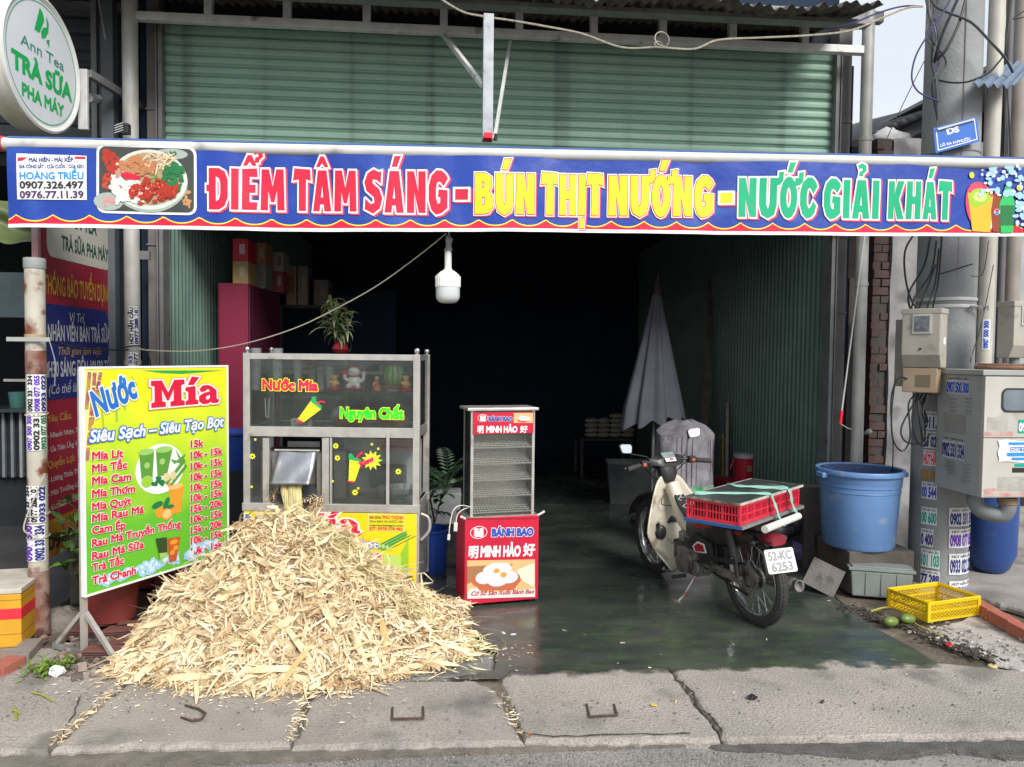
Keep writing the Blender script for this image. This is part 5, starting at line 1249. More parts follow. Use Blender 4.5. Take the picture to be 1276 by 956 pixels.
# ================================================================ motorbike
m_blk = mat('bike_black', (.02, .02, .022), (.03, .03, .03), 8, .4, dirt=(.07, .065, .06), dsc=9, dth=.6)
m_rub = mat('tyre_rubber', (.028, .028, .03), (.045, .044, .042), 14, .8)
m_chr = mat('dull_chrome', (.55, .55, .55), (.35, .34, .33), 14, .22, .9)
m_alu = mat('cast_alloy', (.27, .265, .25), (.18, .175, .165), 12, .5, .5, dirt=(.09, .08, .065), dsc=12, dth=.52)
m_crm = mat('cream_shield', (.60, .56, .46), (.52, .48, .39), 5, .38, dirt=(.26, .22, .16), dsc=8, dth=.55)
m_bred2 = mat('bike_red', (.45, .02, .03), None, 5, .3)
bk = thing('motorbike', 'old underbone motorbike with cream leg shield and red crate parked on wet floor', 'motorbike', (1.92, 4.49, 0), 0, rot=(R(-3), 0, R(105.5)))
def wheel(x, name, steer=0):
 w_ = link(name, None, bk, (x, 0, .283)); w_.rotation_euler = (0, 0, steer)
 Rr = .283
 t = MB(); N = 56; M = 12; vs = []
 for i in range(N):
  a = 2*PI*i/N
  for k in range(M):
   b = 2*PI*k/M; rr = Rr-.034+.034*math.cos(b); y = .033*math.sin(b)
   vs.append((rr*math.cos(a), y, rr*math.sin(a)))
 t.add(vs, [(i*M+k, i*M+(k+1) % M, ((i+1) % N)*M+(k+1) % M, ((i+1) % N)*M+k) for i in range(N) for k in range(M)])
 part('tyre', t, m_rub, w_, smooth=True)
 t = MB()
 for i in range(64):
  a = 2*PI*i/64
  for y in (-.022, -.008, .008, .022):
   da = .035 if (abs(y) > .01) else 0; rr = Rr-.004*abs(y)/.02-(.007 if abs(y) > .015 else 0)
   t.box((rr*math.cos(a+da), y, rr*math.sin(a+da)), (.008, .010, .015), (0, -a-da, 0))
 part('tread_blocks', t, m_rub, w_, kind='stuff')
 t = MB(); pr = [(.228, -.022), (.216, -.02), (.212, -.008), (.212, .008), (.216, .02), (.228, .022)]
 t.lathe(pr, 48, (0, 0, 0), Matrix.Rotation(PI/2, 3, 'X')); o_ = part('rim', t, m_chr, w_, smooth=True); sd = o_.modifiers.new('s', 'SOLIDIFY'); sd.thickness = .004
 part('hub', MB().cyl((0, -.05, 0), (0, .05, 0), .035, n=20).cyl((0, .018, 0), (0, .034, 0), .062, n=24).cyl((0, -.034, 0), (0, -.018, 0), .062, n=24), m_alu, w_, smooth=True)
 t = MB()
 for i in range(36):
  a = 2*PI*i/36; sd_ = .026 if i % 2 else -.026; b = a+(.28 if (i//2) % 2 else -.28)
  t.tube([(.06*math.cos(b), sd_, .06*math.sin(b)), (.213*math.cos(a), sd_*.2, .213*math.sin(a))], .0016, 4, caps=False)
 part('spokes', t, m_chr, w_, kind='stuff'); return w_
rw = wheel(0, 'rear_wheel'); fw = wheel(1.18, 'front_wheel', R(-4))
t = MB()
for i in range(36): a = 2*PI*i/36; t.box((.098*math.cos(a), .052, .098*math.sin(a)), (.011, .004, .008), (0, -a, 0))
t.lathe([(.045, -.002), (.095, -.002), (.095, .002), (.045, .002), (.045, -.002)], 36, (0, .052, 0), Matrix.Rotation(PI/2, 3, 'X')); part('sprocket', t, m_alu, rw)
# fork, fenders
for s_ in (-1, 1): part('fork_leg', MB().tube([(1.18, s_*.075, .283), (1.08, s_*.075, .58), (1.04, s_*.05, .68)], [.017, .019, .02], 10), m_blk, bk, smooth=True)
def fender(cx, cz, r, a0, a1, w_, m, name):
 t = MB(); n = 16; vs = []
 for i in range(n+1):
  a = a0+(a1-a0)*i/n
  for k in range(7):
   b = (k/6-.5)*2; rr = r+.022*(1-b*b); vs.append((cx+rr*math.cos(a), w_*b, cz+rr*math.sin(a)))
 t.add(vs, [(i*7+k, i*7+k+1, (i+1)*7+k+1, (i+1)*7+k) for i in range(n) for k in range(6)])
 o_ = part(name, t, m, bk, smooth=True); md = o_.modifiers.new('s', 'SOLIDIFY'); md.thickness = .004
fender(1.18, .283, .31, R(20), R(150), .055, m_blk, 'front_fender'); fender(0, .283, .315, R(35), R(128), .062, m_blk, 'rear_fender')
# leg shield: two curved wings joined to a centre tunnel
t = MB()
def shield(u, v):
 b = 2*u-1; z = .79-.66*v
 hw = .13+.13*math.sin(min(1, v*1.6)*PI/2)-(.12*max(0, v-.55)/.45)
 x = .955-.11*v+.02*math.sin(v*PI)-.09*b*b*(.3+.7*math.sin(min(1, v*1.2)*PI))-.10*max(0, v-.75)/.25
 return Vector((x, hw*b, z-(.02*b*b+.07*b**4)*(1-v)+.03*b**4*v))
t.grid(22, 24, shield)
vs_, fs_ = t.v, []
for f in t.f:
 c_ = sum((Vector(vs_[i]) for i in f), Vector())/4
 if ((c_.y-.135)/.038)**2+((c_.z-.395)/.055)**2 < 1: continue        # the oval hole low on the left wing
 fs_.append(f)
t.f = fs_
o_ = part('leg_shield', t, m_crm, bk, smooth=True, angle=80); md = o_.modifiers.new('s', 'SOLIDIFY'); md.thickness = .005
part('shield_edge', MB().tube([shield(0, v) for v in np.linspace(0, 1, 20)], .005, 6).tube([shield(1, v) for v in np.linspace(0, 1, 20)], .005, 6), m_crm, bk, smooth=True)
part('shield_hole', MB().ball((.86, .125, .395), .04, sc=(.5, 1, 1.3)), m_blk, bk, smooth=True)
def loft(secs, n=14):
 """secs: (centre, half width y, half height, axis tilt) rings along the body"""
 t = MB(); vs = []
 for (c, hy_, hh, nx, nz) in secs:
  for k in range(n):
   a = 2*PI*k/n; ca, sa = math.cos(a), math.sin(a); e = .7
   yy = hy_*math.copysign(abs(ca)**e, ca); hh_ = hh*math.copysign(abs(sa)**e, sa)
   vs.append((c[0]+nx*hh_, yy, c[1]+nz*hh_))
 t.add(vs, [(i*n+k, i*n+(k+1) % n, (i+1)*n+(k+1) % n, (i+1)*n+k) for i in range(len(secs)-1) for k in range(n)]+[tuple(range(n-1, -1, -1)), tuple((len(secs)-1)*n+k for k in range(n))]); return t
part('centre_tunnel', loft([((.90, .72), .055, .05, -.8, .6), ((.83, .60), .05, .05, -.7, .7), ((.76, .50), .052, .055, -.5, .85), ((.66, .44), .055, .06, -.3, .95), ((.58, .42), .06, .06, 0, 1)]), m_crm, bk, smooth=True)
part('tunnel_cover', loft([((.835, .665), .040, .014, -.75, .66), ((.765, .60), .046, .016, -.7, .72), ((.69, .545), .05, .016, -.5, .87), ((.60, .52), .052, .016, -.1, 1)]), m_blk, bk, smooth=True)
t = MB()
for i in range(7): a_ = Vector((.80-.02*i, .03*math.sin(i*2), .645-.0135*i+.012)); t.tube([a_+Vector((.01, -.02, .006)), a_+Vector((-.01, .012, -.002)), a_+Vector((-.02, -.01, -.012))], .0022, 4)
part('cracked_trim', t, c_white, bk)
part('shift_plate', MB().box((.862, .0, .655), (.03, .05, .006), (0, R(42), 0)), m_chr, bk)
# handlebar cover, grips, instruments
part('handlebar_cover', loft([((1.0, .875), .13, .05, .2, 1), ((.97, .885), .15, .045, .2, 1), ((.935, .88), .10, .032, .2, 1)]), m_blk, bk, smooth=True)
part('steering_head', loft([((.985, .86), .075, .05, 1, .2), ((.965, .80), .07, .05, 1, .2), ((.96, .74), .045, .04, 1, .2)]), m_blk, bk, smooth=True)
part('instrument_panel', MB().box((.955, 0, .925), (.055, .10, .02), (0, R(-35), 0)), mat('dial_glass', (.28, .33, .33), (.2, .25, .25), 20, .12), bk, bevel=.006)
part('sticker', MB().box((.925, -.005, .899), (.03, .085, .004), (0, R(-50), 0)), c_white, bk); part('sticker', MB().box((.9225, -.012, .902), (.014, .03, .004), (0, R(-50), 0)), c_red, bk)
for s_ in (-1, 1):
 st = -.03 if s_ > 0 else .03
 part('handlebar', MB().tube([(.975, s_*.06, .885), (.97, s_*.17, .885), (.955, s_*.23, .875), (.93, s_*.34, .86)], .012, 10), m_blk, bk, smooth=True)
 part('grip', MB().tube([(.95, s_*.235, .874), (.925, s_*.35, .858)], .018, 12), m_rub, bk, smooth=True)
 part('switch_block', MB().box((.955, s_*.20, .88), (.045, .05, .05)), m_blk, bk, bevel=.006)
 part('switch_button', MB().box((.93, s_*.205, .88), (.006, .025, .02)), flat('button_orange', (.6, .12, .05)), bk, bevel=.001)
 part('brake_lever' if s_ < 0 else 'clutch_lever', MB().tube([(.975, s_*.19, .88), (.995, s_*.26, .87), (.985, s_*.34, .855)], .005, 6), m_alu, bk, smooth=True)
def mirror(y0, zc, yc, xc, flip):
 part('mirror_stem', MB().tube(catmull([(.965, y0, .90), (.96, y0*1.1+.01*flip, .93), (xc+.02, yc-.04*flip, zc-.04), (xc+.01, yc-.02*flip, zc-.01)], 5), .005, 7), m_blk, bk, smooth=True)
 q = rrect(-.055, .055, -.034, .036, .022); q = [(u*(1-.12*(v < 0)), v+.1*u*flip) for u, v in q]
 Rm = Euler((0, R(12), R(flip*8))).to_matrix()
 fnm = lambda u, v, w: Rm @ Vector((w, u, v))+Vector((xc, yc, zc))
 part('mirror_shell', MB().prism(q, fnm, .022), m_blk, bk, bevel=.003)
 q2 = [(u*.88, v*.88) for u, v in q]; t = MB(); k = len(q2); t.add([fnm(u, v, -.0012) for u, v in q2], [tuple(range(k))]); part('mirror_glass', t, mat('mirror_glass', (.85, .87, .88), (.8, .83, .84), 3, .03, 1), bk, normals=False)
mirror(.15, 1.0, .33, .97, 1); mirror(-.13, 1.07, -.25, .98, -1)
# body, seat, covers
part('seat', loft([((.60, .60), .07, .03, 0, 1), ((.50, .63), .10, .045, 0, 1), ((.25, .635), .12, .045, 0, 1), ((.0, .635), .11, .04, 0, 1), ((-.12, .64), .08, .03, 0, 1)]), mat('seat_vinyl', (.022, .022, .024), None, 8, .45), bk, smooth=True)
part('rear_body', loft([((.64, .47), .065, .10, 0, 1), ((.42, .50), .095, .11, 0, 1), ((.15, .53), .10, .085, 0, 1), ((-.08, .56), .075, .05, 0, 1)]), m_blk, bk, smooth=True)
for s_ in (-1, 1):
 part('side_stripe', MB().beam((.50, s_*.092, .52), (.0, s_*.088, .575), .004, .02, (0, 0, 1)), m_bred2, bk); part('side_stripe', MB().beam((.50, s_*.093, .535), (.30, s_*.095, .557), .004, .008, (0, 0, 1)), m_chr, bk)
 part('side_cover', MB().prism([(.28, .30), (.52, .28), (.58, .38), (.50, .47), (.30, .45)], lambda u, v, w_: Vector((u, s_*(.085+w_), v)), .028), m_blk, bk, bevel=.008)
pl_ = [(.46, .345), (.33, .375), (.355, .43), (.43, .43), (.49, .385)]
part('badge', MB().prism(pl_, lambda u, v, w_: Vector((u, .1135+w_, v)), .003), c_white, bk); cq = (.415, .39)
part('badge', MB().prism([((u-cq[0])*.78+cq[0], (v-cq[1])*.72+cq[1]) for u, v in pl_], lambda u, v, w_: Vector((u, .1166+w_, v)), .002), m_bred2, bk)
part('tail_light', loft([((-.10, .565), .05, .025, 0, 1), ((-.16, .575), .062, .034, 0, 1), ((-.225, .575), .058, .034, 0, 1), ((-.235, .575), .05, .028, 0, 1)]), mat('tail_lens', (.26, .025, .04), (.18, .02, .03), 12, .15), bk, smooth=True)
part('number_plate_bracket', MB().beam((-.13, 0, .53), (-.20, 0, .39), .05, .01), m_blk, bk)
Rp = Euler((0, R(22), R(-7))).to_matrix()
fp = lambda u, v, w_: Rp @ Vector((-.002-w_, -u, v))+Vector((-.245, 0, .46))
part('number_plate', MB().prism(rrect(-.095, .095, -.07, .07, .012), lambda u, v, w_: fp(u, v, w_-.003), .002), mat('plate_white', (.68, .68, .66), (.6, .6, .58), 9, .4), bk, bevel=.001)
gr_ = flat('plate_grey', (.28, .29, .30))
text(bk, '52-KC', -.075, .006, .15, .05, lambda u, v, h: fp(u, v, h+.0005), gr_, bold=.03); text(bk, '6253', -.068, -.058, .136, .05, lambda u, v, h: fp(u, v, h+.0005), gr_, bold=.03)
# engine and drive
part('engine', MB().box((.56, .02, .26), (.24, .20, .16)).cyl((.52, .13, .27), (.52, .16, .27), .075, n=24).cyl((.60, .12, .24), (.60, .15, .24), .06, n=24), m_alu, bk, smooth=True, bevel=.012)
part('cylinder', MB().cyl((.64, 0, .27), (.82, 0, .30), .055, n=16), m_alu, bk, smooth=True)
t = MB()
for i in range(6): x = .68+.022*i; t.box((x, 0, .28+.1*(x-.68)), (.006, .14, .13))
part('cooling_fins', t, m_alu, bk)
part('carburettor', MB().cyl((.70, .05, .36), (.70, .05, .43), .03, n=14).box((.66, .03, .42), (.09, .06, .05)), m_alu, bk, smooth=True, bevel=.006)
part('swing_arm', MB().beam((.44, .095, .30), (.0, .095, .283), .022, .05), m_alu, bk, bevel=.006); part('swing_arm', MB().beam((.44, -.095, .30), (.0, -.095, .283), .022, .04), m_blk, bk, bevel=.006)
part('chain', MB().beam((.45, .06, .325), (.0, .054, .38), .012, .012).beam((.45, .06, .25), (.0, .054, .19), .012, .012), m_blk, bk)
for s_ in (-1, 1): part('shock_absorber', MB().tube([(.02, s_*.105, .30), (.05, s_*.105, .42)], .014, 10).tube([(.05, s_*.105, .42), (.10, s_*.105, .58)], .028, 12), m_blk, bk, smooth=True)
part('exhaust', MB().tube([(.60, -.10, .18), (.40, -.13, .16), (.25, -.145, .20), (.1, -.15, .235)], .016, 10).tube([(.1, -.15, .235), (.06, -.15, .245), (-.18, -.15, .275), (-.2, -.15, .277)], [.02, .04, .042, .03], 16), m_alu, bk, smooth=True)
part('exhaust_tip', MB().lathe([(.034, 0), (.036, .03), (.030, .03), (.026, 0)], 18, (-.195, -.15, .277), Matrix.Rotation(-PI/2+.12, 3, 'Y')), m_chr, bk, smooth=True)
part('foot_peg', MB().tube([(.55, .14, .17), (.55, .24, .175)], .014, 10), m_rub, bk, smooth=True); part('foot_peg', MB().tube([(.55, -.14, .17), (.55, -.24, .175)], .014, 10), m_rub, bk, smooth=True)
part('rear_foot_peg', MB().tube([(.25, .10, .28), (.25, .2, .285)], .012, 10), m_rub, bk, smooth=True)
part('gear_pedal', MB().tube([(.62, .16, .20), (.66, .18, .17), (.74, .19, .17)], .007, 8).ball((.74, .19, .17), .014), m_alu, bk, smooth=True)
part('kick_stand', MB().tube([(.47, .10, .20), (.50, .19, .05), (.51, .225, .018)], [.011, .010, .009], 8).box((.515, .235, .014), (.07, .035, .008)), mat('stand_steel', (.5, .5, .5), (.45, .1, .08), 20, .3, .6), bk, smooth=True)
for s_, pp in ((1, [(.96, .05, .86), (1.03, .09, .78), (1.0, .06, .70)]), (1, [(.97, .19, .88), (1.05, .14, .83), (1.02, .05, .74)]), (-1, [(.97, -.19, .88), (1.06, -.16, .80), (1.02, -.05, .72)]), (1, [(.90, .07, .66), (.86, .12, .60), (.85, .04, .58)])):
 part('control_cable', MB().tube(catmull(pp, 5), .004, 5), m_blk, bk, smooth=True)
part('chain_guard', MB().beam((.46, .118, .335), (.02, .118, .395), .006, .035), m_blk, bk, bevel=.002)
part('crankcase_cover', MB().cyl((.44, .12, .25), (.44, .145, .25), .05, n=20).box((.50, .125, .33), (.16, .05, .05)), m_alu, bk, smooth=True, bevel=.006)
part('battery_box', MB().box((.40, 0, .36), (.22, .15, .14)), m_blk, bk, bevel=.01)
part('frame_tube', MB().tube([(.92, 0, .68), (.75, 0, .40), (.50, 0, .38), (.1, 0, .5)], .022, 8), m_blk, bk, smooth=True)
part('rack', MB().tube([(.45, .09, .60), (.42, .10, .678), (-.16, .10, .678), (-.16, -.10, .678), (.42, -.10, .678), (.45, -.09, .60)], .008, 6), m_blk, bk, smooth=True)
for s_ in (-1, 1): part('indicator', MB().tube([(-.13, s_*.06, .55), (-.13, s_*.10, .555)], .008, 8).ball((-.135, s_*.115, .555), .022, sc=(1.1, 1, .9)), m_blk, bk, smooth=True)
# ---- load on the rack
LA = R(42.5); LC = Vector((1.835, 4.46, 0))
def L_(u, v, z): q = rotz((u, v, z), LA); return Vector((LC.x+q.x, LC.y+q.y, z))
tr = thing('tray_board', 'grey blue board lying under the red crate on the motorbike', 'board', L_(0, 0, .690), LA)
part('panel', MB().box((0, 0, .0105), (.87, .36, .020)), mat('board_grey', (.15, .16, .17), (.11, .12, .13), 8, .6), tr, bevel=.002)
part('end_strip', MB().box((-.4375, 0, .0105), (.0040, .36, .018)), flat('strip_dark_blue', (.02, .09, .28)), tr)
part('front_strip', MB().box((.0, -.1825, .0105), (.86, .004, .016)), mat('alu_strip', (.35, .36, .36), None, 8, .4, .5), tr)
cr2 = thing('plastic_crate', 'red slotted plastic crate strapped on the motorbike rack', 'crate', L_(-.02, .0, .7115), LA)
cL, cWd, cH = .81, .32, .115
part('floor', MB().box((0, 0, .003), (cL-.012, cWd-.012, .005)), m_red_p, cr2)
def crate_side(L0, along, off, n):
 t = MB()
 def bx_(u0, u1, z0, z1, th=.005):
  if along == 'x': t.bx(u0, u1, off-th/2, off+th/2, z0, z1)
  else: t.bx(off-th/2, off+th/2, u0, u1, z0, z1)
 bx_(-L0/2, L0/2, 0, .018); bx_(-L0/2, L0/2, cH-.016, cH, .010); bx_(-L0/2, L0/2, .052, .060, .007)
 for i in range(n+1):
  u = -L0/2+L0*i/n; w2 = .0028 if i % 5 else .007; bx_(max(u-w2, -L0/2), min(u+w2, L0/2), .018, cH-.016)
 return t
m_crr = mat('crate_red', (.66, .02, .05), (.56, .015, .04), 5, .4)
for off in (-cWd/2, cWd/2): part('side', crate_side(cL, 'x', off, 45), m_crr, cr2, kind=None)
for off in (-cL/2, cL/2): part('side', crate_side(cWd-.012, 'y', off, 16), m_crr, cr2)
for x in (-cL/2, cL/2):
 for y in (-cWd/2, cWd/2): part('corner_post', MB().box((x, y, cH/2), (.016, .016, cH)), m_crr, cr2, bevel=.004)
# contents seen dark through the slots
single('cloth_bundle', MB().box(L_(-.02, 0, .7115+.056), (cL-.07, cWd-.07, .095), (0, 0, LA)).jit(.008, 2), mat('dark_pink_cloth', (.16, .02, .04), (.08, .015, .025), 9, .9), 'dark red cloth bundle filling the red crate', 'cloth')
ld = thing('crate_lid_board', 'black board with pale edges lying on top of the red crate', 'board', L_(-.005, 0, .7115+cH+.001), LA)
part('board', MB().box((0, 0, .006), (.87, .34, .011)), mat('black_board', (.028, .034, .034), (.05, .058, .055), 6, .45, dirt=(.10, .11, .10), dsc=5, dth=.6, bump=.3, bsc=20), ld)
m_edge = mat('pale_edge', (.55, .53, .48), (.3, .27, .22), 12, .7)
for y in (-.172, .172): part('edge_strip', MB().box((0, y, .006), (.878, .005, .014)), m_edge, ld)
for x in (-.4375, .4375): part('edge_strip', MB().box((x, 0, .006), (.005, .34, .013)), mat('torn_edge', (.28, .24, .18), (.08, .07, .06), 22, .8), ld)
zt_ = .7115+cH+.0145
single('foam_bar', MB().tube([L_(-.24, -.225, .672), L_(.24, -.225, .676)], .022, 10), mat('foam_white', (.66, .66, .62), (.55, .55, .5), 12, .8), 'white foam roll strapped under the red crate', 'foam roll', smooth=True)
m_str = mat('strap_green', (.27, .50, .42), (.2, .4, .34), 12, .7)
def strap(pts, w0, label, seed):
 t = MB(); q = catmull(pts, 5); r = random.Random(seed); n = len(q); vs = []
 for i, p in enumerate(q):
  d = (q[min(i+1, n-1)]-q[max(i-1, 0)]).normalized(); s_ = d.cross(Vector((0, -.3, 1))).normalized(); w_ = w0*(.6+.5*math.sin(i*.55+seed)**2)
  if d.z < -.7: s_ = Vector((math.cos(LA), math.sin(LA), 0)); w_ *= .8
  for k in range(5): vs.append(p+s_*w_*(k/2-1)+Vector((0, -.3, 1)).normalized()*(.003*math.cos(k*2.3+i*.4)+.004))
 t.add(vs, [(i*5+k, i*5+k+1, (i+1)*5+k+1, (i+1)*5+k) for i in range(n-1) for k in range(4)])
 o_ = single('strap', t, m_str, label, 'strap', 'pale green straps over the crate', smooth=True); md = o_.modifiers.new('s', 'SOLIDIFY'); md.thickness = .002
strap([L_(-.36, .16, zt_), L_(-.25, .04, zt_+.004), L_(-.12, -.10, zt_+.002), L_(-.07, -.175, zt_+.002), L_(-.06, -.19, zt_-.03), L_(-.035, -.20, .76), L_(-.02, -.215, .70), L_(-.015, -.245, .655)], .018, 'pale green strap over the middle of the black lid', 1)
strap([L_(.1, .165, zt_+.002), L_(.05, .08, zt_+.005), L_(.1, -.02, zt_+.004), L_(.17, -.12, zt_+.003), L_(.19, -.175, zt_+.003), L_(.195, -.192, zt_-.035), L_(.2, -.20, .75), L_(.215, -.22, .70), L_(.23, -.24, .66)], .024, 'wider pale green strap over the right part of the black lid', 2)
# ================================================================ things in the shop
# folded parasol
pY = 7.3; px_ = P(814, 500, pY)
zt1, zb1 = P(818, 348, pY).z, P(815, 522, pY).z
um = thing('folded_parasol', 'grey folded parasol standing in the dark shop', 'parasol', (px_.x, pY, 0))
m_um = mat('parasol_cloth', (.11, .115, .145), (.08, .085, .11), 4, .85)
t = MB(); K = 84; Rn = 12; kpx = .00765
def umb(v, k):
 a = 2*PI*k/K; f_ = math.cos(a*9); r_ = .012+.315*v**1.05
 r_ *= 1-.30*(1-f_)/2*min(1, v*3); x = r_*math.cos(a)*1.02-.02*v+.02; y = r_*math.sin(a)*.5
 return (x, y, zt1-(zt1-zb1)*v-(.03*(1+f_) if v >= 1 else 0)+(.05*math.cos(a) if v >= 1 else 0))
vs = [umb(i/Rn, k) for i in range(Rn+1) for k in range(K)]
t.add(vs, [(i*K+k, i*K+(k+1) % K, (i+1)*K+(k+1) % K, (i+1)*K+k) for i in range(Rn) for k in range(K)])
part('canopy', t, m_um, um, smooth=True, angle=60)
part('top_cap', MB().lathe([(.02, -.0), (.045, -.11), (.06, -.16)], 16, (0.02, 0, zt1+.01)).cyl((.02, 0, zt1), (.02, 0, zt1+.06), .008), mat('parasol_cap', (.05, .03, .035)), um, smooth=True)
part('pole', MB().cyl((0, 0, .06), (.02, 0, zt1), .017, n=12), m_steel_d, um, smooth=True)
part('foot', MB().lathe([(.001, 0), (.2, 0), (.2, .04), (.04, .07), (.03, .12), (.001, .12)], 24), m_dark, um, smooth=True)
# bundle of bamboo poles
for i in range(4):
 a = P(866+i*3, 585, 7.9-.03*i); b = P(884+i*.8, 345+i*9, 8.3)
 mid = a.lerp(b, .55)+Vector((.03, 0, 0)); a.z = .02
 wire('bamboo_pole', [a, mid, b], .014, mat('bamboo', (.11, .10, .075), (.07, .06, .05), 9, .6), ['tallest thin bamboo pole of the bundle beside the parasol', 'second bamboo pole of the bundle beside the parasol', 'third bamboo pole of the bundle beside the parasol', 'shortest bamboo pole of the bundle beside the parasol'][i], 'pole', 'bamboo poles leaning together', n=7)
# big woven sack with green band
sk = thing('woven_sack', 'large full pale woven sack with green printed band behind the motorbike', 'sack', (P(852, 600, 6.3).x, 6.3, 0))
zk = P(852, 525, 6.3).z; rk = (P(888, 600, 6.3).x-P(818, 600, 6.3).x)/2
zg = P(852, 602, 6.3).z, P(852, 620, 6.3).z
t = MB(); N = 72
def skr(z, k): a = 2*PI*k/N; q = rk*(1+.03*math.sin(5*a+z*9)+.02*math.sin(11*a)); f = min(1, (z/.1)**.5 if z < .1 else 1)*(1 if z < zk-.1 else max(.3, 1-((z-zk+.1)/.12)**2)); return (q*f*math.cos(a), q*f*.8*math.sin(a), z+.02*math.sin(3*a)*(z > zk-.15))
zs = list(np.linspace(.002, zk, 26)); vs = [skr(z, k) for z in zs for k in range(N)]
t.add(vs, [(i*N+k, i*N+(k+1) % N, (i+1)*N+(k+1) % N, (i+1)*N+k) for i in range(25) for k in range(N)]+[tuple(25*N+k for k in range(N))])
part('body', t, mat('woven_plastic', (.36, .34, .38), (.22, .21, .24), 9, .7, bump=1, bsc=14), sk, smooth=True)
t = MB()
for k in range(N):
 if k % 2: continue
 a = 2*PI*k/N; t.add([Vector(skr(z, k))*1.004+Vector((0, 0, 0)) for z in (.05, .3, .55, zk-.12)]+[Vector(skr(z, k+.35))*1.004 for z in (.05, .3, .55, zk-.12)], [(0, 1, 5, 4), (1, 2, 6, 5), (2, 3, 7, 6)])
part('stripe_print', t, mat('sack_stripe', (.12, .10, .14)), sk)
t = MB(); vs = [tuple(Vector((q[0]*1.012, q[1]*1.012, q[2]))) for z in (zg[1], zg[0]) for q in [skr(z, k) for k in range(N)]]
t.add(vs, [(k, (k+1) % N, N+(k+1) % N, N+k) for k in range(N)]); part('green_band_print', t, mat('band_green', (.03, .28, .09), (.3, .4, .3), 14, .6), sk)
# wire-mesh box left of the motorbike
xb0, xb1 = P(763, 600, 8.3).x, P(810, 600, 8.3).x; zb_0, zb_1 = .004, P(785, 578, 8.3).z
bxg = thing('grey_tub', 'grey rectangular plastic tub behind the motorbike handlebar', 'tub', ((xb0+xb1)/2, 8.4, 0), R(-8))
hw_ = (xb1-xb0)/2+.04
m_tub = mat('tub_grey', (.085, .095, .10), (.06, .066, .07), 9, .6)
t = MB()
for k in range(2): s_ = (-1, 1)[k]; t.add([(s_*hw_*.85, -.2, zb_0), (s_*hw_*.85, .2, zb_0), (s_*hw_, .24, zb_1), (s_*hw_, -.24, zb_1)], [(0, 1, 2, 3)]); t.add([(-hw_*.85, s_*.2, zb_0), (hw_*.85, s_*.2, zb_0), (hw_, s_*.24, zb_1), (-hw_, s_*.24, zb_1)], [(0, 1, 2, 3)])
t.bx(-hw_*.85, hw_*.85, -.2, .2, zb_0-.002, zb_0+.004); o_ = part('body', t, m_tub, bxg); md = o_.modifiers.new('s', 'SOLIDIFY'); md.thickness = .006
part('rim', MB().tube([(-hw_, -.24, zb_1), (hw_, -.24, zb_1), (hw_, .24, zb_1), (-hw_, .24, zb_1)], .009, 6, closed=True), m_tub, bxg)
t = MB()
for i in range(9): x = -hw_*.85+i*hw_*1.7/8; t.beam((x, -.203, zb_0), (x*1.15, -.244, zb_1), .008, .006)
part('ribs', t, m_tub, bxg)
# red drinks cooler on a red box
x_ = P(927, 590, 7.4); rc_ = (P(940.5, 590, 7.4).x-P(915, 590, 7.4).x)/2; z0_, z1_ = P(927, 597, 7.4).z, P(927, 565, 7.4).z
ck = thing('drinks_cooler', 'round red drinks cooler with white lid by the corrugated wall', 'cooler', (x_.x, 7.4, z0_))
part('body', MB().lathe([(.001, 0), (rc_*.96, 0), (rc_, (z1_-z0_)*.84)], 28), m_red_p, ck, smooth=True)
part('lid', MB().lathe([(rc_*1.03, (z1_-z0_)*.84), (rc_*1.03, (z1_-z0_)*.96), (rc_*.9, z1_-z0_), (.001, z1_-z0_)], 28), mat('cooler_lid', (.5, .5, .48)), ck, smooth=True, bevel=.002)
part('handle', MB().tube([(-rc_, 0, .2), (-rc_-.04, -.03, .14), (-rc_-.05, -.03, .1)], .008, 6), m_red_p, ck, smooth=True)
part('print', MB().add([(rc_*math.sin(a)*1.006, -rc_*math.cos(a)*1.006, z) for z in (.09, .15) for a in (-.1, .15, .4)], [(0, 1, 4, 3), (1, 2, 5, 4)]), flat('label_orange', (.5, .25, .1)), ck)
single('red_box', MB().box((x_.x-.06, 7.42, z0_/2), (.36, .34, z0_-.003), None, .92), mat('red_crate_dull', (.42, .02, .04), (.3, .015, .03), 7, .5), 'dull red plastic box under the drinks cooler', 'box', bevel=.01)
# leaning plank and yellow board
single('plank', MB().beam(P(905, 640, 7.6)*1.0, P(906, 503, 7.9), .03, .09), mat('plank_pale', (.32, .29, .24), (.2, .18, .14), 7, .7), 'pale plank standing upright left of the corrugated wall', 'plank')
single('plank', MB().beam(P(900, 640, 7.7), P(900, 542, 7.9), .02, .13), mat('plank_yellow', (.33, .25, .04), (.16, .07, .03), 9, .7), 'yellowish plank leaning low behind the red cooler', 'plank')
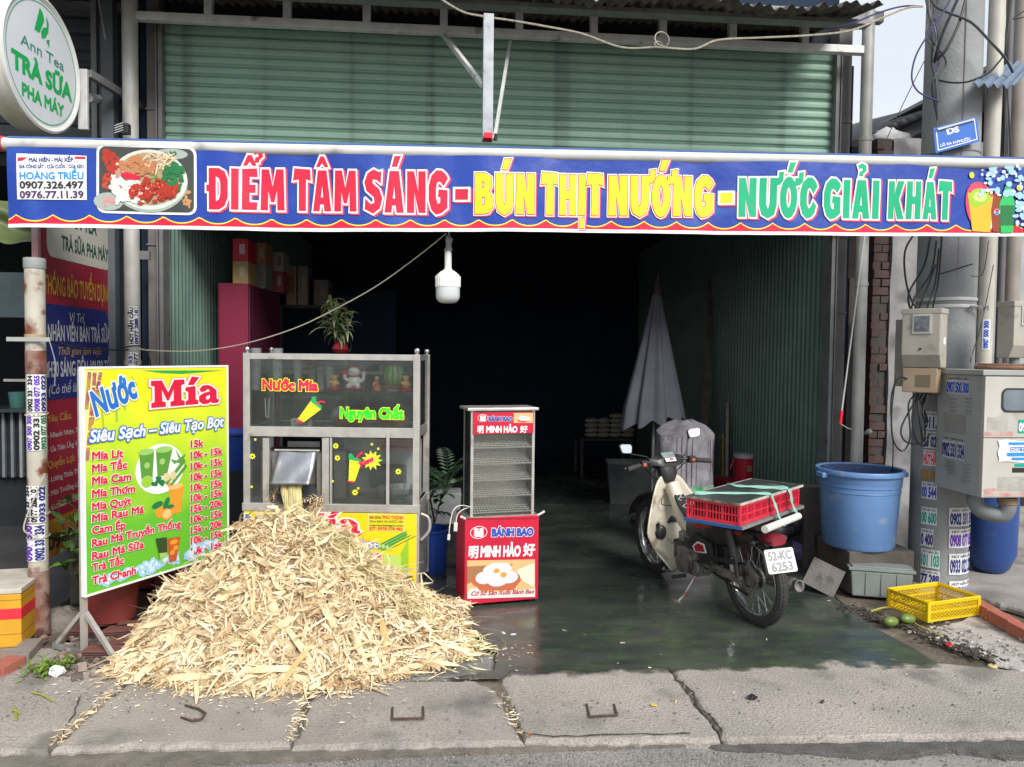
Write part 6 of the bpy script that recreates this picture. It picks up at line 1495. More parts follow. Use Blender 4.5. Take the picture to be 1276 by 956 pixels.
# packets on a table at the back
tb = thing('back_table', 'dark table far back in the shop carrying pale packets', 'table', (1.45, 10.3, 0))
zt2 = P(755, 545, 10.3).z; x0, x1 = P(728, 545, 10.3).x, P(778, 545, 10.3).x
m_tbl = mat('table_dark', (.05, .05, .055), None, 4, .7)
part('table_top', MB().bx(x0-.1, x1+.1, 10.1, 10.7, zt2-.03, zt2), m_tbl, tb, world=True)
for x in (x0-.06, x1+.06):
 for y in (10.15, 10.65): part('leg', MB().bx(x-.02, x+.02, y-.02, y+.02, 0, zt2-.03), m_tbl, tb, world=True)
m_pk = mat('packet_pale', (.40, .36, .30), (.3, .27, .22), 12, .6)
pk_m = MB().ball((0, 0, .035), .1, 12, 8, (1, .8, .36)).jit(.003, 4).mesh('packet', m_pk, True)
n_ = 0
for c_ in range(4):
 for q in range(5 if c_ > 1 else 4):
  o_ = link('packet', pk_m, None, (x0+.1+.17*c_, 10.3, zt2+.066*q), (0, 0, .2*math.sin(n_*3))); n_ += 1
  tag(o_, 'pale packet, %s from the bottom of the %s stack on the back table' % (('first', 'second', 'third', 'fourth', 'fifth')[q], ('leftmost', 'second', 'third', 'rightmost')[c_]), 'packet', 'pale food packets stacked on the back table')
# red cabinet and boxes at left
m_mag = mat('cabinet_magenta', (.23, .012, .05), (.19, .01, .04), 3, .5)
cY = 6.6; cx0, cx1 = P(272, 400, cY).x, P(309, 400, cY).x; cz1 = P(290, 353, cY).z
cb = thing('tall_cabinet', 'tall dark red cabinet inside the shop at left', 'cabinet', ((cx0+cx1)/2, cY, 0))
part('carcass', MB().bx(cx0, cx1, cY, cY+1.2, 0, cz1), m_mag, cb, world=True, bevel=.004)
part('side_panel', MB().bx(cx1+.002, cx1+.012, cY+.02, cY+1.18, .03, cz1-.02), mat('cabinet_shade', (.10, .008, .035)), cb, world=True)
part('door', MB().bx(cx0+.015, cx1-.015, cY-.012, cY-.001, .05, cz1-.03), m_mag, cb, world=True, bevel=.002)
def carton(px0, px1, py0, py1, Y, dep, c, c2, lab, z=None):
 a, b = P(px0, (py0+py1)/2, Y), P(px1, (py0+py1)/2, Y); z1_, z0_ = P((px0+px1)/2, py0, Y).z, P((px0+px1)/2, py1, Y).z
 if z is not None: z1_ += z-z0_; z0_ = z
 r = thing('carton', lab, 'box', ((a.x+b.x)/2, Y, z0_))
 part('body', MB().bx(a.x, b.x, Y, Y+dep, z0_, z1_-.002), mat('carton_%s' % ''.join('%02d' % int(v*99) for v in c), c, None, 6, .6), r, world=True, bevel=.002)
 m_ = (a.x+b.x)/2; h_ = z1_-z0_; w_ = b.x-a.x
 part('label_print', MB().bx(m_-.06*w_, m_+.3*w_, Y-.003, Y-.001, z0_+h_*.3, z0_+h_*.75), mat('carton_%s' % ''.join('%02d' % int(v*99) for v in c2), c2), r, world=True)
 return z1_
za_ = carton(290, 309, 325, 353, cY+.02, .3, (.42, .27, .12), (.5, .42, .3), 'tan carton standing on the red cabinet', cz1+.001)
carton(290, 309, 297, 325, cY+.02, .3, (.5, .02, .04), (.55, .4, .4), 'red carton on top of the tan carton on cabinet', za_+.001)
z2_ = carton(318, 331, 333, 362, cY+.5, .28, (.22, .24, .22), (.3, .14, .1), 'grey green carton second along the cabinet top', cz1+.001)
carton(318, 331, 305, 333, cY+.5, .28, (.38, .2, .1), (.45, .35, .25), 'brown carton on the grey green carton', z2_+.001)
z2_ = carton(340, 353, 340, 366, cY+.9, .28, (.30, .05, .06), (.4, .3, .25), 'dark red carton at far end of the cabinet', cz1+.001)
carton(340, 353, 316, 340, cY+.9, .28, (.34, .3, .26), (.3, .1, .06), 'pale carton on the dark red carton at far end', z2_+.001)
cY2 = 8.0; x0, x1 = P(352, 400, cY2).x, P(384, 400, cY2).x; zz = P(370, 380, cY2).z
sh2 = thing('storage_rack', 'dark rack deep in the shop behind the red cabinet', 'rack', ((x0+x1)/2, cY2, 0))
for z in (.5, 1.2, zz): part('shelf', MB().bx(x0-.05, x1+.4, cY2, cY2+.5, z-.03, z), m_tbl, sh2, world=True)
for x in (x0-.03, x1+.38): part('post', MB().bx(x-.02, x+.02, cY2+.02, cY2+.06, 0, zz), m_tbl, sh2, world=True)
carton(357, 369, 331, 380, cY2+.02, .3, (.34, .24, .12), (.2, .1, .05), 'tall tan carton on the dark rack', zz+.001)
carton(371, 383, 333, 382, cY2+.02, .3, (.26, .22, .17), (.35, .28, .2), 'greyish carton right of the tall tan carton', zz+.001)
carton(391, 409, 353, 385, cY2+.02, .3, (.14, .11, .09), (.2, .15, .1), 'dark brown carton right end of the rack', zz+.001)
# blue tub seen left of the cart, bucket and palm between the carts
xL_ = P(290, 540, 6.3); tbm = mat('deep_blue_plastic', (.015, .06, .33), (.012, .045, .26), 5, .4)
t = MB().lathe([(.001, .0), (.17, 0), (.21, .28), (.225, .285), (.225, .30), (.2, .3), (.165, .02), (.001, .02)], 28, (xL_.x, 6.3, P(290, 583, 6.3).z)); single('basin', t, tbm, 'deep blue plastic tub behind left side of the juice cart', 'tub', smooth=True)
single('stool', MB().box((xL_.x, 6.3, P(290, 583, 6.3).z/2), (.34, .34, P(290, 583, 6.3).z-.004), None, 1.1), m_dark, 'dark stool under the blue tub', 'stool')
bx__ = P(538, 690, 5.75); rb = (P(559, 690, 5.75).x-P(516, 690, 5.75).x)/2; z1_ = P(538, 658, 5.75).z
t = MB().lathe([(.001, 0), (rb*.82, 0), (rb*.98, z1_*.93), (rb*1.08, z1_*.94), (rb*1.08, z1_), (rb*.95, z1_), (rb*.8, .02), (.001, .02)], 30, (bx__.x, 5.75, 0.002)); single('bucket', t, tbm, 'deep blue round bucket between the two carts', 'bucket', smooth=True)
tx0, tx1 = P(518, 640, 6.3).x, P(575, 640, 6.3).x; z1_, z0_ = P(545, 615, 6.3).z, P(545, 655, 6.3).z
t = MB(); t.box(((tx0+tx1)/2, 6.45, (z0_+z1_)/2), (tx1-tx0, .26, z1_-z0_), None, .9); tr_ = single('planter', t, mat('planter_white', (.30, .31, .32), (.24, .25, .26), 7, .6), 'long white planter box behind the blue bucket', 'planter', bevel=.012)
single('cinder_stand', MB().bx(tx0+.06, tx1-.06, 6.36, 6.54, 0, z0_-.001), m_dark, 'dark blocks carrying the white planter', 'block')
fp_ = thing('fern_plant', 'dark green fern palm growing from the white planter', 'plant', ((tx0+tx1)/2, 6.45, z1_))
rg_ = random.Random(11); t = MB(); st = MB()
for q in range(15):
 az = rg_.uniform(0, 2*PI); L2 = rg_.uniform(.3, .52); el = rg_.uniform(.8, 1.45); p = Vector((rg_.uniform(-.1, .12), rg_.uniform(-.04, .04), 0)); pts_ = [p.copy()]
 d3 = Vector((math.cos(az), math.sin(az)*.5, 0)); 
 for i in range(14):
  dr = d3*math.cos(el)+Vector((0, 0, math.sin(el))); p = p+dr*L2/14; el -= .1; pts_.append(p.copy())
  if i > 2:
   side = dr.cross(Vector((0, 0, 1))).normalized()
   for s_ in (-1, 1):
    l_ = .085*math.sin(PI*(i+2)/18); tip = p+side*s_*l_+dr*l_*.5-Vector((0, 0, .012)); b0 = dr*.008
    t.add([p-b0, p+b0+side*s_*l_*.5+dr*l_*.25, tip, p+side*s_*l_*.5-b0*1.4+dr*l_*.2], [(0, 1, 2, 3)])
 st.tube(pts_, .003, 4)
part('fronds', t, mat('fern_green', (.035, .085, .035), (.025, .06, .03), 12, .5, island=.4), fp_, kind='stuff'); part('stems', st, mat('fern_stem', (.05, .08, .04)), fp_)
fp2 = thing('leafy_plant', 'small leafy plant hanging over the blue bucket', 'plant', (bx__.x, 6.0, .35))
t = MB()
for q in range(34):
 b0 = Vector((rg_.uniform(-.16, .12), rg_.uniform(-.1, .05), rg_.uniform(.02, .28))); strap_leaf(t, b0, rg_.uniform(0, 2*PI), rg_.uniform(.07, .12), .022, rg_.uniform(-.3, .9), 1.4, 4)
part('leaves', t, mat('fern_green', (.035, .085, .035)), fp2, kind='stuff'); part('stem', MB().tube([(0, 0, -.33), (.01, 0, 0), (-.04, 0, .25)], .008, 6).tube([(0, 0, -.1), (.08, 0, .2)], .005, 5), mat('fern_stem', (.05, .08, .04)), fp2)
# ================================================================ right side: walls, poles, meters
m_plas = mat('grey_plaster', (.33, .33, .33), (.24, .24, .245), 4, .9, bump=.6, bsc=25, dirt=(.15, .15, .155), dsc=3.5, dth=.56)
m_brk = mat('old_brick', (.12, .055, .042), (.08, .042, .036), 9, .9, bump=.5, island=.3, dirt=(.08, .07, .07), dsc=7, dth=.55)
YP = 6.02; xa, xb_ = P(1085, 450, YP).x, P(1105, 450, YP).x; ztw = P(1095, 172, YP).z
pr1 = thing('brick_pier', 'narrow exposed brick pier right of the round steel post', 'pier', ((xa+xb_)/2, YP, 0))
part('core', MB().bx(xa+.008, xb_-.008, YP+.01, YP+.2, 0, ztw), mat('mortar_dark', (.07, .065, .06), None, 9, .9), pr1, world=True)
bmesh_ = MB().box((0, 0, 0), (xb_-xa-.004, .1, .058)).jit(.003, 3).mesh('brick', m_brk); bm_h = MB().box((0, 0, 0), ((xb_-xa)*.46, .1, .058)).jit(.003, 5).mesh('brick', m_brk)
rg_ = random.Random(2); z = .035
while z < ztw:
 if int(z/.07) % 2: link('brick', bmesh_, pr1, (rg_.uniform(-.006, .006), .05+rg_.uniform(-.012, .012), z))
 else:
  for s_ in (-1, 1): link('brick', bm_h, pr1, (s_*(xb_-xa)*.26, .05+rg_.uniform(-.012, .012), z))
 z += .07
xc_ = P(1168, 450, YP).x
single('plaster_wall', MB().grid(30, 60, lambda u, v: Vector((xb_+.003+(xc_-xb_)*u, YP-.02+.008*math.sin(u*9+v*14)+.006*math.sin(v*41), ztw*v))).bx(xb_+.01, xc_+.5, YP+.01, YP+.2, 0, ztw), m_plas, 'rough grey plastered wall behind the electricity meter', 'wall', smooth=True)
xo0, xo1 = P(1056, 400, 5.97).x+.01, P(1084, 400, 5.97).x
single('gap_wall', MB().bx(xo0, xo1, 6.12, 6.2, 0, ztw), mat('gap_brick', (.07, .045, .04), (.04, .035, .035), 9, .9, dirt=(.02, .025, .03), dsc=4, dth=.5), 'dark recessed wall between shop column and brick pier', 'wall')
single('timber_panel', MB().bx(P(1053, 400, 6.0).x+.02, P(1064, 400, 6.0).x, 5.98, 6.03, .3, P(1058, 347, 6.0).z), mat('panel_taupe', (.20, .17, .15), (.15, .13, .12), 6, .7), 'tall taupe panel standing in the gap beside the column', 'panel')
single('metal_channel', MB().bx(P(1066, 400, 5.9).x, P(1078, 400, 5.9).x, 5.9, 5.93, 0, P(1075, 398, 5.9).z), mat('channel_grey', (.13, .15, .15), (.1, .115, .12), 7, .55), 'grey flat channel behind the round steel post', 'channel', bevel=.003)
# awning crank rod with red grip
cr0, cr1 = P(1080, 290, 5.35), P(1049, 512, 5.3)
ck2 = thing('crank_rod', 'thin awning crank rod with red grip leaning by the shop column', 'crank', (cr1.x, cr1.y, cr1.z-.2))
part('rod', MB().cyl(P(1083, 250, 5.35), cr1, .006, n=8), m_steel, ck2, world=True); part('grip', MB().cyl(cr1, P(1047, 528, 5.3), .011, n=10), c_red, ck2, world=True, smooth=True)
part('hook', MB().tube([P(1047, 528, 5.3), P(1055, 533, 5.3), P(1061, 535, 5.28)], .003, 5), w_cream, ck2, world=True)
single('tap', MB().cyl(P(1078, 540, 5.95), P(1083, 539, 5.8), .014, n=10).ball(P(1083, 538, 5.8), .024), m_steel, 'small metal tap on the wall above the blue bin', 'tap', smooth=True)
# yard wall and building behind
YR = 7.8; x0, x1 = P(1196, 450, YR).x, 11
m_yw = mat('yard_wall_paint', (.36, .38, .40), (.30, .315, .33), 3, .85, dirt=(.22, .225, .23), dsc=2.5, dth=.56)
zy = P(1250, 215, YR).z
yb = thing('yard_building', 'grey rendered building behind the utility pole', 'building', (x0+1, YR, 0))
part('wall', MB().bx(x0-1.6, x1, YR, YR+.2, .16, zy), m_yw, yb, world=True)
part('plinth_gap', MB().bx(x0-1.6, x1, YR+.03, YR+.2, .03, .16), m_dark, yb, world=True)
part('upper_opening', MB().bx(x0+.05, x1, YR+.8, YR+.9, zy, P(1250, 100, YR).z), m_dark, yb, world=True)
z_f = P(1260, 104, YR-.5).z
part('fascia', MB().bx(P(1240, 100, YR-.5).x, x1, YR-.52, YR-.45, z_f, z_f+.13), mat('fascia_grey', (.42, .41, .38), (.3, .3, .28), 5, .8), yb, world=True)
part('roof_sheet', MB().bx(P(1232, 100, YR-.5).x, x1, YR-.7, YR+2, z_f+.14, z_f+.18), mat('roof_grey', (.25, .26, .28)), yb, world=True)
for px in (1262, 1275): x = P(px, 150, YR-.4).x; part('post', MB().bx(x, x+.06, YR-.4, YR-.34, zy-.1, z_f), mat('post_cream', (.4, .38, .34), (.3, .28, .25), 5, .7), yb, world=True)
m_cs = mat('blue_grey_sheet', (.13, .18, .26), (.10, .14, .2), 6, .5)
a, b, c_, d_ = P(1211, 105, 4.85), P(1264, 108, 4.85), P(1292, 76, 5.3), P(1245, 80, 5.3)
t = MB(); t.grid(28, 8, lambda u, v: a.lerp(b, u).lerp(d_.lerp(c_, u), v)+Vector((0, 0, .018*math.sin(u*2*PI*4.5))))
o_ = single('canopy_sheet', t, m_cs, 'small blue grey corrugated sheet above the white conduit', 'roof sheet', smooth=True); md = o_.modifiers.new('s', 'SOLIDIFY'); md.thickness = .006
# house behind with grey roof edge
YH = 9.5
nh = thing('neighbour_house', 'low house behind the pole with dark corrugated roof and red brick gable', 'house', (P(1120, 200, YH).x, YH, 0))
A_, B_ = P(1040, 186, YH), P(1196, 121, YH-1.5)
t = MB(); t.grid(70, 6, lambda u, v: A_.lerp(B_, u)+Vector((0, .9*v*3, .45*v+.02*math.sin(u*2*PI*14)*(1-v))))
o_ = part('roof_sheet', t, mat('roof_dark', (.10, .10, .105), (.07, .07, .075), 6, .7), nh, world=True, smooth=True); md = o_.modifiers.new('s', 'SOLIDIFY'); md.thickness = .05
bw0, bw1 = P(1050, 200, YH+.1), P(1112, 165, YH+.1)
t = MB(); t.add([(bw0.x, YH+.1, 0), (bw1.x+1.6, YH+.1, 0), (bw1.x+1.6, YH+.1, P(1168, 150, YH+.1).z), (bw0.x, YH+.1, P(1050, 190, YH+.1).z)], [(0, 1, 2, 3)])
part('gable_wall', t, mat('gable_brick', (.10, .06, .05), (.06, .045, .045), 5, .9), nh, world=True)
bkm = MB().box((0, 0, 0), (.36, .1, .11)).mesh('brick', mat('gable_orange', (.42, .13, .06), (.32, .09, .045), 6, .9, island=.2))
for i in range(7):
 for j in range(9):
  px, py = 1058+i*8+(4 if j % 2 else 0), 202-j*4.6
  if py > 196-(px-1050)*.42+6 and px < 1112: p = P(px, py, YH+.05); link('brick', bkm, nh, (p.x-nh.location.x, .05, p.z), (0, R(0), 0))
part('rafter', MB().beam(P(1112, 178, YH-.6), P(1165, 150, YH-1), .1, .14), mat('rafter_grey', (.22, .24, .26)), nh, world=True)
for i, (px, py, r_s) in enumerate(((1106, 176, .16), (1118, 184, .19), (1128, 190, .15))):
 p = P(px, py, YH-.9); single('wrapped_bundle', MB().ball(p, r_s, 14, 10, (1.2, 1, .9)).jit(.02, i), mat('bundle_grey', (.42, .42, .43), (.3, .3, .31), 4, .8), ['small grey wrapped bundle beside the orange bricks', 'large grey wrapped bundle under the dark roof edge', 'grey wrapped bundle nearest the street sign'][i], 'bundle', smooth=True, angle=80)
# ---------------------------------------------------------------- utility pole
PC = Vector((3.60, 5.22, 0)); PR_ = .19
m_pole = mat('pole_concrete', (.30, .31, .32), (.24, .25, .26), 3, .85, bump=.4, bsc=50, dirt=(.19, .19, .19), dsc=3, dth=.58, streak=True)
po = thing('utility_pole', 'thick round concrete utility pole covered with phone number stickers', 'pole', PC)
part('shaft', MB().lathe([(PR_+.004, 0), (PR_+.004, 1.8), (PR_-.012, 5.2), (.001, 5.2)], 48), m_pole, po, smooth=True)
part('mould_seam', MB().box((PR_*math.sin(R(-14)), -PR_*math.cos(R(-14)), 2.6), (.006, .004, 5.0), (0, R(.2), R(-14))), mat('seam', (.2, .2, .2)), po)
def polehit(px, py, C_, r):
 d = ray(px, py); o = EYE-C_; a = d.x**2+d.y**2; b = 2*(o.x*d.x+o.y*d.y); c = o.x**2+o.y**2-r*r; D = b*b-4*a*c
 t_ = (-b-math.sqrt(max(D, 0)))/(2*a); p = EYE+d*t_; return math.atan2(p.x-C_.x, -(p.y-C_.y)), p.z
def cyl_fn(C_, r, base=Vector((0, 0, 0))): return lambda u, v, h: Vector((C_.x-base.x+(r+h)*math.sin(u/r), C_.y-base.y-(r+h)*math.cos(u/r), v-base.z))
STK = flat('sticker_white', (.72, .73, .74))
def pole_sticker(par, C_, r, px0, px1, py0, py1, s, ink, head='HÚT HẦM CẦU', mid=None, base=None, hm=None):
 base = base if base is not None else C_; rr_ = r+.010
 (a0, z1_), (a1, _) = polehit(px0, (py0+py1)/2, C_, rr_), polehit(px1, (py0+py1)/2, C_, rr_)
 z1_ = polehit((px0+px1)/2, py0, C_, rr_)[1]; z0_ = polehit((px0+px1)/2, py1, C_, rr_)[1]
 f_ = cyl_fn(C_, rr_, base); u0, u1 = a0*rr_, a1*rr_
 st = MB().grid(8, 1, lambda u, v: f_(u0+(u1-u0)*u, z0_+(z1_-z0_)*v, .0008)); sk_ = part('sticker', st, STK, par)
 h_ = z1_-z0_
 if head: text(sk_, head, u0+.08*(u1-u0), z1_-h_*.2, (u1-u0)*.84, h_*.12, f_, hm or c_black, bold=.03)
 text(sk_, s, u0+.04*(u1-u0), z0_+h_*.12, (u1-u0)*.92, h_*.58, f_, ink, bold=.05)
 return sk_
for s_, y0, y1, ink in (('0902 331 334', 633, 656, c_navy), ('0908 077 055', 659.5, 683, c_purple), ('0933 022 322', 690, 716, c_navy), ('0907 500 300', 724, 750, flat('ink_blue', (.02, .08, .5)))):
 pole_sticker(po, PC, PR_, 1182.5, 1213.5, y0, y1, s_, ink)
for s_, x0, x1, y0, y1, ink in (('00 544', 1148.5, 1167.5, 601, 622, flat('ink_blue', (.02, .08, .5))), ('00 600', 1148, 1167.5, 632.5, 654, c_teal), ('0 400', 1147.5, 1163, 659, 681, c_navy), ('101 103', 1147.5, 1171, 685, 708, c_teal), ('77 288', 1147, 1171, 711, 729, c_navy), ('511.5', 1152, 1173, 513, 536, c_navy), ('33 022', 1150.5, 1172, 538, 559, c_navy)):
 pole_sticker(po, PC, PR_, x0, x1, y0, y1, s_, ink)
sk_ = pole_sticker(po, PC, PR_, 1150.5, 1171, 561, 581, 'HÚT HẦM', c_red, 'CHO VAY TRẢ GÓP', hm=c_red)
f_ = cyl_fn(PC, PR_+.012, PC); a0 = polehit(1149, 590, PC, PR_+.012)[0]*(PR_+.012)
part('tape', MB().grid(10, 4, lambda u, v: f_(a0+.15*u, polehit(1160, 597, PC, PR_)[1]+.06*v+.012*math.sin(u*9)*(v-.5), .003+.004*math.sin(u*30))), mat('brown_tape', (.36, .24, .09), (.3, .18, .06), 15, .4), po)
for py in (372, 381): zz = P(1190, py, 5.03).z; part('steel_band', MB().lathe([(PR_+.009, -.012), (PR_+.011, 0), (PR_+.009, .012)], 40, (0, 0, zz)), m_steel, po, smooth=True)
for py in (186,): zz = P(1190, py, 5.03).z; part('steel_band', MB().lathe([(PR_+.001, -.006), (PR_+.003, 0), (PR_+.001, .006)], 40, (0, 0, zz)), m_steel_d, po, smooth=True)
zz = P(1203, 385, 5.0).z; t = MB()
for i in range(5): t.tube(catmull([(.02+.03*i, -PR_-.015, zz+.01*math.sin(i)), (.035+.03*i, -PR_-.04, zz+.02), (.05+.03*i, -PR_-.02, zz-.01)], 4), .006, 5)
part('foil_clamp', t, mat('chrome', (.7, .7, .7)), po)
# street sign
sY = 4.98; sg = thing('street_sign', 'small blue street sign with white lettering fixed on the utility pole', 'sign', P(1192, 170, sY))
def sgp(px, py): p = P(px, py, sY); return (p.x, p.z)
fs = lambda u, v, h: Vector((u, sY-h, v))
q_ = [sgp(1163, 160), sgp(1217, 145), sgp(1221, 176), sgp(1166, 191)][::-1]
part('plate', MB().prism(q_, lambda u, v, w_: Vector((u, sY+w_, v)), .006), mat('sign_blue', (.03, .15, .55), (.03, .13, .48), 6, .35), sg, world=True)
qi = [sgp(1166, 162.5), sgp(1214.5, 149), sgp(1218, 174), sgp(1168.5, 188)]; qj = [sgp(1167.2, 163.4), sgp(1213.6, 150.4), sgp(1216.8, 173.2), sgp(1169.6, 186.6)]
c1 = np.array(qi); c1 = c1 if area(c1) > 0 else c1[::-1]; c2_ = np.array(qj); c2_ = c2_ if area(c2_) < 0 else c2_[::-1]
shape(sg, [list(map(tuple, c1)), list(map(tuple, c2_))], fs, c_white, 'border_print', world=True, holes=True)
def sline(s, p0, p1, cap, **k):
 a, b = sgp(*p0), sgp(*p1); text(sg, s, a[0], a[1], math.hypot(b[0]-a[0], b[1]-a[1]), cap, fs, c_white, rot=math.atan2(b[1]-a[1], b[0]-a[0]), world=True, **k)
sline('DS', (1181, 167.5), (1195, 164), .038, bold=.05); sline('LÔ RA H.PHƯỚC', (1172, 183), (1209.5, 174.5), .017, bold=.03)
part('bracket', MB().beam(P(1168, 161.5, sY-.01), P(1214, 148.5, sY-.01), .012, .012), mat('chrome', (.7, .7, .7)), sg, world=True)
# white conduit and pipes behind the pole
m_pvc = mat('pvc_cream', (.52, .50, .44), (.44, .42, .37), 6, .45, dirt=(.33, .28, .2), dsc=4, dth=.62)
cdx = P(1232, 250, 5.1).x
cn2 = thing('conduit_pipe', 'white plastic conduit pipe rising from the metal cabinet', 'pipe', (cdx, 5.1, 1.5))
part('pipe', MB().cyl((cdx, 5.1, 1.45), (cdx+.02, 5.1, 5.2), .052, n=24), m_pvc, cn2, world=True, smooth=True)
part('collar', MB().cyl((cdx, 5.1, 1.50), (cdx, 5.1, 1.62), .06, n=24), m_pvc, cn2, world=True, smooth=True, bevel=.004)
sk_ = pole_sticker(cn2, Vector((cdx, 5.1, 0)), .045, 1221, 1231, 400, 436, '', c_navy, None, base=Vector((cdx, 5.1, 1.5))) if False else None
ff = cyl_fn(Vector((cdx, 5.1, 0)), .0535, Vector((cdx, 5.1, 1.5)))
st = part('sticker', MB().grid(4, 1, lambda u, v: ff(-.045+.05*u, P(1225, 436, 5.05).z+(P(1225, 398, 5.05).z-P(1225, 436, 5.05).z)*v, .001)), STK, cn2)
za_, zb_ = P(1225, 434, 5.05).z, P(1225, 400, 5.05).z
text(st, '0907 500 300', 0, 0, zb_-za_, .028, lambda u, v, h: ff(-.008-v, za_+u, .001+h), flat('ink_blue', (.02, .08, .5)), bold=.05)
p = P(1262, 300, 5.7); cp2 = thing('drain_pipe', 'grey brown pipe standing behind the right-hand meter', 'pipe', (p.x, 5.7, 0))
part('pipe', MB().cyl((p.x, 5.7, .03), (p.x, 5.7, 5), .06, n=20), mat('pipe_taupe', (.30, .27, .24), (.23, .21, .19), 5, .6), cp2, world=True, smooth=True)
p = P(1249, 300, 5.6); single('steel_post', MB().cyl((p.x, 5.6, .03), (p.x, 5.6, 5), .028, n=14), mat('pipe_dark', (.12, .12, .125)), 'thin dark pipe between the white conduit and grey brown pipe', 'post', smooth=True)
# ---------------------------------------------------------------- junction cabinet
m_cab = mat('cabinet_cream', (.50, .49, .44), (.42, .41, .37), 3, .5, dirt=(.33, .31, .26), dsc=5, dth=.58); m_cabg = mat('cabinet_grey', (.36, .37, .36), (.31, .32, .31), 3, .55, dirt=(.24, .24, .22), dsc=5, dth=.6)
KX, KY = 3.37, 4.5; kc = thing('junction_cabinet', 'cream metal junction cabinet with stickers mounted on the utility pole', 'cabinet', (KX, KY, .78))
zc0, zc1 = P(1224, 620, KY).z, P(1226, 468, KY).z; KW, KD = .62, .44
part('body', MB().bx(KX, KX+KW, KY, KY+KD, zc0, zc1), m_cabg, kc, world=True, bevel=.004)
part('cap', MB().bx(KX-.015, KX+KW+.015, KY-.02, KY+KD+.01, zc1+.001, zc1+.035), m_cabg, kc, world=True, bevel=.005)
zmid = P(1240, 545.5, KY).z
part('door', MB().bx(KX+.004, KX+KW-.01, KY-.016, KY-.002, zmid+.003, zc1-.006), m_cab, kc, world=True, bevel=.003)
part('door', MB().bx(KX+.004, KX+KW-.01, KY-.016, KY-.002, zc0+.002, zmid-.003), m_cab, kc, world=True, bevel=.003)
fk = lambda k=0: (lambda u, v, h: Vector((u, KY-.0165-h-k, v)))
def kp(px, py): p = P(px, py, KY-.016); return p.x, p.z
x0, z0_ = kp(1247, 514); x1, z1_ = kp(1300, 484)
shape(kc, [rrect(x0, x0+.30, z0_, z1_, .04, 6)], fk(), flat('window_seal', (.03, .03, .035)), 'window_seal', world=True, lift=.003)
shape(kc, [rrect(x0+.012, x0+.288, z0_+.012, z1_-.012, .03, 6)], fk(), mat('window_glass', (.10, .13, .16), (.2, .24, .27), 3, .1), 'window', world=True, lift=.005)
def ks(x0_, x1_, y0, y1, m, nm='sticker', k=.0): a = kp(x0_, y1); b = kp(x1_, y0); shape(kc, [rect(a[0], b[0], a[1], b[1])], fk(k), m, nm, world=True)
m_rs = mat('red_smear', (.5, .12, .14), (.47, .38, .34), 14, .6)
ks(1227, 1262, 538, 543, m_rs, 'red_smear'); ks(1226, 1300, 614, 619, m_rs, 'red_smear'); a_ = kp(1233, 611); shape(kc, [ell(a_[0], a_[1], .04, .014, 14, .1, .2)], fk(), m_rs, 'red_smear', world=True, lift=.002)
ks(1230, 1256, 520, 536, mat('paste_grey', (.33, .32, .28), (.42, .41, .37), 20, .8), 'paste_patch'); ks(1243, 1300, 594, 612, mat('paste_grey', (.33, .32, .28)), 'paste_patch')
t = MB(); a = kp(1243, 576); b = kp(1300, 549); t.grid(12, 8, lambda u, v: Vector((a[0]+(b[0]-a[0])*u+.006*math.sin(v*11)*(u < .1), KY-.019-.004*abs(math.sin(u*7+v*5)), a[1]+(b[1]-a[1])*v+.006*math.sin(u*8)))); part('torn_poster', t, STK, kc, world=True, smooth=True)
for q, (y0, y1, x0_) in enumerate(((551, 554, 1256), (557, 561.5, 1258), (564, 568, 1254), (570, 573, 1260))): a = kp(x0_, y1); b = kp(1300, y0); shape(kc, [rect(a[0], b[0], a[1], b[1])], fk(.0075), c_cyan if q != 1 else flat('poster_blue', (.05, .2, .6)), 'print', world=True)
a = kp(1250, 566); text(kc, 'CHO THUÊ', kp(1258, 562)[0], kp(1258, 562)[1], .14, .02, fk(.009), c_white, world=True)
a, b = kp(1262, 536), kp(1296, 521); shape(kc, [rect(kp(1268, 540)[0], b[0], kp(1268, 540)[1], kp(1268, 523)[1])], fk(), c_teal, 'print', world=True); text(kc, '0908', kp(1269, 537)[0], kp(1269, 537)[1], .1, .05, fk(.003), c_white, world=True, bold=.05)
a, b = kp(1262, 578), kp(1290, 574); shape(kc, [rect(kp(1261, 589)[0], kp(1290, 589)[0], kp(1261, 589)[1], kp(1261, 583)[1])], fk(), c_black, 'print', world=True); shape(kc, [rect(kp(1264, 583)[0], kp(1290, 583)[0], kp(1264, 582)[1], kp(1264, 578)[1])], fk(), c_teal, 'print', world=True)
# left face with louvres and numbers: coordinates u = distance back from the corner
fl2 = lambda u, v, h: Vector((KX-.0005-h, KY+KD-u, v))
def lp2(px, py): p = PX(px, py, KX); return KD-(p.y-KY), p.z
def lsticker(px0, px1, py0, py1, s, ink):
 a = lp2(px0, py1); b = lp2(px1, py0); q = [lp2(px0, py1), lp2(px1, py1+1), lp2(px1, py0+.6), lp2(px0, py0)]
 text(kc, s, a[0], a[1], b[0]-a[0], (b[1]-a[1])*.8, fl2, ink, world=True, bold=.05, outline=[(.08, STK)]); text(kc, 'HÚT HẦM CẦU', a[0]+.01, b[1]+.004, b[0]-a[0]-.02, .008, fl2, c_black, world=True)
lsticker(1180, 1208, 474, 488, '0907 500 300', flat('ink_blue', (.02, .08, .5))); lsticker(1174, 1202, 551, 566, '0902 331 334', c_navy)
for px, pys in ((1183, (495, 500, 505, 510)), (1203, (495, 500, 505, 510, 514)), (1181, (573, 578, 583, 588)), (1201, (577, 582, 587, 592, 597))):
 for py in pys:
  a = lp2(px, py); b = lp2(px+9, py+1); part('louvre', MB().beam((KX-.004, KY+KD-a[0], a[1]), (KX-.004, KY+KD-b[0], b[1]), .008, .006), m_cabg, kc, world=True)
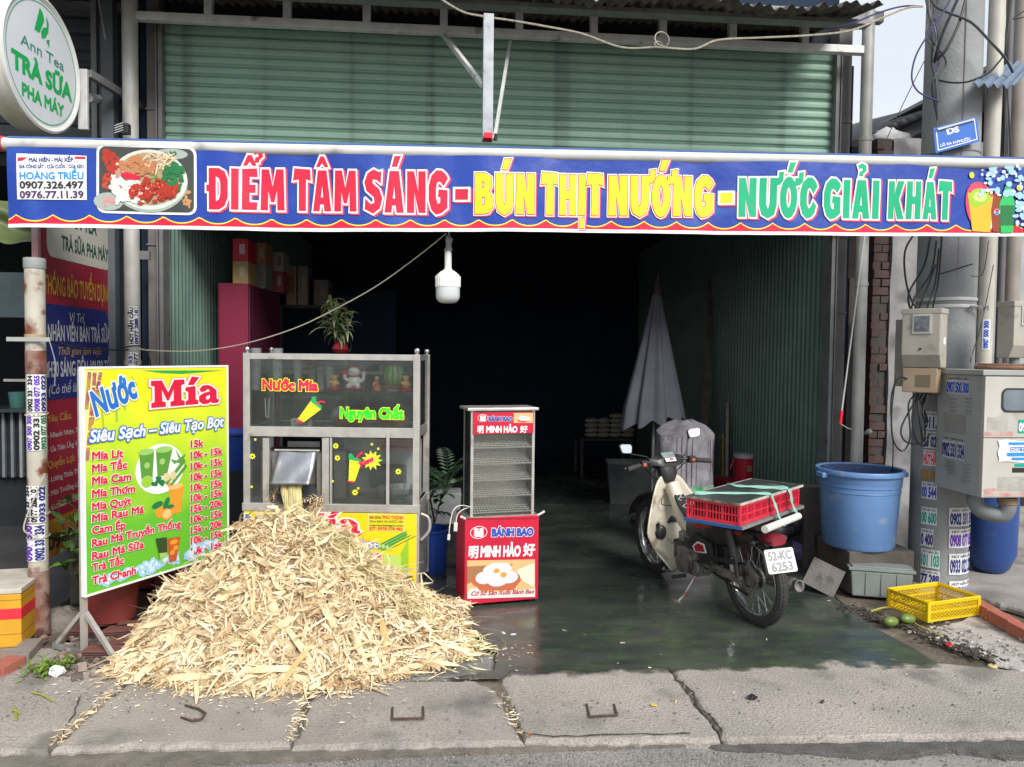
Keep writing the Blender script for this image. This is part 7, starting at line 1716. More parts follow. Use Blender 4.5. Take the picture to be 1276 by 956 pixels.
a, b = lp2(1176, 538), lp2(1204, 518); shape(kc, [rect(a[0], b[0], a[1], b[1])], fl2, mat('paste_dark', (.26, .26, .24), (.3, .3, .28), 25, .8), 'paste_patch', world=True)
part('elbow_pipe', MB().tube(catmull([(KX+.13, KY+.2, zc0), (KX+.12, KY+.2, zc0-.06), (KX+.15, KY+.17, zc0-.12), (KX+.24, KY+.12, zc0-.14), (KX+.27, KY+.10, zc0-.10), (KX+.27, KY+.10, zc0-.05)], 6), .05, 18), mat('elbow_grey', (.22, .24, .25), (.17, .185, .19), 6, .5), kc, world=True, smooth=True)
part('elbow_collar', MB().cyl((KX+.27, KY+.10, zc0-.06), (KX+.27, KY+.10, zc0-.02), .058, n=20), mat('elbow_rim', (.3, .22, .12)), kc, world=True, smooth=True)
# rusty ring on the cabinet
rp_ = P(1262, 458, KY+.17); t = MB(); R0 = .33
t.tube([(rp_.x+.12+R0*math.cos(a), KY+.19+R0*.62*math.sin(a), zc1+.036+.014) for a in np.linspace(0, 2*PI, 49)[:-1]], .013, 8, closed=True).tube([(rp_.x+.12+R0*.94*math.cos(a), KY+.19+R0*.58*math.sin(a), zc1+.036+.03) for a in np.linspace(0, 2*PI, 49)[:-1]], .009, 8, closed=True)
single('basket_ring', t, mat('ring_brown', (.24, .12, .08), (.16, .09, .06), 20, .8, bump=.8, bsc=60), 'brown woven ring lying on top of the junction cabinet', 'ring', smooth=True)
# meters
m_met = mat('meter_cream', (.40, .38, .33), (.34, .32, .28), 5, .5, dirt=(.24, .22, .18), dsc=7, dth=.6)
def meter(px, py0, py1, Y, rz, wd, dp, lab, grp=None):
 p = P(px, (py0+py1)/2, Y); z1_, z0_ = P(px, py0, Y).z, P(px, py1, Y).z; h_ = z1_-z0_
 r = thing('electricity_meter', lab, 'meter', (p.x, Y, z0_), rz)
 prf = [(0, h_*.18), (0, h_), (-dp, h_), (-dp*1.0, h_*.22), (-dp*.75, 0), (0, 0)]
 part('case', MB().prism([(y, z) for y, z in prf], lambda y, z, w_: Vector((w_-wd/2, y, z)), wd), m_met, r, bevel=.008)
 part('hood', MB().bx(-wd/2-.006, wd/2+.006, -dp-.004, .004, h_-.03, h_+.006), m_met, r, bevel=.005)
 part('window_frame', MB().bx(-wd*.22, wd*.28, -dp-.008, -dp-.001, h_*.58, h_*.92), mat('meter_pale', (.52, .51, .48)), r, bevel=.002)
 part('window', MB().bx(-wd*.16, wd*.22, -dp-.011, -dp-.0085, h_*.62, h_*.88), mat('meter_glass', (.04, .055, .08), (.16, .19, .2), 30, .1), r)
 part('seal', MB().cyl((0, -dp-.006, h_*.32), (0, -dp, h_*.32), .008, n=10), c_black, r)
 return r, h_
r, h_ = meter(1156, 387, 458, 4.98, R(-48), .24, .17, 'large cream electricity meter on the left of the utility pole')
part('terminal_cover', MB().bx(-.115, .10, -.14, -.0, -.17, -.004), mat('terminal_tan', (.36, .27, .18), (.3, .23, .16), 7, .5), r, bevel=.006)
part('terminal_patch', MB().bx(-.03, .06, -.1425, -.1405, -.13, -.05), mat('patch_dark', (.16, .13, .09)), r)
part('small_label', MB().bx(.1215, .1225, -.10, -.05, h_*.4, h_*.52), c_white, r)
single('meter_box', MB().box(P(1127, 440, 5.12), (.10, .10, .47), (0, 0, R(-48))), mat('box_grey', (.26, .25, .23)), 'narrow grey box behind the left electricity meter', 'box', bevel=.006)
r, h_ = meter(1257, 378, 446, 4.75, R(8), .19, .13, 'cream electricity meter at right edge above the cabinet')
part('conduit', MB().cyl((0, -.05, -.06), (0, -.05, 0), .03, n=12), mat('elbow_grey', (.22, .24, .25)), r, smooth=True)
# ---------------------------------------------------------------- cables
K = 'cables around the utility pole'
def cab(pts, r=.006, m=None, lab='', name='cable', Y=None):
 return wire(name, [P(px, py, Yc) for px, py, Yc in pts], r, m or w_black, lab, 'cable')
cab([(1160, 290, 5.0), (1152, 330, 4.98), (1132, 368, 4.95), (1140, 400, 5.05)], .007, None, 'black cable curving down to the meter top, leftmost')
cab([(1167, 300, 5.02), (1160, 340, 5.0), (1140, 370, 4.97), (1135, 392, 5.0)], .006, None, 'black cable second from left above the meter')
cab([(1166, 330, 5.0), (1158, 352, 5.0), (1150, 372, 4.97), (1143, 390, 5.0)], .006, None, 'short black cable in the middle of the fan above the meter')
cab([(1170, 310, 5.0), (1166, 350, 5.0), (1158, 376, 4.97), (1152, 392, 5.0)], .006, None, 'black cable second from right above the meter')
cab([(1174, 290, 5.0), (1170, 345, 5.0), (1165, 372, 4.97), (1160, 392, 5.0)], .006, None, 'black cable rightmost of the fan above the meter')
cab([(1142, 288, 5.0), (1128, 312, 5.0), (1128, 345, 5.0), (1136, 375, 4.97), (1150, 392, 5.0)], .007, None, 'black cable bowed out left above the meter')
cab([(1170, 342, 5.0), (1190, 336, 4.98), (1212, 329, 4.98)], .005, None, 'thin black cable running right across the pole')
cab([(1160, 492, 4.95), (1122, 470, 4.95), (1112, 500, 4.93), (1112, 545, 4.9), (1124, 562, 4.9), (1134, 545, 4.9), (1132, 505, 4.93), (1140, 492, 4.95)], .006, None, 'large black cable loop hanging left of the pole')
cab([(1145, 492, 4.95), (1124, 530, 4.92), (1126, 548, 4.9), (1140, 553, 4.9), (1152, 545, 4.9), (1150, 495, 4.95)], .006, None, 'second black cable loop under the meter')
cab([(1150, 490, 4.95), (1137, 515, 4.92), (1140, 545, 4.9), (1152, 556, 4.9), (1158, 540, 4.9)], .006, None, 'third black cable loop under the meter')
cab([(1143, 490, 4.95), (1146, 520, 4.9), (1150, 550, 4.9)], .008, None, 'thick black cable straight down under the meter')
cab([(1154, 490, 4.95), (1150, 515, 4.9), (1156, 525, 4.9), (1147, 500, 4.93)], .007, None, 'black cable knot close under the meter')
cab([(1120, 462, 4.97), (1110, 500, 4.95), (1113, 560, 4.95), (1111, 600, 5.5)], .004, None, 'thin black cable running down the plaster wall')
# bundle rising left of the pole
rg_ = random.Random(4)
for i, (xx, dx, mm) in enumerate(((1156, 6, w_black), (1160, -6, mat('cable_brown', (.10, .08, .07))), (1164, 5, w_violet), (1158, 9, mat('cable_grey', (.2, .2, .21))), (1167, -8, w_black))):
 cab([(xx-8+i*3, -30, 5.0), (xx, 12, 5.0), (xx+dx, 45, 4.98), (xx+8-dx*.5, 78, 5.0), (1164+dx*.3, 104, 5.02), (1168, 150, 5.08), (1171, 200, 5.1), (1172, 260, 5.08), (1172, 300, 5.05)], .0055, mm, ['black wavy cable leftmost of bundle left of pole', 'brown cable of the bundle left of pole', 'violet cable of the bundle left of pole', 'grey cable of the bundle left of pole', 'black cable of the bundle closest to the pole'][i])
cab([(1190, -12, 4.9), (1176, 14, 4.9), (1160, 38, 4.9), (1142, 68, 4.9), (1136, 95, 4.9), (1142, 112, 4.9), (1156, 121, 4.92), (1170, 126, 5.0)], .006, w_violet, 'violet cable making a wide loop in the sky left of the pole')
cab([(1198, -12, 4.95), (1186, 15, 4.93), (1175, 40, 4.93), (1168, 62, 4.95), (1164, 78, 5.0)], .010, None, 'thick black cable crossing the pole top, left')
cab([(1206, -12, 4.95), (1198, 20, 4.93), (1188, 45, 4.93), (1176, 66, 4.95), (1164, 76, 5.0)], .010, None, 'thick black cable crossing the pole top, right')
cab([(1156, -8, 4.95), (1166, 8, 4.93), (1182, 16, 4.93), (1210, 28, 4.9), (1234, 52, 4.9), (1252, 72, 4.9), (1262, 90, 5.0)], .009, mat('cable_grey_dark', (.07, .075, .08)), 'thick grey cable arching right across the pole top')
cab([(1170, 100, 4.98), (1184, 103, 4.93), (1206, 102, 4.92), (1230, 92, 4.92), (1244, 78, 4.95), (1250, 70, 5.0)], .007, None, 'black cable sagging across the pole under the arch')
for i in range(5):
 cab([(1232+i*8, -20, 5.3), (1238+i*4, 30+i*6, 5.3), (1250+(i % 3)*3, 66+i*3, 5.35), (1254, 100, 5.4), (1252+i*2, 180, 5.4), (1250+i*3, 290, 5.4)], .004+.001*(i % 2), w_black if i % 2 else mat('cable_grey_dark', (.07, .075, .08)), ['thin dark cable right of the conduit, first', 'thin dark cable right of the conduit, second', 'thin dark cable right of the conduit, third', 'thin dark cable right of the conduit, fourth', 'thin dark cable right of the conduit, rightmost'][i])
cab([(1245, -20, 5.5), (1252, 80, 5.5), (1253, 190, 5.5)], .02, mat('cable_trunk', (.06, .055, .055), None, 9, .8), 'thick dark cable trunk behind the white conduit')
cab([(1290, 5, 5.3), (1262, 24, 5.3), (1288, 18, 5.3)], .004, None, 'thin cable entering the frame at top right corner')
cab([(1276, 42, 6), (1262, 60, 6), (1245, 118, 5.6)], .003, None, 'very thin cable crossing the sky at top right')
cab([(1232, 300, 5.0), (1225, 340, 4.96), (1210, 344, 4.97)], .003, None, 'thin wire crossing the white conduit below the banner')
cab([(1238, 330, 4.95), (1224, 400, 4.9), (1212, 440, 4.7), (1209, 452, 4.7)], .003, None, 'thin wire running down to the cabinet top')
cab([(1090, 205, 7.6), (1130, 120, 7), (1160, 60, 6.3), (1170, 40, 6)], .004, mat('cable_far', (.2, .2, .22)), 'thin far cable slanting across the white sky')
wire('twisted_cable', [P(545, -4, 5.0), P(575, 14, 5.0), P(600, 20, 5.0), P(640, 26, 5.0), P(680, 33, 5.0), P(725, 42, 5.0), P(775, 59, 4.98), P(820, 59, 4.95), P(865, 61, 4.95), P(895, 50, 4.95), P(950, 47, 4.95), P(1010, 44, 4.95), P(1060, 38, 4.95), P(1100, 22, 4.95), P(1130, 10, 4.95), P(1150, 8, 4.95)], .007, mat('twisted_cream', (.45, .40, .28), (.25, .23, .22), 60, .6), 'pale twisted cable sagging under the roof edge to the pole', 'cable')
wire('cable', [P(1150, 8, 4.95), P(1125, 8, 5.0), P(1095, 16, 5.0), P(1060, 30, 5.0), P(1030, 36, 5.1)], .006, w_violet, 'violet cable from the pole bundle to the roof corner', 'cable')
q = P(820, 58, 4.94); wire('cable_knot', [q+Vector((.05*math.cos(a)*(.5+.05*k), -.01*k, .03*math.sin(a)*(.5+.1*k))) for k, a in enumerate(np.linspace(0, 11, 16))], .004, mat('twisted_cream', (.45, .40, .28)), 'small curled knot hanging on the twisted cable', 'cable', sub=3)
# ---------------------------------------------------------------- blue bin, ledge, boxes
lg = MB().bx(2.82, 3.30, 5.03, 5.5, 0.0, .295); single('concrete_ledge', lg, mat('ledge', (.11, .095, .08), (.075, .065, .055), 5, .9, bump=.8, bsc=30), 'low dirty concrete ledge under the large blue bin', 'ledge', bevel=.01)
bp = P(1070, 640, 5.24); rb_, rt_ = .245, .285; zt_b = P(1070, 585, 5.24).z
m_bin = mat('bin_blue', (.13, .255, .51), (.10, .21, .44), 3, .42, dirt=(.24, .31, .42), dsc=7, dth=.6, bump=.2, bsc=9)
bn = thing('blue_bin', 'large open light blue plastic bin on the concrete ledge', 'bin', (bp.x, 5.24, .297)); H_ = zt_b-.297
part('body', MB().lathe([(.001, 0), (rb_*.96, 0), (rb_, .02), (rt_*.955, H_*.80), (rt_*.975, H_*.81), (rt_*.975, H_*.86), (rt_*.985, H_*.87), (rt_, H_)], 56), m_bin, bn, smooth=True, angle=30)
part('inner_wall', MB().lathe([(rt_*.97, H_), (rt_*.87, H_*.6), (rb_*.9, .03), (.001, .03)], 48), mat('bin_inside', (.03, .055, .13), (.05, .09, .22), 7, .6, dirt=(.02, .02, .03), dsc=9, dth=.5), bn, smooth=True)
part('rim', MB().lathe([(rt_*.97, H_+.002), (rt_*.98, H_+.012), (rt_*1.05, H_+.012), (rt_*1.07, H_-.0), (rt_*1.06, H_-.022), (rt_*1.0, H_-.022)], 56), m_bin, bn, smooth=True)
part('grip', MB().box((rt_*1.05, -.03, H_-.03), (.05, .10, .035)).box((-rt_*1.05, -.03, H_-.03), (.05, .10, .035)), m_bin, bn, bevel=.008)
t = MB()
part('print_band', MB().lathe([(rt_*.965, H_*.74), (rt_*.968, H_*.745), (rt_*.962, H_*.75)], 56), m_bin, bn, smooth=True)
# clear storage box with lid
so_, se = G(1060, 742, .01), G(1138, 748, .01); sa = math.atan2(se.y-so_.y, se.x-so_.x); sw = (se-so_).length; sh_ = P(1058, 706, so_.y).z
sb = thing('storage_box', 'translucent grey plastic storage box with lid before the ledge', 'storage box', (so_.x, so_.y, .004), sa)
m_sb = mat('box_translucent', (.30, .34, .33), (.25, .29, .28), 4, .3, trans=.25)
part('body', MB().box((sw/2, .085, sh_*.42), (sw, .15, sh_*.84), None, .94), m_sb, sb, bevel=.012)
part('lid', MB().box((sw/2, .085, sh_*.9), (sw+.03, .165, sh_*.10)).box((sw/2, .085, sh_*.97), (sw-.02, .13, sh_*.05)), m_sb, sb, bevel=.006)
t = MB()
for u in (.25, .5, .75): t.bx(sw*u-.004, sw*u+.004, .006, .012, .02, sh_*.8)
part('rib', t, m_sb, sb)
# yellow crate
m_yc = mat('crate_yellow', (.78, .54, .01), (.70, .47, .01), 5, .4)
yo = G(1156, 777, .006); ya = R(15); yL, yW, yH = .425, .30, .122
yc = thing('yellow_crate', 'empty yellow perforated plastic crate beside the utility pole', 'crate', (yo.x, yo.y, .012), ya)
def perf(along, off, L0):
 t = MB(); th = .005
 def b4(u0, u1, z0, z1, k=th):
  if along == 'x': t.bx(u0, u1, off-k/2, off+k/2, z0, z1)
  else: t.bx(off-k/2, off+k/2, u0, u1, z0, z1)
 b4(0, L0, 0, .014); b4(0, L0, yH-.016, yH, .016); b4(0, L0, yH*.5-.004, yH*.5+.004, .007)
 n = int(L0/.027)
 for zlo, zhi in ((.014, yH*.5-.004), (yH*.5+.004, yH-.016)):
  for i in range(n):
   u0, u1 = L0*i/n, L0*(i+1)/n
   for (ua, za, ub, zb2) in ((u0, zlo, u1, (zlo+zhi)/2), (u1, zlo, u0, (zlo+zhi)/2), (u0, (zlo+zhi)/2, u1, zhi), (u1, (zlo+zhi)/2, u0, zhi)):
    if along == 'x': t.beam((ua, off, za), (ub, off, zb2), .0034, .0050, (0, 1, 0))
    else: t.beam((off, ua, za), (off, ub, zb2), .0034, .0050, (1, 0, 0))
 return t
for off in (0, yW): part('side', perf('x', off, yL), m_yc, yc)
for off in (0, yL): part('side', perf('y', off, yW), m_yc, yc)
t = MB()
for i in range(17): u = yL*i/16; t.bx(max(0, u-.003), u+.003, 0, yW, .001, .006)
for i in range(12): u = yW*i/11; t.bx(0, yL, max(0, u-.003), u+.003, .0065, .010)
part('floor', t, m_yc, yc)
for x in (0, yL):
 for y in (0, yW): part('corner_post', MB().box((x, y, yH/2), (.024, .024, yH)), m_yc, yc, bevel=.006)
part('rim_lip', MB().tube([(-.006, -.006, yH), (yL+.006, -.006, yH), (yL+.006, yW+.006, yH), (-.006, yW+.006, yH)], .007, 6, closed=True), m_yc, yc)
# blue barrel
bq = P(1229, 690, 5.42)
single('barrel', MB().lathe([(.001, 0), (.10, 0), (.13, .03), (.175, .14), (.18, .5), (.175, .66), (.13, .68), (.001, .68)], 36, (bq.x+.03, 5.42, .035)), mat('barrel_blue', (.02, .06, .22), (.025, .07, .25), 4, .4, dirt=(.06, .10, .26), dsc=6, dth=.62), 'tall dark blue plastic barrel behind the utility pole', 'barrel', smooth=True, angle=50)
# kerb bricks, mangoes, twine, rubbish
m_rb = mat('red_brick', (.40, .13, .09), (.33, .10, .07), 8, .9, bump=.5, bsc=60, dirt=(.4, .32, .28), dsc=9, dth=.58)
ka, kb = G(1216, 757, .03), G(1290, 800, .03); n_ = 3; d_ = (kb-ka)/n_
kba = math.atan2(d_.y, d_.x)
for i in range(n_):
 c_ = ka+d_*(i+.5); r = thing('kerb_brick', ['red hollow brick of the kerb nearest the yellow crate', 'second red hollow brick of the kerb right of the crate', 'red kerb brick cut by the right edge of the view'][i], 'brick', (c_.x, c_.y, .0), kba+.04*i)
 part('block', MB().box((0, 0, .045), (d_.length*.95, .075, .075)), m_rb, r, bevel=.004)
 part('hole', MB().box((d_.length*.476, .0, .045), (.003, .03, .03)), m_dark, r)
m_mg = mat('green_fruit', (.11, .19, .04), (.16, .22, .05), 9, .35)
for px, py, sz, lab in ((1110, 775, .042, 'green fruit lying left of the two by the yellow crate'), (1131, 772, .044, 'green fruit closer to the yellow crate')):
 p = G(px, py, .03); single('green_fruit', MB().ball((p.x, p.y, .003+sz*.72), sz, 20, 12, (1.3, .8, .72), (0, .1, .3)), m_mg, lab, 'fruit', smooth=True)
wire('yellow_twine', [G(1085, 762, .01), G(1105, 757, .02), G(1125, 763, .02), G(1142, 778, .012), G(1160, 786, .006), G(1178, 791, .006)], .006, mat('twine_yellow', (.45, .38, .05)), 'yellow twine lying around the front corner of the crate', 'twine')
def disc(px, py, r, h, m, lab, cat_, name): p = G(px, py, .004); return single(name, MB().lathe([(r*.5, 0), (r, .2*h), (r, h*.7), (r*.5, h), (r*.5, 0)], 16, (p.x, p.y, .004)).jit(r*.06, 2), m, lab, cat_, smooth=True)
disc(1183, 805, .02, .014, flat('scrap_red', (.7, .02, .03)), 'small bright red scrap on the brown dirt', 'scrap', 'scrap'); disc(1237, 832, .022, .016, mat('fruit_slice', (.65, .52, .25)), 'dried yellow fruit slice on the dirt at right', 'fruit slice', 'fruit_slice')
pt_ = thing('leaning_tile', 'broken grey tile leaning at the edge of the wet floor', 'tile', G(1024, 742, 0), R(-38)); 
part('slab', MB().box((0, .05, .115), (.22, .02, .2), (R(-25), R(20), 0)), mat('tile_grey', (.17, .16, .145), (.11, .105, .095), 9, .85, bump=.6, dirt=(.05, .05, .045), dsc=8, dth=.5), pt_, bevel=.002)
p = G(1000, 705, 0); 
single('plastic_bag', MB().ball((p.x, p.y+.05, .09), 1, 16, 12, (.16, .09, .09), (0, .4, 0)).jit(.012, 8), mat('purple_film', (.22, .13, .32), (.12, .15, .3), 16, .25), 'purple printed plastic bag lying behind the number plate', 'plastic bag', smooth=True, angle=70)
rg_ = random.Random(19); labs = ['dark cloth bag heap left end by the motorbike tail', 'black rubbish bag under the crate corner', 'grey crumpled bag by the wall behind the motorbike', 'dark lump of rags nearest the blue bin', 'small black bag in front of the rag heap', 'grey plastic jug lying in the rubbish heap']
for i, (px, py, sx, sz, c_) in enumerate(((968, 660, .14, .09, (.02, .02, .03)), (990, 652, .13, .10, (.03, .03, .04)), (1010, 655, .12, .09, (.10, .10, .11)), (1030, 672, .12, .09, (.03, .028, .03)), (1005, 680, .11, .06, (.015, .015, .02)), (1020, 650, .07, .07, (.14, .145, .15)))):
 p = P(px, py, 5.7+.12*(i % 3)); single('rubbish_bag', MB().ball((p.x, p.y, max(sz, p.z)), 1, 14, 10, (sx, .12, sz)).jit(.016, i), mat('bag_dark_%d' % i, c_, None, 9, .45), labs[i], 'bag', smooth=True, angle=60)
 single('rubble_block', MB().box((p.x, p.y+.03, (p.z-.05)/2+.0), (.2, .16, max(.06, p.z-.06))).jit(.015, i+30), mat('rubble_dark', (.05, .045, .04), (.03, .03, .028), 7, .95, bump=.6), ['dark block under the leftmost rubbish bag', 'dark block under the black bag', 'dark block under the grey bag', 'dark block under the rag lump', 'dark block under the small black bag', 'dark block under the grey jug'][i], 'block')
p = P(1015, 622, 5.75); single('concrete_block', MB().box((p.x, p.y, p.z/2+.05), (.22, .14, p.z+.1)).jit(.012, 3), mat('block_brown', (.13, .11, .095), (.09, .08, .07), 6, .9, bump=.6), 'rough brown concrete block against the corrugated wall foot', 'block')
# dark debris line along the floor edge
def scatter(name, pts, n, m, lab, cat_, sz, seed, spread=.05, thin=.25, zz=.002):
 r = random.Random(seed); t = MB()
 for _ in range(n):
  i = r.randrange(len(pts)-1); a, b = Vector(pts[i]), Vector(pts[i+1]); p = a.lerp(b, r.random()); L0 = r.uniform(*sz)
  t.box((p.x+r.gauss(0, spread), p.y+r.gauss(0, spread), zz+L0*thin/2), (L0, L0*r.uniform(.3, .9), L0*thin), (r.uniform(-.3, .3), r.uniform(-.3, .3), r.uniform(0, 3)))
 o_ = single(name, t.jit(.001, seed), m, lab, cat_, kind='stuff'); return o_
scatter('leaf_litter', [g2(1050, 755), g2(1090, 768), g2(1140, 785), g2(1200, 810), g2(1230, 822)], 420, mat('litter_dark', (.03, .026, .022), (.08, .065, .05), 30, .95, island=.5), 'dark rotted litter along the dirt strip', 'litter', (.008, .035), 1, .04)
scatter('gravel', [g2(1160, 790), g2(1210, 800), g2(1276, 820)], 160, mat('gravel_pale', (.42, .39, .36), (.3, .27, .25), 30, .95, island=.3), 'pale gravel bits on the cement patch', 'gravel', (.006, .02), 2, .1, .5, .01)
scatter('gravel', [g2(20, 870), g2(150, 860), g2(300, 890), g2(640, 900), g2(900, 880), g2(1260, 870)], 500, mat('gravel_mixed', (.3, .28, .25), (.14, .13, .12), 30, .95, island=.5), 'tiny loose stones on the pavement', 'gravel', (.003, .009), 3, .14, .6, .003)
scatter('gravel', [g2(0, 942), g2(400, 940), g2(700, 936), g2(1276, 930)], 900, mat('gravel_mixed', (.3, .28, .25)), 'tiny loose stones along the road edge', 'gravel', (.003, .009), 4, .06, .6, -.042)
scatter('fibre_scraps', [g2(700, 800), g2(760, 830), g2(900, 800), g2(1060, 790)], 14, mat('scrap_straw', (.6, .52, .33), None, 9, .8, island=.2), 'few straw coloured scraps on the wet floor', 'scraps', (.012, .03), 5, .25, .06, .004)
# rusty reinforcement loops in the pavement
m_rs2 = mat('rebar_rust', (.06, .04, .03), (.09, .055, .04), 30, .9)
def loop(pts, lab): wire('rebar_loop', pts, .006, m_rs2, lab, 'rebar loop', sub=1)
loop([G(231, 879, .004), G(247, 883, .012), G(256, 889, .014), G(251, 896, .014), G(240, 898, .012), G(226, 894, .004)], 'bent rusty rebar hook in the left pavement slab')
loop([G(489, 882, -.004), G(489, 896, .008), G(528, 895, .008), G(527, 881, -.004)], 'rusty rebar loop in the middle pavement slab')
loop([G(731, 878, 0), G(735, 893, .008), G(769, 891, .008), G(765, 878, 0)], 'rusty rebar loop in the pavement slab right of centre')
wire('wire_ring', [G(301+5*math.cos(a), 933+3*math.sin(a), -.036) for a in np.linspace(0, 6.2, 12)], .002, m_rs2, 'thin wire ring lying on the road edge', 'ring', sub=2)
p = G(937, 871, .004); single('dead_leaf', MB().ball((p.x, p.y, .012), 1, 9, 6, (.025, .018, .01)).jit(.006, 6), c_black, 'tiny black crumpled scrap on the right slab', 'scrap')
for i, (px, py, m_, lab) in enumerate(((815, 879, flat('leaf_yellow', (.6, .45, .08)), 'small yellow leaf on slab near the crack'), (660, 916, flat('leaf_brown', (.3, .12, .05)), 'small orange brown leaf by the slab joint'), (627, 789, c_white, 'white paper scrap by the bun cart wheel'), (640, 791, c_white, 'second white paper scrap near the bun cart'), (1024, 875, m_rs2, 'brown twig on the right pavement slab'))):
 p = G(px, py, .004); single('scrap', MB().box((p.x, p.y, .006), (.03, .014, .004), (.1, .1, i)).jit(.002, i), m_, lab, 'scrap')
# ================================================================ tea shop next door
ts = thing('tea_shop', 'dark tea shop front at far left with closed upper shutter', 'shop', (-4, 6.5, 0))
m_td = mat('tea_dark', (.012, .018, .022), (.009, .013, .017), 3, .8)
zs0, zs1 = P(120, 163, 6.5).z, 5.4
m_ts = mat('tea_shutter', (.075, .095, .115), (.06, .075, .092), 4, .55, dirt=(.04, .05, .06), dsc=3, dth=.6)
x0, x1 = -6.5, P(152, 100, 6.5).x
prf = [(0, 0), (-.004, .01), (-.03, .03), (-.03, .09), (-.004, .105), (0, .13)]
vs = [(x, d, z) for x in (-(x1-x0)/2, (x1-x0)/2) for d, z in prf]; k = len(prf)
sm2 = MB().add(vs, [(i, i+1, k+i+1, k+i) for i in range(k-1)]).mesh('slat', m_ts, True, angle=25)
for i in range(18): link('slat', sm2, ts, ((x0+x1)/2+4, 0, zs0+.13*i))
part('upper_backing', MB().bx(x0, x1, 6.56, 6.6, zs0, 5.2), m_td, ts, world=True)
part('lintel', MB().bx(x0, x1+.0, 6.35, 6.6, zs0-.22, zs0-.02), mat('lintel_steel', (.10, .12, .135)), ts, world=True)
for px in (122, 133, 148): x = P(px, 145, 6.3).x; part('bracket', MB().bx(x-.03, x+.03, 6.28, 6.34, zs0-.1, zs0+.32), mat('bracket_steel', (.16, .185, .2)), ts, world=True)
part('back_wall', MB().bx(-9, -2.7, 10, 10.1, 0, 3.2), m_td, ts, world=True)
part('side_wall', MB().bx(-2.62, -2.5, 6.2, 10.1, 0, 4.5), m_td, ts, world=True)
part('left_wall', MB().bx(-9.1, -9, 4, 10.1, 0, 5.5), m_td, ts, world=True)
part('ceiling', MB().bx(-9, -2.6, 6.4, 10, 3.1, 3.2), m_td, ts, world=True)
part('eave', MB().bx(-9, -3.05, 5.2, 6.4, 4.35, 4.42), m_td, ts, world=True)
cg = thing('counter_grille', 'dark tea counter with pale vertical bars at far left', 'counter', (-4.4, 7.2, 0))
zc_0, zc_1 = P(15, 595, 7.2).z, P(15, 513, 7.2).z
m_bar = mat('bar_grey', (.20, .23, .26)); part('panel', MB().bx(-5.6, -3.4, 7.24, 7.3, zc_0, zc_1), m_td, cg, world=True)
for i in range(26): x = -5.4+i*.075; part('bar', MB().bx(x-.012, x+.012, 7.2, 7.232, zc_0, zc_1), m_bar if i % 3 else mat('bar_pale', (.3, .33, .35)), cg, world=True)
part('counter_top', MB().bx(-5.6, -3.35, 7.1, 7.6, zc_1+.001, zc_1+.03), mat('counter_dark', (.03, .04, .045), None, 3, .3), cg, world=True)
part('plinth', MB().bx(-5.6, -3.4, 7.3, 7.36, .021, zc_0), m_td, cg, world=True)
p = P(22, 497, 7.3); single('tumbler', MB().lathe([(.001, 0), (.06, 0), (.075, .14), (.001, .14)], 16, (p.x, 7.3, zc_1+.032)), mat('cup_teal', (.05, .16, .15)), 'dim teal tub on the dark tea counter', 'tub', smooth=True)
p = P(18, 474, 7.6); single('tube_lamp', MB().bx(p.x-.1, p.x+.12, 7.6, 7.62, p.z-.012, p.z+.012), mat('tube_pale', (.45, .47, .42)), 'short pale unlit tube in the dark tea shop', 'lamp')
p = P(20, 356, 7.5); single('red_sign_bar', MB().bx(p.x-.1, p.x+.13, 7.5, 7.53, p.z-.03, p.z+.02), mat('dim_red', (.16, .02, .03)), 'dim red strip inside the tea shop', 'strip')
p0, p1 = P(-30, 395, 7.0), P(38, 340, 7.0); single('shop_window', MB().bx(p0.x, p1.x, 7.0, 7.02, p0.z, p1.z), mat('window_dim', (.05, .09, .10), (.03, .05, .06), 4, .15), 'dim glazed panel in the tea shop behind the pole', 'window')
# green tarp corner
t = MB(); A_, B_, C_ = P(-40, 225, 4.9), P(46, 286, 4.85), P(38, 305, 4.8)
def tarp(u, v):
 top = P(-60, 222, 4.95).lerp(P(50, 268, 4.95), u); bot = P(-60, 262, 4.75).lerp(P(52, 308, 4.8), u)
 return top.lerp(bot, v)+Vector((0, .06*math.sin(v*9+u*3), .02*math.sin(u*11+v*4)-.05*math.sin(PI*u)*v))
t.grid(24, 12, tarp); single('green_tarp', t, mat('tarp_green', (.16, .21, .085), (.10, .13, .05), 4, .5), 'folded olive green tarp under the left end of the banner', 'tarp', smooth=True, angle=80)
# ---- round sign
RS = Vector((P(55, 80, 4.95).x, 4.93, 0)); RS.z = P(58, 80, 4.93).z
rs = thing('round_sign', 'round white projecting tea sign with green lettering above the banner left end', 'sign', RS, R(90))
rs.rotation_euler = (0, 0, R(86))
RR = .395; Mx = Matrix.Rotation(PI/2, 3, 'X')
m_lb = mat('lightbox_white', (.72, .73, .70), (.66, .67, .62), 3, .3, dirt=(.45, .47, .34), dsc=1.8, dth=.62)
part('drum', MB().lathe([(.001, -.0), (RR, 0), (RR, .15), (RR*.97, .16), (.001, .16)], 72, (0, .0, 0), Mx.inverted()), m_lb, rs, smooth=True, angle=30)
part('rim', MB().lathe([(RR*.985, .012), (RR*1.02, .006), (RR*1.025, -.010), (RR*.99, -.016), (RR*.94, -.006), (RR*.935, .004)], 72, (0, 0, 0), Mx.inverted()), mat('rim_white', (.78, .78, .77), None, 3, .25), rs, smooth=True)
part('face', MB().lathe([(.001, -.0042), (RR*.94, -.0042)], 64, (0, 0, 0), Mx.inverted()), mat('face_white', (.74, .76, .82), (.68, .71, .78), 2, .25), rs)
fr_ = lambda u, v, h: Vector((u, -.005-h, v))
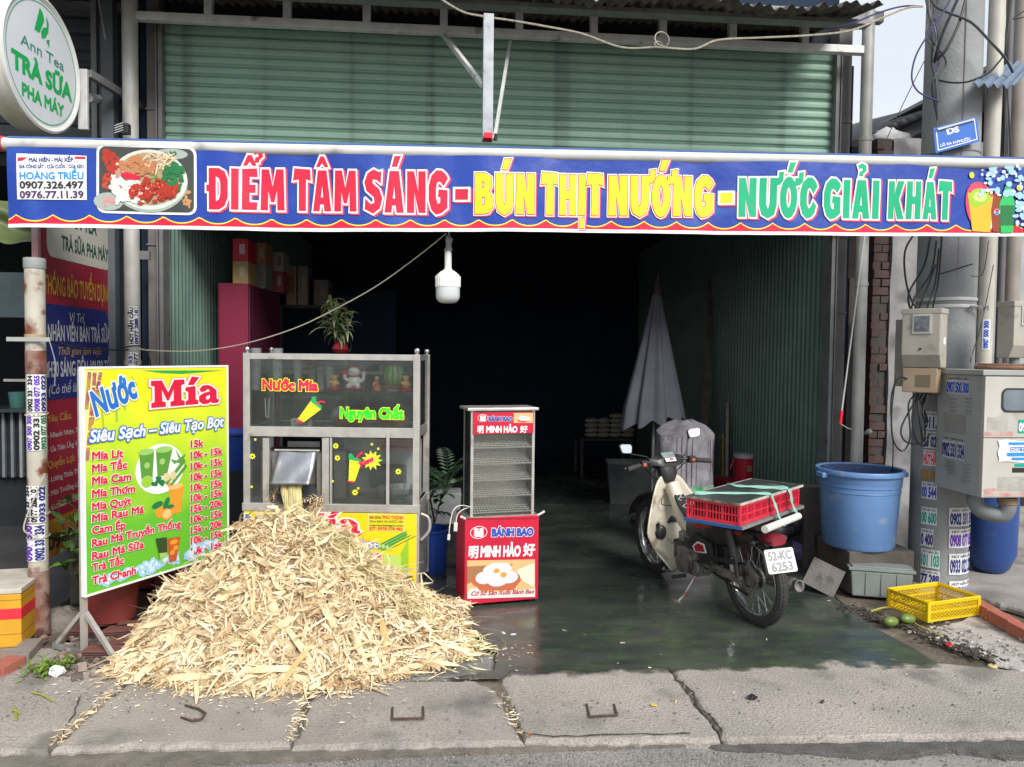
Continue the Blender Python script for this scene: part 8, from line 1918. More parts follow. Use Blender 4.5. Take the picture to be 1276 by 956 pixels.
g1 = flat('logo_green', (.01, .42, .10)); c1 = np.array(ell(0, 0, RR*.90, RR*.90, 60)); c2_ = np.array(ell(0, 0, RR*.888, RR*.888, 60))[::-1]
shape(rs, [list(map(tuple, c1)), list(map(tuple, c2_))], fr_, g1, 'ring_print', holes=True)
# leaf emblem
shape(rs, [[(-.085, .135), (-.03, .295), (.0, .275), (.015, .235), (-.035, .135)], [(.035, .27), (.062, .235), (.055, .175), (.02, .125), (-.015, .11), (-.02, .15), (.005, .185), (.04, .2)], [(-.02, .165), (-.015, .215), (.02, .24), (.03, .275), (.012, .235)], [(.03, .115), (.062, .082), (.068, .135)]], fr_, g1, 'logo_print', kx=1.0, ky=.95, y=.045)
text(rs, 'Ann Tea', 0, .035, .44, .062, fr_, flat('logo_text', (.05, .30, .22)), bold=.008, center=True)
text(rs, 'TRÀ SỮA', 0, -.125, .60, .10, fr_, g1, bold=.05, center=True)
text(rs, 'PHA MÁY', 0, -.255, .42, .072, fr_, g1, bold=.04, center=True)
rs.rotation_euler = (0, 0, R(86))
# its bracket
br = thing('sign_bracket', 'white steel plate bracket holding the round tea sign', 'bracket', (RS.x, 5.35, RS.z))
p0, p1 = P(97, 86, 5.35), P(110, 162, 5.35)
part('plate', MB().bx(p0.x, p1.x, 5.34, 5.37, p1.z, p0.z), mat('bracket_white', (.55, .56, .57), (.42, .42, .42), 12, .5, dirt=(.3, .2, .12), dsc=9, dth=.6), br, world=True, bevel=.006)
part('arm', MB().beam((p1.x, 5.37, p0.z-.02), (p1.x+.25, 6.3, p0.z-.1), .04, .05), m_steel_d, br, world=True)
part('arm', MB().tube([P(110, 122, 5.5), P(128, 124, 5.8), P(146, 122, 6.2)], .03, 8), m_steel, br, world=True, smooth=True)
part('arm', MB().tube([P(112, 92, 5.4), P(140, 116, 6.2)], .022, 6), m_steel_d, br, world=True)
wire('cable', [P(122, -6, 5.7), P(127, 20, 5.7), P(131, 45, 5.7), P(136, 70, 5.75), P(140, 100, 5.8)], .008, mat('cable_silver', (.3, .32, .33)), 'grey cable hanging beside the upper tea shop shutter', 'cable')
for i, (a_, b_) in enumerate((((150, 155), (160, 165)),)):
 cnr = thing('junction_clip', 'small black clip box at the foot of the left post above banner', 'clip', P(154, 163, 5.45))
 t = MB(); p = P(154, 161, 5.45); t.box(p, (.08, .05, .07)); part('case', t, c_black, cnr, world=True, bevel=.004)
 for q in range(4): part('stripe', MB().box((p.x-.02+.0*q, p.y-.028, p.z-.024+.016*q), (.06, .003, .006), (0, -.4, 0)), c_grey, cnr, world=True)
# ---- recruitment board, plane facing +X
QX = -2.43; y0_, y1_ = PX(50, 400, QX).y, PX(138.5, 400, QX).y
rb2 = thing('recruitment_board', 'tall red and navy staff wanted board standing side-on behind the rusty pole', 'sign', (QX, y0_, 0), R(90))
def qc(px, py): p = PX(px, py, QX); return p.y-y0_, p.z
fq = lambda k=0: (lambda u, v, h: Vector((u, -.0125-h-k, v)))
BWd = y1_-y0_; q0, q1 = qc(138, 655)[1], qc(138, 296)[1]
m_rbd = mat('board_red', (.30, .013, .035), (.25, .010, .03), 4, .5); m_rbn = flat('board_navy', (.016, .024, .16))
part('panel', MB().bx(0, BWd, -.012, .012, q0, q1+.12), m_rbd, rb2)
part('frame', MB().bx(-.01, 0, -.016, .016, q0-.1, q1+.2).bx(BWd, BWd+.01, -.016, .016, q0-.1, q1+.12), mat('board_frame', (.22, .02, .03)), rb2)
part('stand_leg', MB().bx(.04, .07, .014, .04, .02, q0).bx(BWd-.07, BWd-.04, .014, .04, .02, q0), m_steel_d, rb2)
def qa(px0, py0, px1, py1): a, b = qc(px0, py0), qc(px1, py1); return a, b
def qline(s, px0, px1, py0, py1, cap, m, **k):
 a, b = qa(px0, py0, px1, py1); text(rb2, s, a[0], a[1], b[0]-a[0], cap, fq(.0014), m, rot=math.atan2(b[1]-a[1], b[0]-a[0]), **k)
zz_ = lambda py: qc(100, py)[1]
shape(rb2, [rrect(.06, BWd-.04, qc(135, 338)[1], q1+.16, .07)], fq(), flat('board_white', (.55, .53, .48)), 'panel_print')
zw = qc(135, 338)[1]
text(rb2, 'AN TEA', .36, zw+.225, .36, .095, fq(.0014), flat('board_text_green', (.01, .09, .06)), bold=.03); text(rb2, 'TRÀ SỮA PHA MÁY', .24, zw+.065, .66, .085, fq(.0014), flat('board_text_green', (.01, .09, .06)), bold=.03)
text(rb2, 'Ann Tea', .08, zw+.2, .17, .045, fq(.0014), flat('board_logo', (.05, .22, .10)), bold=.0); shape(rb2, [ell(.17, zw+.31, .03, .04, 12)], fq(.0014), flat('board_logo', (.05, .22, .10)), 'logo_print')
zh = qc(138, 378)[1]; text(rb2, 'THÔNG BÁO TUYỂN DỤNG', .02, zh, BWd-.06, .115, fq(.0006), flat('board_gold', (.5, .3, .04)), bold=.02)
zn1, zn0 = zh-.06, qc(120, 488)[1]-.02
shape(rb2, [[(0.004, zn0), (BWd-.05, zn0), (BWd-.004, zn0+.08), (BWd-.004, zn1-.16), (BWd-.12, zn1), (.004, zn1)]], fq(), m_rbn, 'panel_print')
bw_ = flat('board_pale', (.5, .5, .52)); H3 = zn1-zn0
text(rb2, 'Vị Trí', .33, zn0+H3*.83, .2, .06, fq(.0014), bw_, bold=.0, shear=.2); text(rb2, '2 NHÂN VIÊN BÁN TRÀ SỮA', .0, zn0+H3*.62, BWd-.06, .10, fq(.0014), bw_, bold=.02)
text(rb2, 'Thời gian làm việc', .18, zn0+H3*.47, .6, .05, fq(.0014), flat('board_gold', (.5, .3, .04)), bold=0, shear=.25); text(rb2, '8H30 SÁNG ĐẾN 10H30 TỐI', .02, zn0+H3*.24, BWd-.06, .095, fq(.0014), bw_, bold=.02)
text(rb2, '(Có thể làm full time)', .06, zn0+H3*.06, .75, .06, fq(.0014), bw_, bold=.0, shear=.2)
zr = zn0; dn = zr-q0
shape(rb2, [rect(.004, BWd-.004, q0+.004, q0+dn*.24)], fq(), flat('board_orange', (.38, .17, .02)), 'panel_print')
for i, (s_, f_, m_, w_) in enumerate((('Yêu Cầu:', .86, flat('board_gold', (.5, .3, .04)), .3), ('- Nhanh Nhẹn, Trung Thực, Vui Vẻ', .76, bw_, .8), ('- Ưu Tiên Ứng Viên Có Kinh Nghiệm', .67, bw_, .85), ('Quyền Lợi:', .57, flat('board_gold', (.5, .3, .04)), .34), ('- Lương Thỏa Thuận Theo Năng Lực', .48, bw_, .85), ('- Môi Trường Làm Việc Thân Thiện', .39, bw_, .85), ('- Được Đào Tạo Khi Chưa Có Nghề', .30, bw_, .85))):
 text(rb2, s_, .04, q0+dn*f_, w_, .032 if w_ > .5 else .045, fq(), m_, bold=.01)
text(rb2, 'LIÊN HỆ:', .3, q0+dn*.19, .35, .03, fq(.0014), c_black, bold=.02); text(rb2, '0968.377.389', .03, q0+dn*.05, BWd-.1, .085, fq(.0014), c_black, bold=.04)
# thin white red post above the rusty pole
p = P(46, 300, 4.72); single('sign_edge_post', MB().bx(p.x-.02, p.x+.015, 4.70, 4.73, P(46, 470, 4.7).z, P(46, 262, 4.7).z), mat('edge_post', (.5, .48, .5), (.4, .1, .12), 3, .5), 'narrow pale post edge above the rusty pole cap', 'post')
# ---- rusty pole with stickers
RC = Vector((P(46, 540, 4.57).x, 4.57, 0)); zt_p = P(46, 322, 4.57).z; rr0 = .052
rp2 = thing('rusty_pole', 'rusty white painted pole covered in number stickers at left', 'pole', RC)
m_rp = mat('rusty_paint', (.50, .48, .42), (.42, .39, .33), 6, .6, dirt=(.17, .055, .03), dsc=9, dth=.53)
m_rp2 = mat('rust_red', (.17, .05, .035), (.3, .24, .2), 9, .8, dirt=(.09, .03, .02), dsc=12, dth=.5)
za_, zb_ = P(46, 437, 4.57).z, P(46, 466, 4.57).z; zc_ = P(46, 710, 4.57).z
part('shaft', MB().cyl((0, 0, zc_), (0, 0, zb_), rr0, n=28), m_rp, rp2, smooth=True); part('rust_band', MB().cyl((0, 0, zb_), (0, 0, za_), rr0+.002, n=28), m_rp2, rp2, smooth=True)
part('upper_shaft', MB().cyl((0, 0, za_), (0, 0, zt_p-.06), rr0, n=28), m_rp, rp2, smooth=True); part('rusty_foot', MB().cyl((0, 0, 0), (0, 0, zc_), rr0+.003, n=28), m_rp2, rp2, smooth=True)
part('cap', MB().cyl((0, 0, zt_p-.06), (0, 0, zt_p), rr0+.005, n=28), mat('cap_grey', (.28, .30, .29)), rp2, smooth=True, bevel=.003)
zcb = P(40, 423, 4.5).z; a, b = P(10, 423, 4.52), P(64, 423, 4.52)
part('cross_bar', MB().bx(a.x-RC.x, b.x-RC.x, -.068, -.056, zcb-.012, zcb+.012), mat('bar_pale_grey', (.36, .38, .36)), rp2, bevel=.001)
part('clamp_band', MB().cyl((0, 0, zcb-.005), (0, 0, zcb+.03), rr0+.004, n=24), mat('band_tan', (.4, .3, .18)), rp2, smooth=True)
def psk(C_, r, par, px0, px1, py0, py1, rows, inks, vertical=True):
 a0, a1 = polehit(px0, (py0+py1)/2, C_, r)[0]*r, polehit(px1, (py0+py1)/2, C_, r)[0]*r; z1_, z0_ = P((px0+px1)/2, py0, C_.y-r).z, P((px0+px1)/2, py1, C_.y-r).z
 f_ = cyl_fn(C_, r+.003, C_)
 st = part('sticker', MB().grid(8, 1, lambda u, v: f_(a0+(a1-a0)*u, z0_+(z1_-z0_)*v, .0006)), STK, par)
 n = len(rows); w_ = (a1-a0)/n
 for i, s_ in enumerate(rows): text(st, s_, 0, 0, (z1_-z0_)*.94, w_*.72, (lambda i: lambda u, v, h: f_(a0+w_*(i+.86)-v, z0_+(z1_-z0_)*.03+u, .0006+h))(i), inks[i % len(inks)], bold=.055)
psk(RC, rr0, rp2, 34.5, 57, 467, 514, ['0902 331 334', '0908 077 055', '0933 022'], [c_black, c_purple, c_navy])
psk(RC, rr0+.001, rp2, 34, 57.5, 516, 562, ['0907 500 300', '0902 331', '0933 077 055'], [c_purple, c_black, c_dkgreen])
psk(RC, rr0, rp2, 33.5, 57, 606, 652, ['0902 331 334', '0977 288 101', '0933 022'], [c_black, c_black, c_navy])
psk(RC, rr0+.001, rp2, 34, 56.5, 654, 700, ['0907 500', '0902 331 334'], [c_purple, c_navy])
psk(Vector((LPX, YB, 0)), .052, LP, 161, 172.5, 382, 430, ['HÚT HẦM CẦU', '0977 288 101'], [c_black, c_navy]); psk(Vector((LPX, YB, 0)), .052, LP, 160, 172.5, 439, 478, ['0902 331', '0908 077'], [c_navy, c_black])
wire('string_loop', [P(56, 590, 4.5), P(38, 632, 4.48), P(30, 655, 4.46), P(33, 664, 4.46), P(48, 668, 4.5)], .004, w_cream, 'thin string loop tied to the rusty pole', 'string')
t = MB()
for q, y_ in enumerate((516, 640, 668)): t.tube([(RC.x+(rr0+.006)*math.cos(a), RC.y+(rr0+.006)*math.sin(a), P(46, y_, 4.57).z+.008*math.sin(a)) for a in np.linspace(0, 2*PI, 20)[:-1]], .0028, 5, closed=True)
part('wire_wraps', t, w_cream, rp2, world=True)
wire('cable', [P(60, 420, 4.6), P(66, 440, 4.6), P(69, 455, 4.6), P(68, 480, 4.62)], .003, mat('cable_silver', (.3, .32, .33)), 'thin wire hanging right of the rusty pole crossbar', 'cable')
wire('cable', [P(58, 424, 4.6), P(100, 434, 4.9), P(135, 436, 5.3), P(160, 436, 5.5)], .006, w_black, 'dark cable from the rusty pole to the round steel post', 'cable')
wire('cable', [P(150, 434, 5.5), P(176, 432, 5.5), P(187, 450, 5.5), P(185, 480, 5.5), P(178, 500, 5.5)], .005, w_black, 'black cable curl at the round steel post', 'cable')
# ---- yellow box, kerb, rubble, stump, pots
yx = G(27, 806, .02); m_yb = mat('yellow_box', (.62, .33, .02), (.55, .28, .015), 6, .6, dirt=(.42, .22, .03), dsc=5, dth=.6)
zyb = P(27, 733, yx.y).z; ybx = thing('insulated_box', 'yellow foam box with red stripe standing at left edge', 'box', (yx.x, yx.y, .02), R(8)); Hb = zyb-.02
part('body', MB().bx(-.55, 0, 0, .42, 0, Hb-.03), m_yb, ybx, bevel=.006); part('stripe', MB().bx(-.552, .0015, -.0015, .42, Hb*.48, Hb*.66), flat('stripe_red', (.68, .03, .05)), ybx)
part('lid', MB().bx(-.55, .004, -.004, .424, Hb-.028, Hb), mat('foam_lid', (.55, .52, .46), (.4, .36, .3), 8, .8), ybx, bevel=.004)
for z in (Hb*.22, Hb*.8): part('seam', MB().bx(-.551, .0012, -.0012, .42, z, z+.004), mat('seam_brown', (.35, .18, .02)), ybx)
kk = [G(-60, 852, .02), G(-8, 838, .02), G(22, 822, .02), G(42, 800, .02)]
for i in range(3):
 a, b = kk[i], kk[i+1]; c_ = (a+b)/2; single('kerb_brick', MB().box((c_.x, c_.y, .0), ((b-a).length*.96, .1, .09), (0, 0, math.atan2(b.y-a.y, b.x-a.x))), m_rb if i < 2 else mat('kerb_cement', (.25, .22, .2), (.2, .17, .15), 9, .9), ['red kerb brick cut by the left edge of the view', 'red kerb brick under the yellow foam box', 'cement covered kerb brick at right end of left kerb'][i], 'brick', bevel=.006)
single('alley_kerb', MB().bx(-4, kk[2].x-.05, yx.y-.12, 4.45, -.03, .018), mat('kerb_cement', (.25, .22, .2)), 'low cement step under the yellow foam box', 'step')
p = G(70, 782, 0); single('cement_mound', MB().ball((p.x, p.y+.06, .0), 1, 20, 12, (.13, .10, .10)).jit(.010, 4), mat('mound_grey', (.23, .205, .18), (.17, .15, .13), 9, .95, bump=1), 'lump of old cement at the foot of the rusty pole', 'cement', smooth=True, angle=80)
p = G(72, 770, 0); zq = P(72, 672, p.y+.25).z; single('stump', MB().box((p.x, p.y+.28, zq/2), (.09, .09, zq)).jit(.006, 5), mat('stump_dark', (.085, .08, .07), (.05, .048, .043), 6, .95, bump=.8), 'dark concrete stump post left of the red pot', 'post', bevel=.012)
p = G(64, 770, 0); single('stump', MB().box((p.x-.03, p.y+.45, zq*.48), (.08, .08, zq*.95)).jit(.008, 6), mat('stump_dark', (.085, .08, .07)), 'second dark stump post partly behind the rusty pole', 'post', bevel=.01)
m_pot = mat('pot_red', (.26, .045, .04), (.21, .035, .03), 5, .55, dirt=(.15, .06, .05), dsc=6, dth=.6)
def pot(px, py, r, h, lab, zb_=0, Y=None):
 p = G(px, py, zb_); r_ = thing('plant_pot', lab, 'pot', (p.x, p.y+r, zb_))
 part('body', MB().lathe([(.001, 0), (r*.8, 0), (r, h*.9), (r*1.07, h*.9), (r*1.07, h), (r*.97, h), (r*.93, h*.85)], 32), m_pot, r_, smooth=True); part('soil', MB().lathe([(.001, h*.87), (r*.95, h*.87)], 24), m_earth, r_); return Vector((p.x, p.y+r, zb_+h*.87))
P1 = pot(124, 781, .165, .33, 'large dark red plant pot behind the menu board', .05); P2 = pot(208, 745, .14, .3, 'second dark red plant pot behind the board near the cart', .02); P3 = pot(180, 735, .12, .26, 'small dark red plant pot farther back behind the board', .02)
def bush(base, n, spread, h, lab, seed, lw=.03, c=(.06, .13, .03)):
 r_ = thing('potted_shrub', lab, 'plant', base); r = random.Random(seed); t = MB(); s = MB()
 for i in range(n):
  b0 = Vector((r.gauss(0, spread*.4), r.gauss(0, spread*.4), r.uniform(.05, h))); strap_leaf(t, b0, r.uniform(0, 2*PI), r.uniform(.08, .17), lw*r.uniform(.6, 1.1), r.uniform(-.2, 1.0), 1.3, 4)
  if i % 4 == 0: s.tube([(0, 0, 0), b0*.6+Vector((.01, 0, .02)), b0], .004, 4)
 part('leaves', t, mat('leaf_fresh_%d' % seed, c, tuple(v*.7 for v in c), 14, .5, island=.4), r_, kind='stuff'); part('stems', s, mat('twig', (.08, .07, .04)), r_)
bush(P1, 60, .28, .5, 'leafy shrub growing in the large red pot', 1); bush(P2, 60, .16, .35, 'dense green plant in the second red pot', 2, .018, (.04, .10, .025)); bush(P3, 50, .2, .5, 'dark grassy plant in the small back pot', 3, .012, (.035, .085, .03))
bush(Vector((P(95, 690, 4.75).x, 4.75, .25)), 26, .16, .55, 'fresh green leaves left of the menu board', 4, .045, (.10, .22, .03))
m_hb = mat('hollow_brick', (.16, .06, .045), (.12, .045, .035), 9, .9, bump=.5, dirt=(.2, .16, .13), dsc=9, dth=.6)
for i, (px, py, w_) in enumerate(((103, 800, .22), (140, 800, .2), (162, 793, .18), (125, 826, .2), (148, 818, .16))):
 p = G(px, py, 0); r_ = thing('loose_brick', ['ribbed red brick under the left side of the pot', 'ribbed red brick under the right side of the pot', 'broken red brick right of the pot', 'red brick lying in front of the stand leg', 'short red brick next to the pile edge'][i], 'brick', (p.x, p.y+.06, 0), R((i*23) % 30-12))
 part('block', MB().box((0, 0, .03), (w_, .10, .058)), m_hb, r_, bevel=.004)
 for q in range(4): part('groove', MB().box((0, -.0505, .012+.012*q), (w_*.96, .003, .004)), m_dark, r_)
scatter('rubble', [g2(95, 815), g2(120, 835), g2(150, 800), g2(90, 800)], 160, mat('rubble_mix', (.28, .24, .21), (.12, .07, .055), 20, .95, island=.5), 'brick and cement crumbs under the menu board', 'rubble', (.012, .05), 11, .07, .6)
# weeds and crumpled tissue
t = MB(); r = random.Random(6); p = G(62, 836, 0)
for i in range(130): strap_leaf(t, (p.x+r.gauss(0, .05), p.y+r.gauss(0, .05), .004+r.uniform(0, .03)), r.uniform(0, 6.3), r.uniform(.03, .07), .007, r.uniform(0, 1), 1.2, 3)
single('weeds', t, mat('weed_green', (.16, .26, .03), (.10, .18, .02), 20, .6, island=.4), 'patch of wilted green weeds by the stand foot', 'weeds', kind='stuff')
p = G(71, 842, 0); single('crumpled_tissue', MB().ball((p.x, p.y, .022), 1, 14, 9, (.04, .03, .024)).jit(.007, 3), c_white, 'crumpled white tissue beside the green weeds', 'tissue')
for i, (a, b) in enumerate((((40, 863), (66, 874)), ((14, 886), (25, 890)), ((18, 880), (20, 897)))):
 a, b = G(*a, .004), G(*b, .004); wire('grass_stem', [a, a.lerp(b, .5)+Vector((0, .006, .006)), b], .004, mat('stem_yellow', (.35, .36, .05)), ['yellow green stem lying on left slab', 'short yellow stem at far left of slab', 'tiny bent green stem at far left'][i], 'stem')
# ================================================================ heap of crushed cane fibre
NPY = np.random.RandomState(5)
CX0, CY0 = -.80, 4.36
sil = [(-1.70, 0)]+[(P(a, b, 4.55).x, max(0, P(a, b, 4.55).z-.05)) for a, b in ((150, 800), (175, 775), (200, 747), (240, 712), (270, 690), (296, 668), (325, 652), (350, 645), (389, 648), (410, 665), (443, 690), (470, 709), (511, 736), (552, 763), (579, 780))]+[(.13, 0)]
def Hs(x): return np.interp(x, [s[0] for s in sil], [s[1] for s in sil])
def front_of(x): return 3.70+.55*np.clip((x+.55)/.8, 0, 1)**1.6+.30*np.clip((-.95-x)/.8, 0, 1)**1.5+.04
def height(x, y):
 ridge = 4.62-.10*np.clip((x+.3)/.5, 0, 1)+.08*np.clip((-1.2-x)/.4, 0, 1); f = front_of(x)
 t = np.clip((y-f)/(ridge-f), 0, 1); h = Hs(x)*np.where(y < ridge, 1-(1-t)**1.35, np.clip(1-((y-ridge)/.45)**2, 0, 1))
 n = .03*np.sin(x*11+y*7)+.028*np.sin(x*23-y*17)+.022*np.sin(x*41+y*31+2)-.05*np.abs(np.sin(x*15+y*9+1)*np.sin(y*19-x*6))**3
 for cx_, cy_, d_, s_ in ((-1.07, 4.28, .09, .045), (-1.33, 4.3, .07, .04), (-.72, 4.02, .07, .05), (-.4, 4.25, .06, .04), (-1.5, 4.12, .05, .04), (-.95, 3.95, .06, .035), (-.15, 4.3, .05, .04)): n = n-d_*np.exp(-((x-cx_)**2+(y-cy_)**2)/s_**2)
 return np.maximum(0, h+n*np.clip(h*5, 0, 1))
pile = thing('fibre_heap', 'big pile of pale crushed sugarcane fibre heaped in front of the juice cart', 'pile', (CX0, CY0, 0))
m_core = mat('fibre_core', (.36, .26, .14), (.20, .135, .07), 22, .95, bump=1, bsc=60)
t = MB()
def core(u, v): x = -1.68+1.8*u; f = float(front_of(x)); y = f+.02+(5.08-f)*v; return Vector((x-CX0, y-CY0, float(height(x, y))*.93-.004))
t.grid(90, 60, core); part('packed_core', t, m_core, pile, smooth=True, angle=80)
def normal_at(x, y):
 e = .02; hx = (height(x+e, y)-height(x-e, y))/(2*e); hy = (height(x, y+e)-height(x, y-e))/(2*e)
 n = np.stack([-hx, -hy, np.ones_like(hx)], -1); return n/np.linalg.norm(n, axis=-1, keepdims=True)
def fibres(n, Lr, Wr, seg, seed, lift=(0, .03), curl=.5, tilt=.25, region=None, thick=False, align=0.0, dirs=None, pos=None, free=False):
 r = np.random.RandomState(seed)
 if pos is None:
  x = r.uniform(-1.70, .13, n*3); f = front_of(x); y = f-.03+r.beta(1.05, 1.25, n*3)*(4.95-f); keep = (Hs(x) > .005)
  if region is not None: keep &= region(x, y)
  x, y = x[keep][:n], y[keep][:n]
 else: x, y = pos
 n = len(x); h = height(x, y); N = normal_at(x, y)
 a = r.uniform(0, 2*np.pi, n)
 if dirs is not None: a = np.where(r.rand(n) < align, dirs(x, y)+r.normal(0, .35, n), a)
 D = np.stack([np.cos(a), np.sin(a), np.zeros(n)], -1); D = D-N*np.sum(D*N, -1, keepdims=True); D += N*r.normal(0, tilt, n)[:, None]; D /= np.linalg.norm(D, axis=-1, keepdims=True)
 L0 = r.uniform(*Lr, n)*np.exp(r.normal(0, .25, n)); W0 = r.uniform(*Wr, n)
 B = np.cross(N, D); B /= np.linalg.norm(B, axis=-1, keepdims=True); tw = r.uniform(-1.3, 1.3, n)
 B2 = B*np.cos(tw)[:, None]+N*np.sin(tw)[:, None]
 C = np.stack([x, y, h+r.uniform(*lift, n)], -1)
 k1 = r.normal(0, curl, n); k2 = r.normal(0, curl*.6, n)
 s = np.linspace(-.5, .5, seg+1)
 P_ = C[:, None]+D[:, None]*(s[None, :, None]*L0[:, None, None])+(B[:, None]*k1[:, None, None]-N[:, None]*np.abs(k2)[:, None, None])*((s**2)[None, :, None]*L0[:, None, None])
 P_ += r.normal(0, 1, P_.shape)*(L0*.045)[:, None, None]*(np.arange(seg+1) > 0)[None, :, None]
 P_[..., 2] = np.maximum(P_[..., 2], .004+r.uniform(0, .006, n)[:, None])
 w_ = W0[:, None]*(1-.75*np.abs(2*s)**3)[None, :]*(1+.25*r.normal(0, 1, (n, seg+1)))*.5
 Lf = P_-B2[:, None]*w_[..., None]; Rt = P_+B2[:, None]*w_[..., None]
 if thick:
  T_ = np.cross(B2, D)*(W0*.35)[:, None]; Tp = P_+T_[:, None]*(1-.5*np.abs(2*s))[None, :, None]
  V = np.stack([Lf, Tp, Rt], 2).reshape(-1, 3); q = 3
 else: V = np.stack([Lf, Rt], 2).reshape(-1, 3); q = 2
 base = (np.arange(n)*(seg+1)*q)[:, None]; i = np.arange(seg)[None]*q; F = []
 for k in range(q-1): F.append(np.stack([base+i+k, base+i+k+1, base+i+q+k+1, base+i+q+k], -1).reshape(-1, 4))
 if thick: F.append(np.stack([base+i+2, base+i, base+i+q, base+i+q+2], -1).reshape(-1, 4))
 F = np.concatenate(F)
 V -= np.array([CX0, CY0, 0]); return V, F
def raw(name, V, F, m, par, kind='stuff'):
 me = bpy.data.meshes.new(name); me.vertices.add(len(V)); me.vertices.foreach_set('co', V.astype(np.float32).ravel()); me.loops.add(F.size); me.loops.foreach_set('vertex_index', F.astype(np.int32).ravel())
 me.polygons.add(len(F)); me.polygons.foreach_set('loop_start', np.arange(len(F), dtype=np.int32)*F.shape[1]); me.update(calc_edges=True); me.validate(); me.materials.append(m)
 o = link(name, me, par); return tag(o, kind=kind)
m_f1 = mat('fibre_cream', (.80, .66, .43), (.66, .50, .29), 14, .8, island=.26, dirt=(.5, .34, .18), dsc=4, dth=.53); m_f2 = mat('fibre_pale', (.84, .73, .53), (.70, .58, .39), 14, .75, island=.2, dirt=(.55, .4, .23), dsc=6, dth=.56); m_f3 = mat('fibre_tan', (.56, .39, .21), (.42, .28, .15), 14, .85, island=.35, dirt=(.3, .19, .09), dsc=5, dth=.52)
m_f4 = mat('fibre_green_cream', (.74, .66, .38), (.62, .54, .29), 14, .75, island=.2)
clump = lambda x, y: 2.2*np.sin(x*7+1)+2.0*np.sin(y*9+x*4)+1.4*np.sin(x*19-y*15)
down = lambda x, y: np.arctan2(-(np.ones_like(x)), (x-CX0)*1.6)
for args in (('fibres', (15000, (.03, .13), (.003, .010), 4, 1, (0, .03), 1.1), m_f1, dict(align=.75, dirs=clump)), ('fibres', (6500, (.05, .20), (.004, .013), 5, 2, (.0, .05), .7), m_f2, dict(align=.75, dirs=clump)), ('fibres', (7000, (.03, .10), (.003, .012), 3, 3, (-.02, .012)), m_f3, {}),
             ('fibres', (2200, (.12, .30), (.012, .030), 5, 4, (.005, .05), .5, .12), m_f1, dict(align=.3, dirs=down)), ('fibres', (1500, (.10, .28), (.008, .018), 5, 6, (.01, .06), .6, .2), m_f2, dict(align=.3, dirs=down))):
 V, F = fibres(*args[1], **args[3]); raw(args[0], V, F, args[2], pile)
V, F = fibres(9000, (.05, .16), (.0012, .003), 6, 31, (.0, .05), 1.6, .35, align=.6, dirs=clump); raw('fine_fuzz', V, F, m_f1, pile)
# fine long greenish strands sliding down the right slope from the chute
n = 2600; r = np.random.RandomState(8); tt = r.rand(n); x = -.82+.75*tt+r.normal(0, .06, n); y = 4.6-.25*tt+r.normal(0, .06, n)
V, F = fibres(n, (.12, .34), (.003, .008), 6, 9, (.0, .035), .25, .05, align=.97, dirs=lambda x, y: np.full_like(x, -.42), pos=(x, y)); raw('strands', V, F, m_f4, pile)
n = 900; tt = r.rand(n); x = 0+.10*r.randn(n); y = 4.22+.1*r.randn(n)
V, F = fibres(n, (.05, .14), (.003, .009), 4, 10, (.0, .02), .6, .2, pos=(x, y)); raw('strands', V, F, m_f4, pile)
# crumbs spilled on the ground around the front
n = 2600; x = r.uniform(-1.72, .16, n); y = front_of(x)+.03-np.abs(r.normal(0, .06, n))
V, F = fibres(n, (.008, .045), (.003, .009), 2, 11, (.0, .004), .5, .1, pos=(x, y)); raw('spilled_crumbs', V, F, m_f2, pile)
n = 500; x = r.uniform(-1.9, .5, n); y = front_of(np.clip(x, -1.7, .2))-.02-np.abs(r.normal(0, .18, n))
V, F = fibres(n, (.006, .03), (.002, .006), 2, 12, (.0, .002), .5, .1, pos=(x, y)); V[:, 2] += .001; raw('spilled_crumbs', V, F, m_f2, pile)
# crumbs along the slab joints
for a, b, nn, sd in ((A0, A1, 150, 21), (B0, B1, 130, 22), (C0, C1, 60, 23)):
 tt = r.rand(nn); x = a[0]+(b[0]-a[0])*tt+r.normal(0, .018, nn); y = a[1]+(b[1]-a[1])*tt
 V, F = fibres(nn, (.010, .05), (.003, .008), 2, sd, (.0, .004), .5, .1, pos=(x, y)); raw('joint_crumbs', V, F, m_f2 if sd != 21 else m_f1, pile)
# single flat splinters that stand out
m_sp = mat('splinter_cream', (.78, .63, .40), (.64, .48, .27), 9, .7, bump=.5, bsc=80); m_sp2 = mat('splinter_orange', (.66, .42, .18), (.55, .33, .14), 9, .7)
rs_ = random.Random(12)
spl = [(272, 700, 330, 742, .05), (318, 720, 348, 770, .045), (355, 780, 392, 832, .022), (402, 760, 425, 795, .02), (430, 775, 458, 830, .03), (476, 770, 484, 828, .024), (200, 850, 268, 846, .024), (178, 790, 215, 842, .012), (395, 800, 350, 860, .02), (300, 840, 380, 836, .025), (238, 790, 300, 800, .018), (170, 852, 200, 828, .03), (262, 740, 300, 702, .03), (440, 760, 520, 752, .018), (480, 845, 560, 822, .02), (225, 845, 262, 760, .016), (545, 790, 590, 812, .016), (520, 828, 572, 832, .016), (300, 690, 350, 716, .022), (340, 690, 372, 730, .03), (410, 700, 470, 742, .018), (150, 815, 212, 765, .016), (330, 800, 372, 770, .03), (480, 700, 500, 760, .02), (235, 730, 262, 762, .03), (395, 745, 435, 720, .02)]
def heap_pt(px, py):
 d = ray(px, py); best = None
 for k in range(400):
  tt = 3.2+k*.006; p = EYE+d*tt
  if p.z <= max(0, float(height(np.array(p.x), np.array(p.y)))): return p
 return p
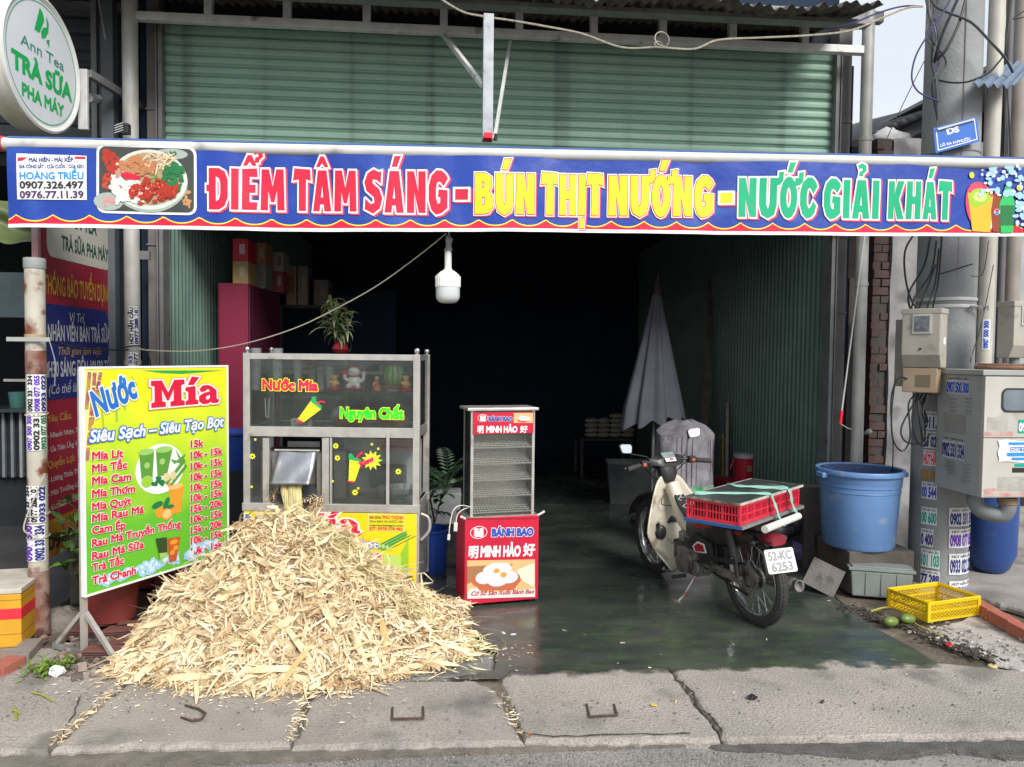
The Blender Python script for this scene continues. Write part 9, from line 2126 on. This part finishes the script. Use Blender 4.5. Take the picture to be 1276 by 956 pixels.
for i, (x0_, y0_, x1_, y1_, w_) in enumerate(spl):
 a, b = heap_pt(x0_, y0_), heap_pt(x1_, y1_); d = (b-a); 
 if d.length > .6: b = a+d.normalized()*.45; d = b-a
 dn_ = d.normalized(); up = Vector((0, -.75, .6)); s_ = dn_.cross(up).normalized(); t = MB(); n = 7; vs = []
 for k in range(n+1):
  f = k/n; ww = w_*.7*(1-abs(2*f-1)**4*.8)*(1+rs_.uniform(-.18, .18)); p = a+d*f+up*(.035+.03*math.sin(PI*f)); p = p-Vector((CX0, CY0, 0)); p.z = max(p.z, .012)
  for sx, hh in ((-1, 0), (-.4, .35), (.45, .3), (1, 0), (.2, -.3)): vs.append(p+s_*ww*sx+up*ww*hh*.6)
 t.add(vs, [(k*5+q, k*5+(q+1) % 5, (k+1)*5+(q+1) % 5, (k+1)*5+q) for k in range(n) for q in range(5)]+[(4, 3, 2, 1, 0), tuple(n*5+q for q in range(5))])
 part('splinter', t, m_sp2 if i in (5, 12, 8) else m_sp, pile)
# ribbon of fibre still hanging from the chute
a0_, a1_ = cw(cc(352, 605, -.02)[0], -.02, 0), cw(cc(376, 605, -.02)[0], -.02, 0); zt_c = cc(364, 603, -.02)[1]-.0; n = 420; V = []; F = []; r = np.random.RandomState(3)
for i in range(n):
 u = r.rand(); x0_, y0_ = a0_.x+(a1_.x-a0_.x)*u, a0_.y+(a1_.y-a0_.y)*u; w_ = r.uniform(.002, .006); ph = r.uniform(0, 6); k0 = len(V); dy = r.uniform(-.02, .04); ln = r.uniform(.7, 1)
 for q in range(9):
  f = q/8*ln; x = x0_+.035*f*(1-2*abs(u-.5))+.03*f**2+.006*math.sin(ph+f*7)-.02*f*(u-.5); y = y0_-dy-.10*f+.05*f*f-.01*math.sin(ph+f*5); z = zt_c+.02-.24*f**1.3
  V += [(x-w_/2-CX0, y-CY0, z), (x+w_/2-CX0, y-CY0+w_*.5*math.cos(ph), z)]
 for q in range(8): F.append((k0+2*q, k0+2*q+1, k0+2*q+3, k0+2*q+2))
fr = thing('fibre_stream', 'yellowish ribbon of cane fibre hanging from the cart chute', 'fibre', (CX0, CY0, 0)); raw('strands', np.array(V), np.array(F), mat('fibre_yellow', (.66, .60, .32), (.58, .50, .24), 14, .7, island=.2), fr)
tl = thing('fibre_clump', 'small clump of fibre stuck left inside the chute opening', 'fibre', cw(cc(339, 622)[0], .02, zB1))
r2 = random.Random(2); t = MB()
for i in range(90): strap_leaf(t, (r2.gauss(0, .02), r2.gauss(0, .015), r2.uniform(0, .08)), r2.uniform(0, 6.3), r2.uniform(.02, .05), .003, r2.uniform(-.5, 1.2), 1.5, 3)
part('strands', t, m_f1, tl, kind='stuff')
tl = thing('fibre_clump', 'loose fibre spilling over the rail right of the chute', 'fibre', cw(cc(394, 628)[0], -.03, zB1)); t = MB()
for i in range(110): strap_leaf(t, (r2.gauss(0, .03), r2.gauss(0, .02)-.01, r2.uniform(-.02, .05)), r2.uniform(0, 6.3), r2.uniform(.02, .06), .003, r2.uniform(-.5, 1.2), 1.5, 3)
part('strands', t, m_f1, tl, kind='stuff')
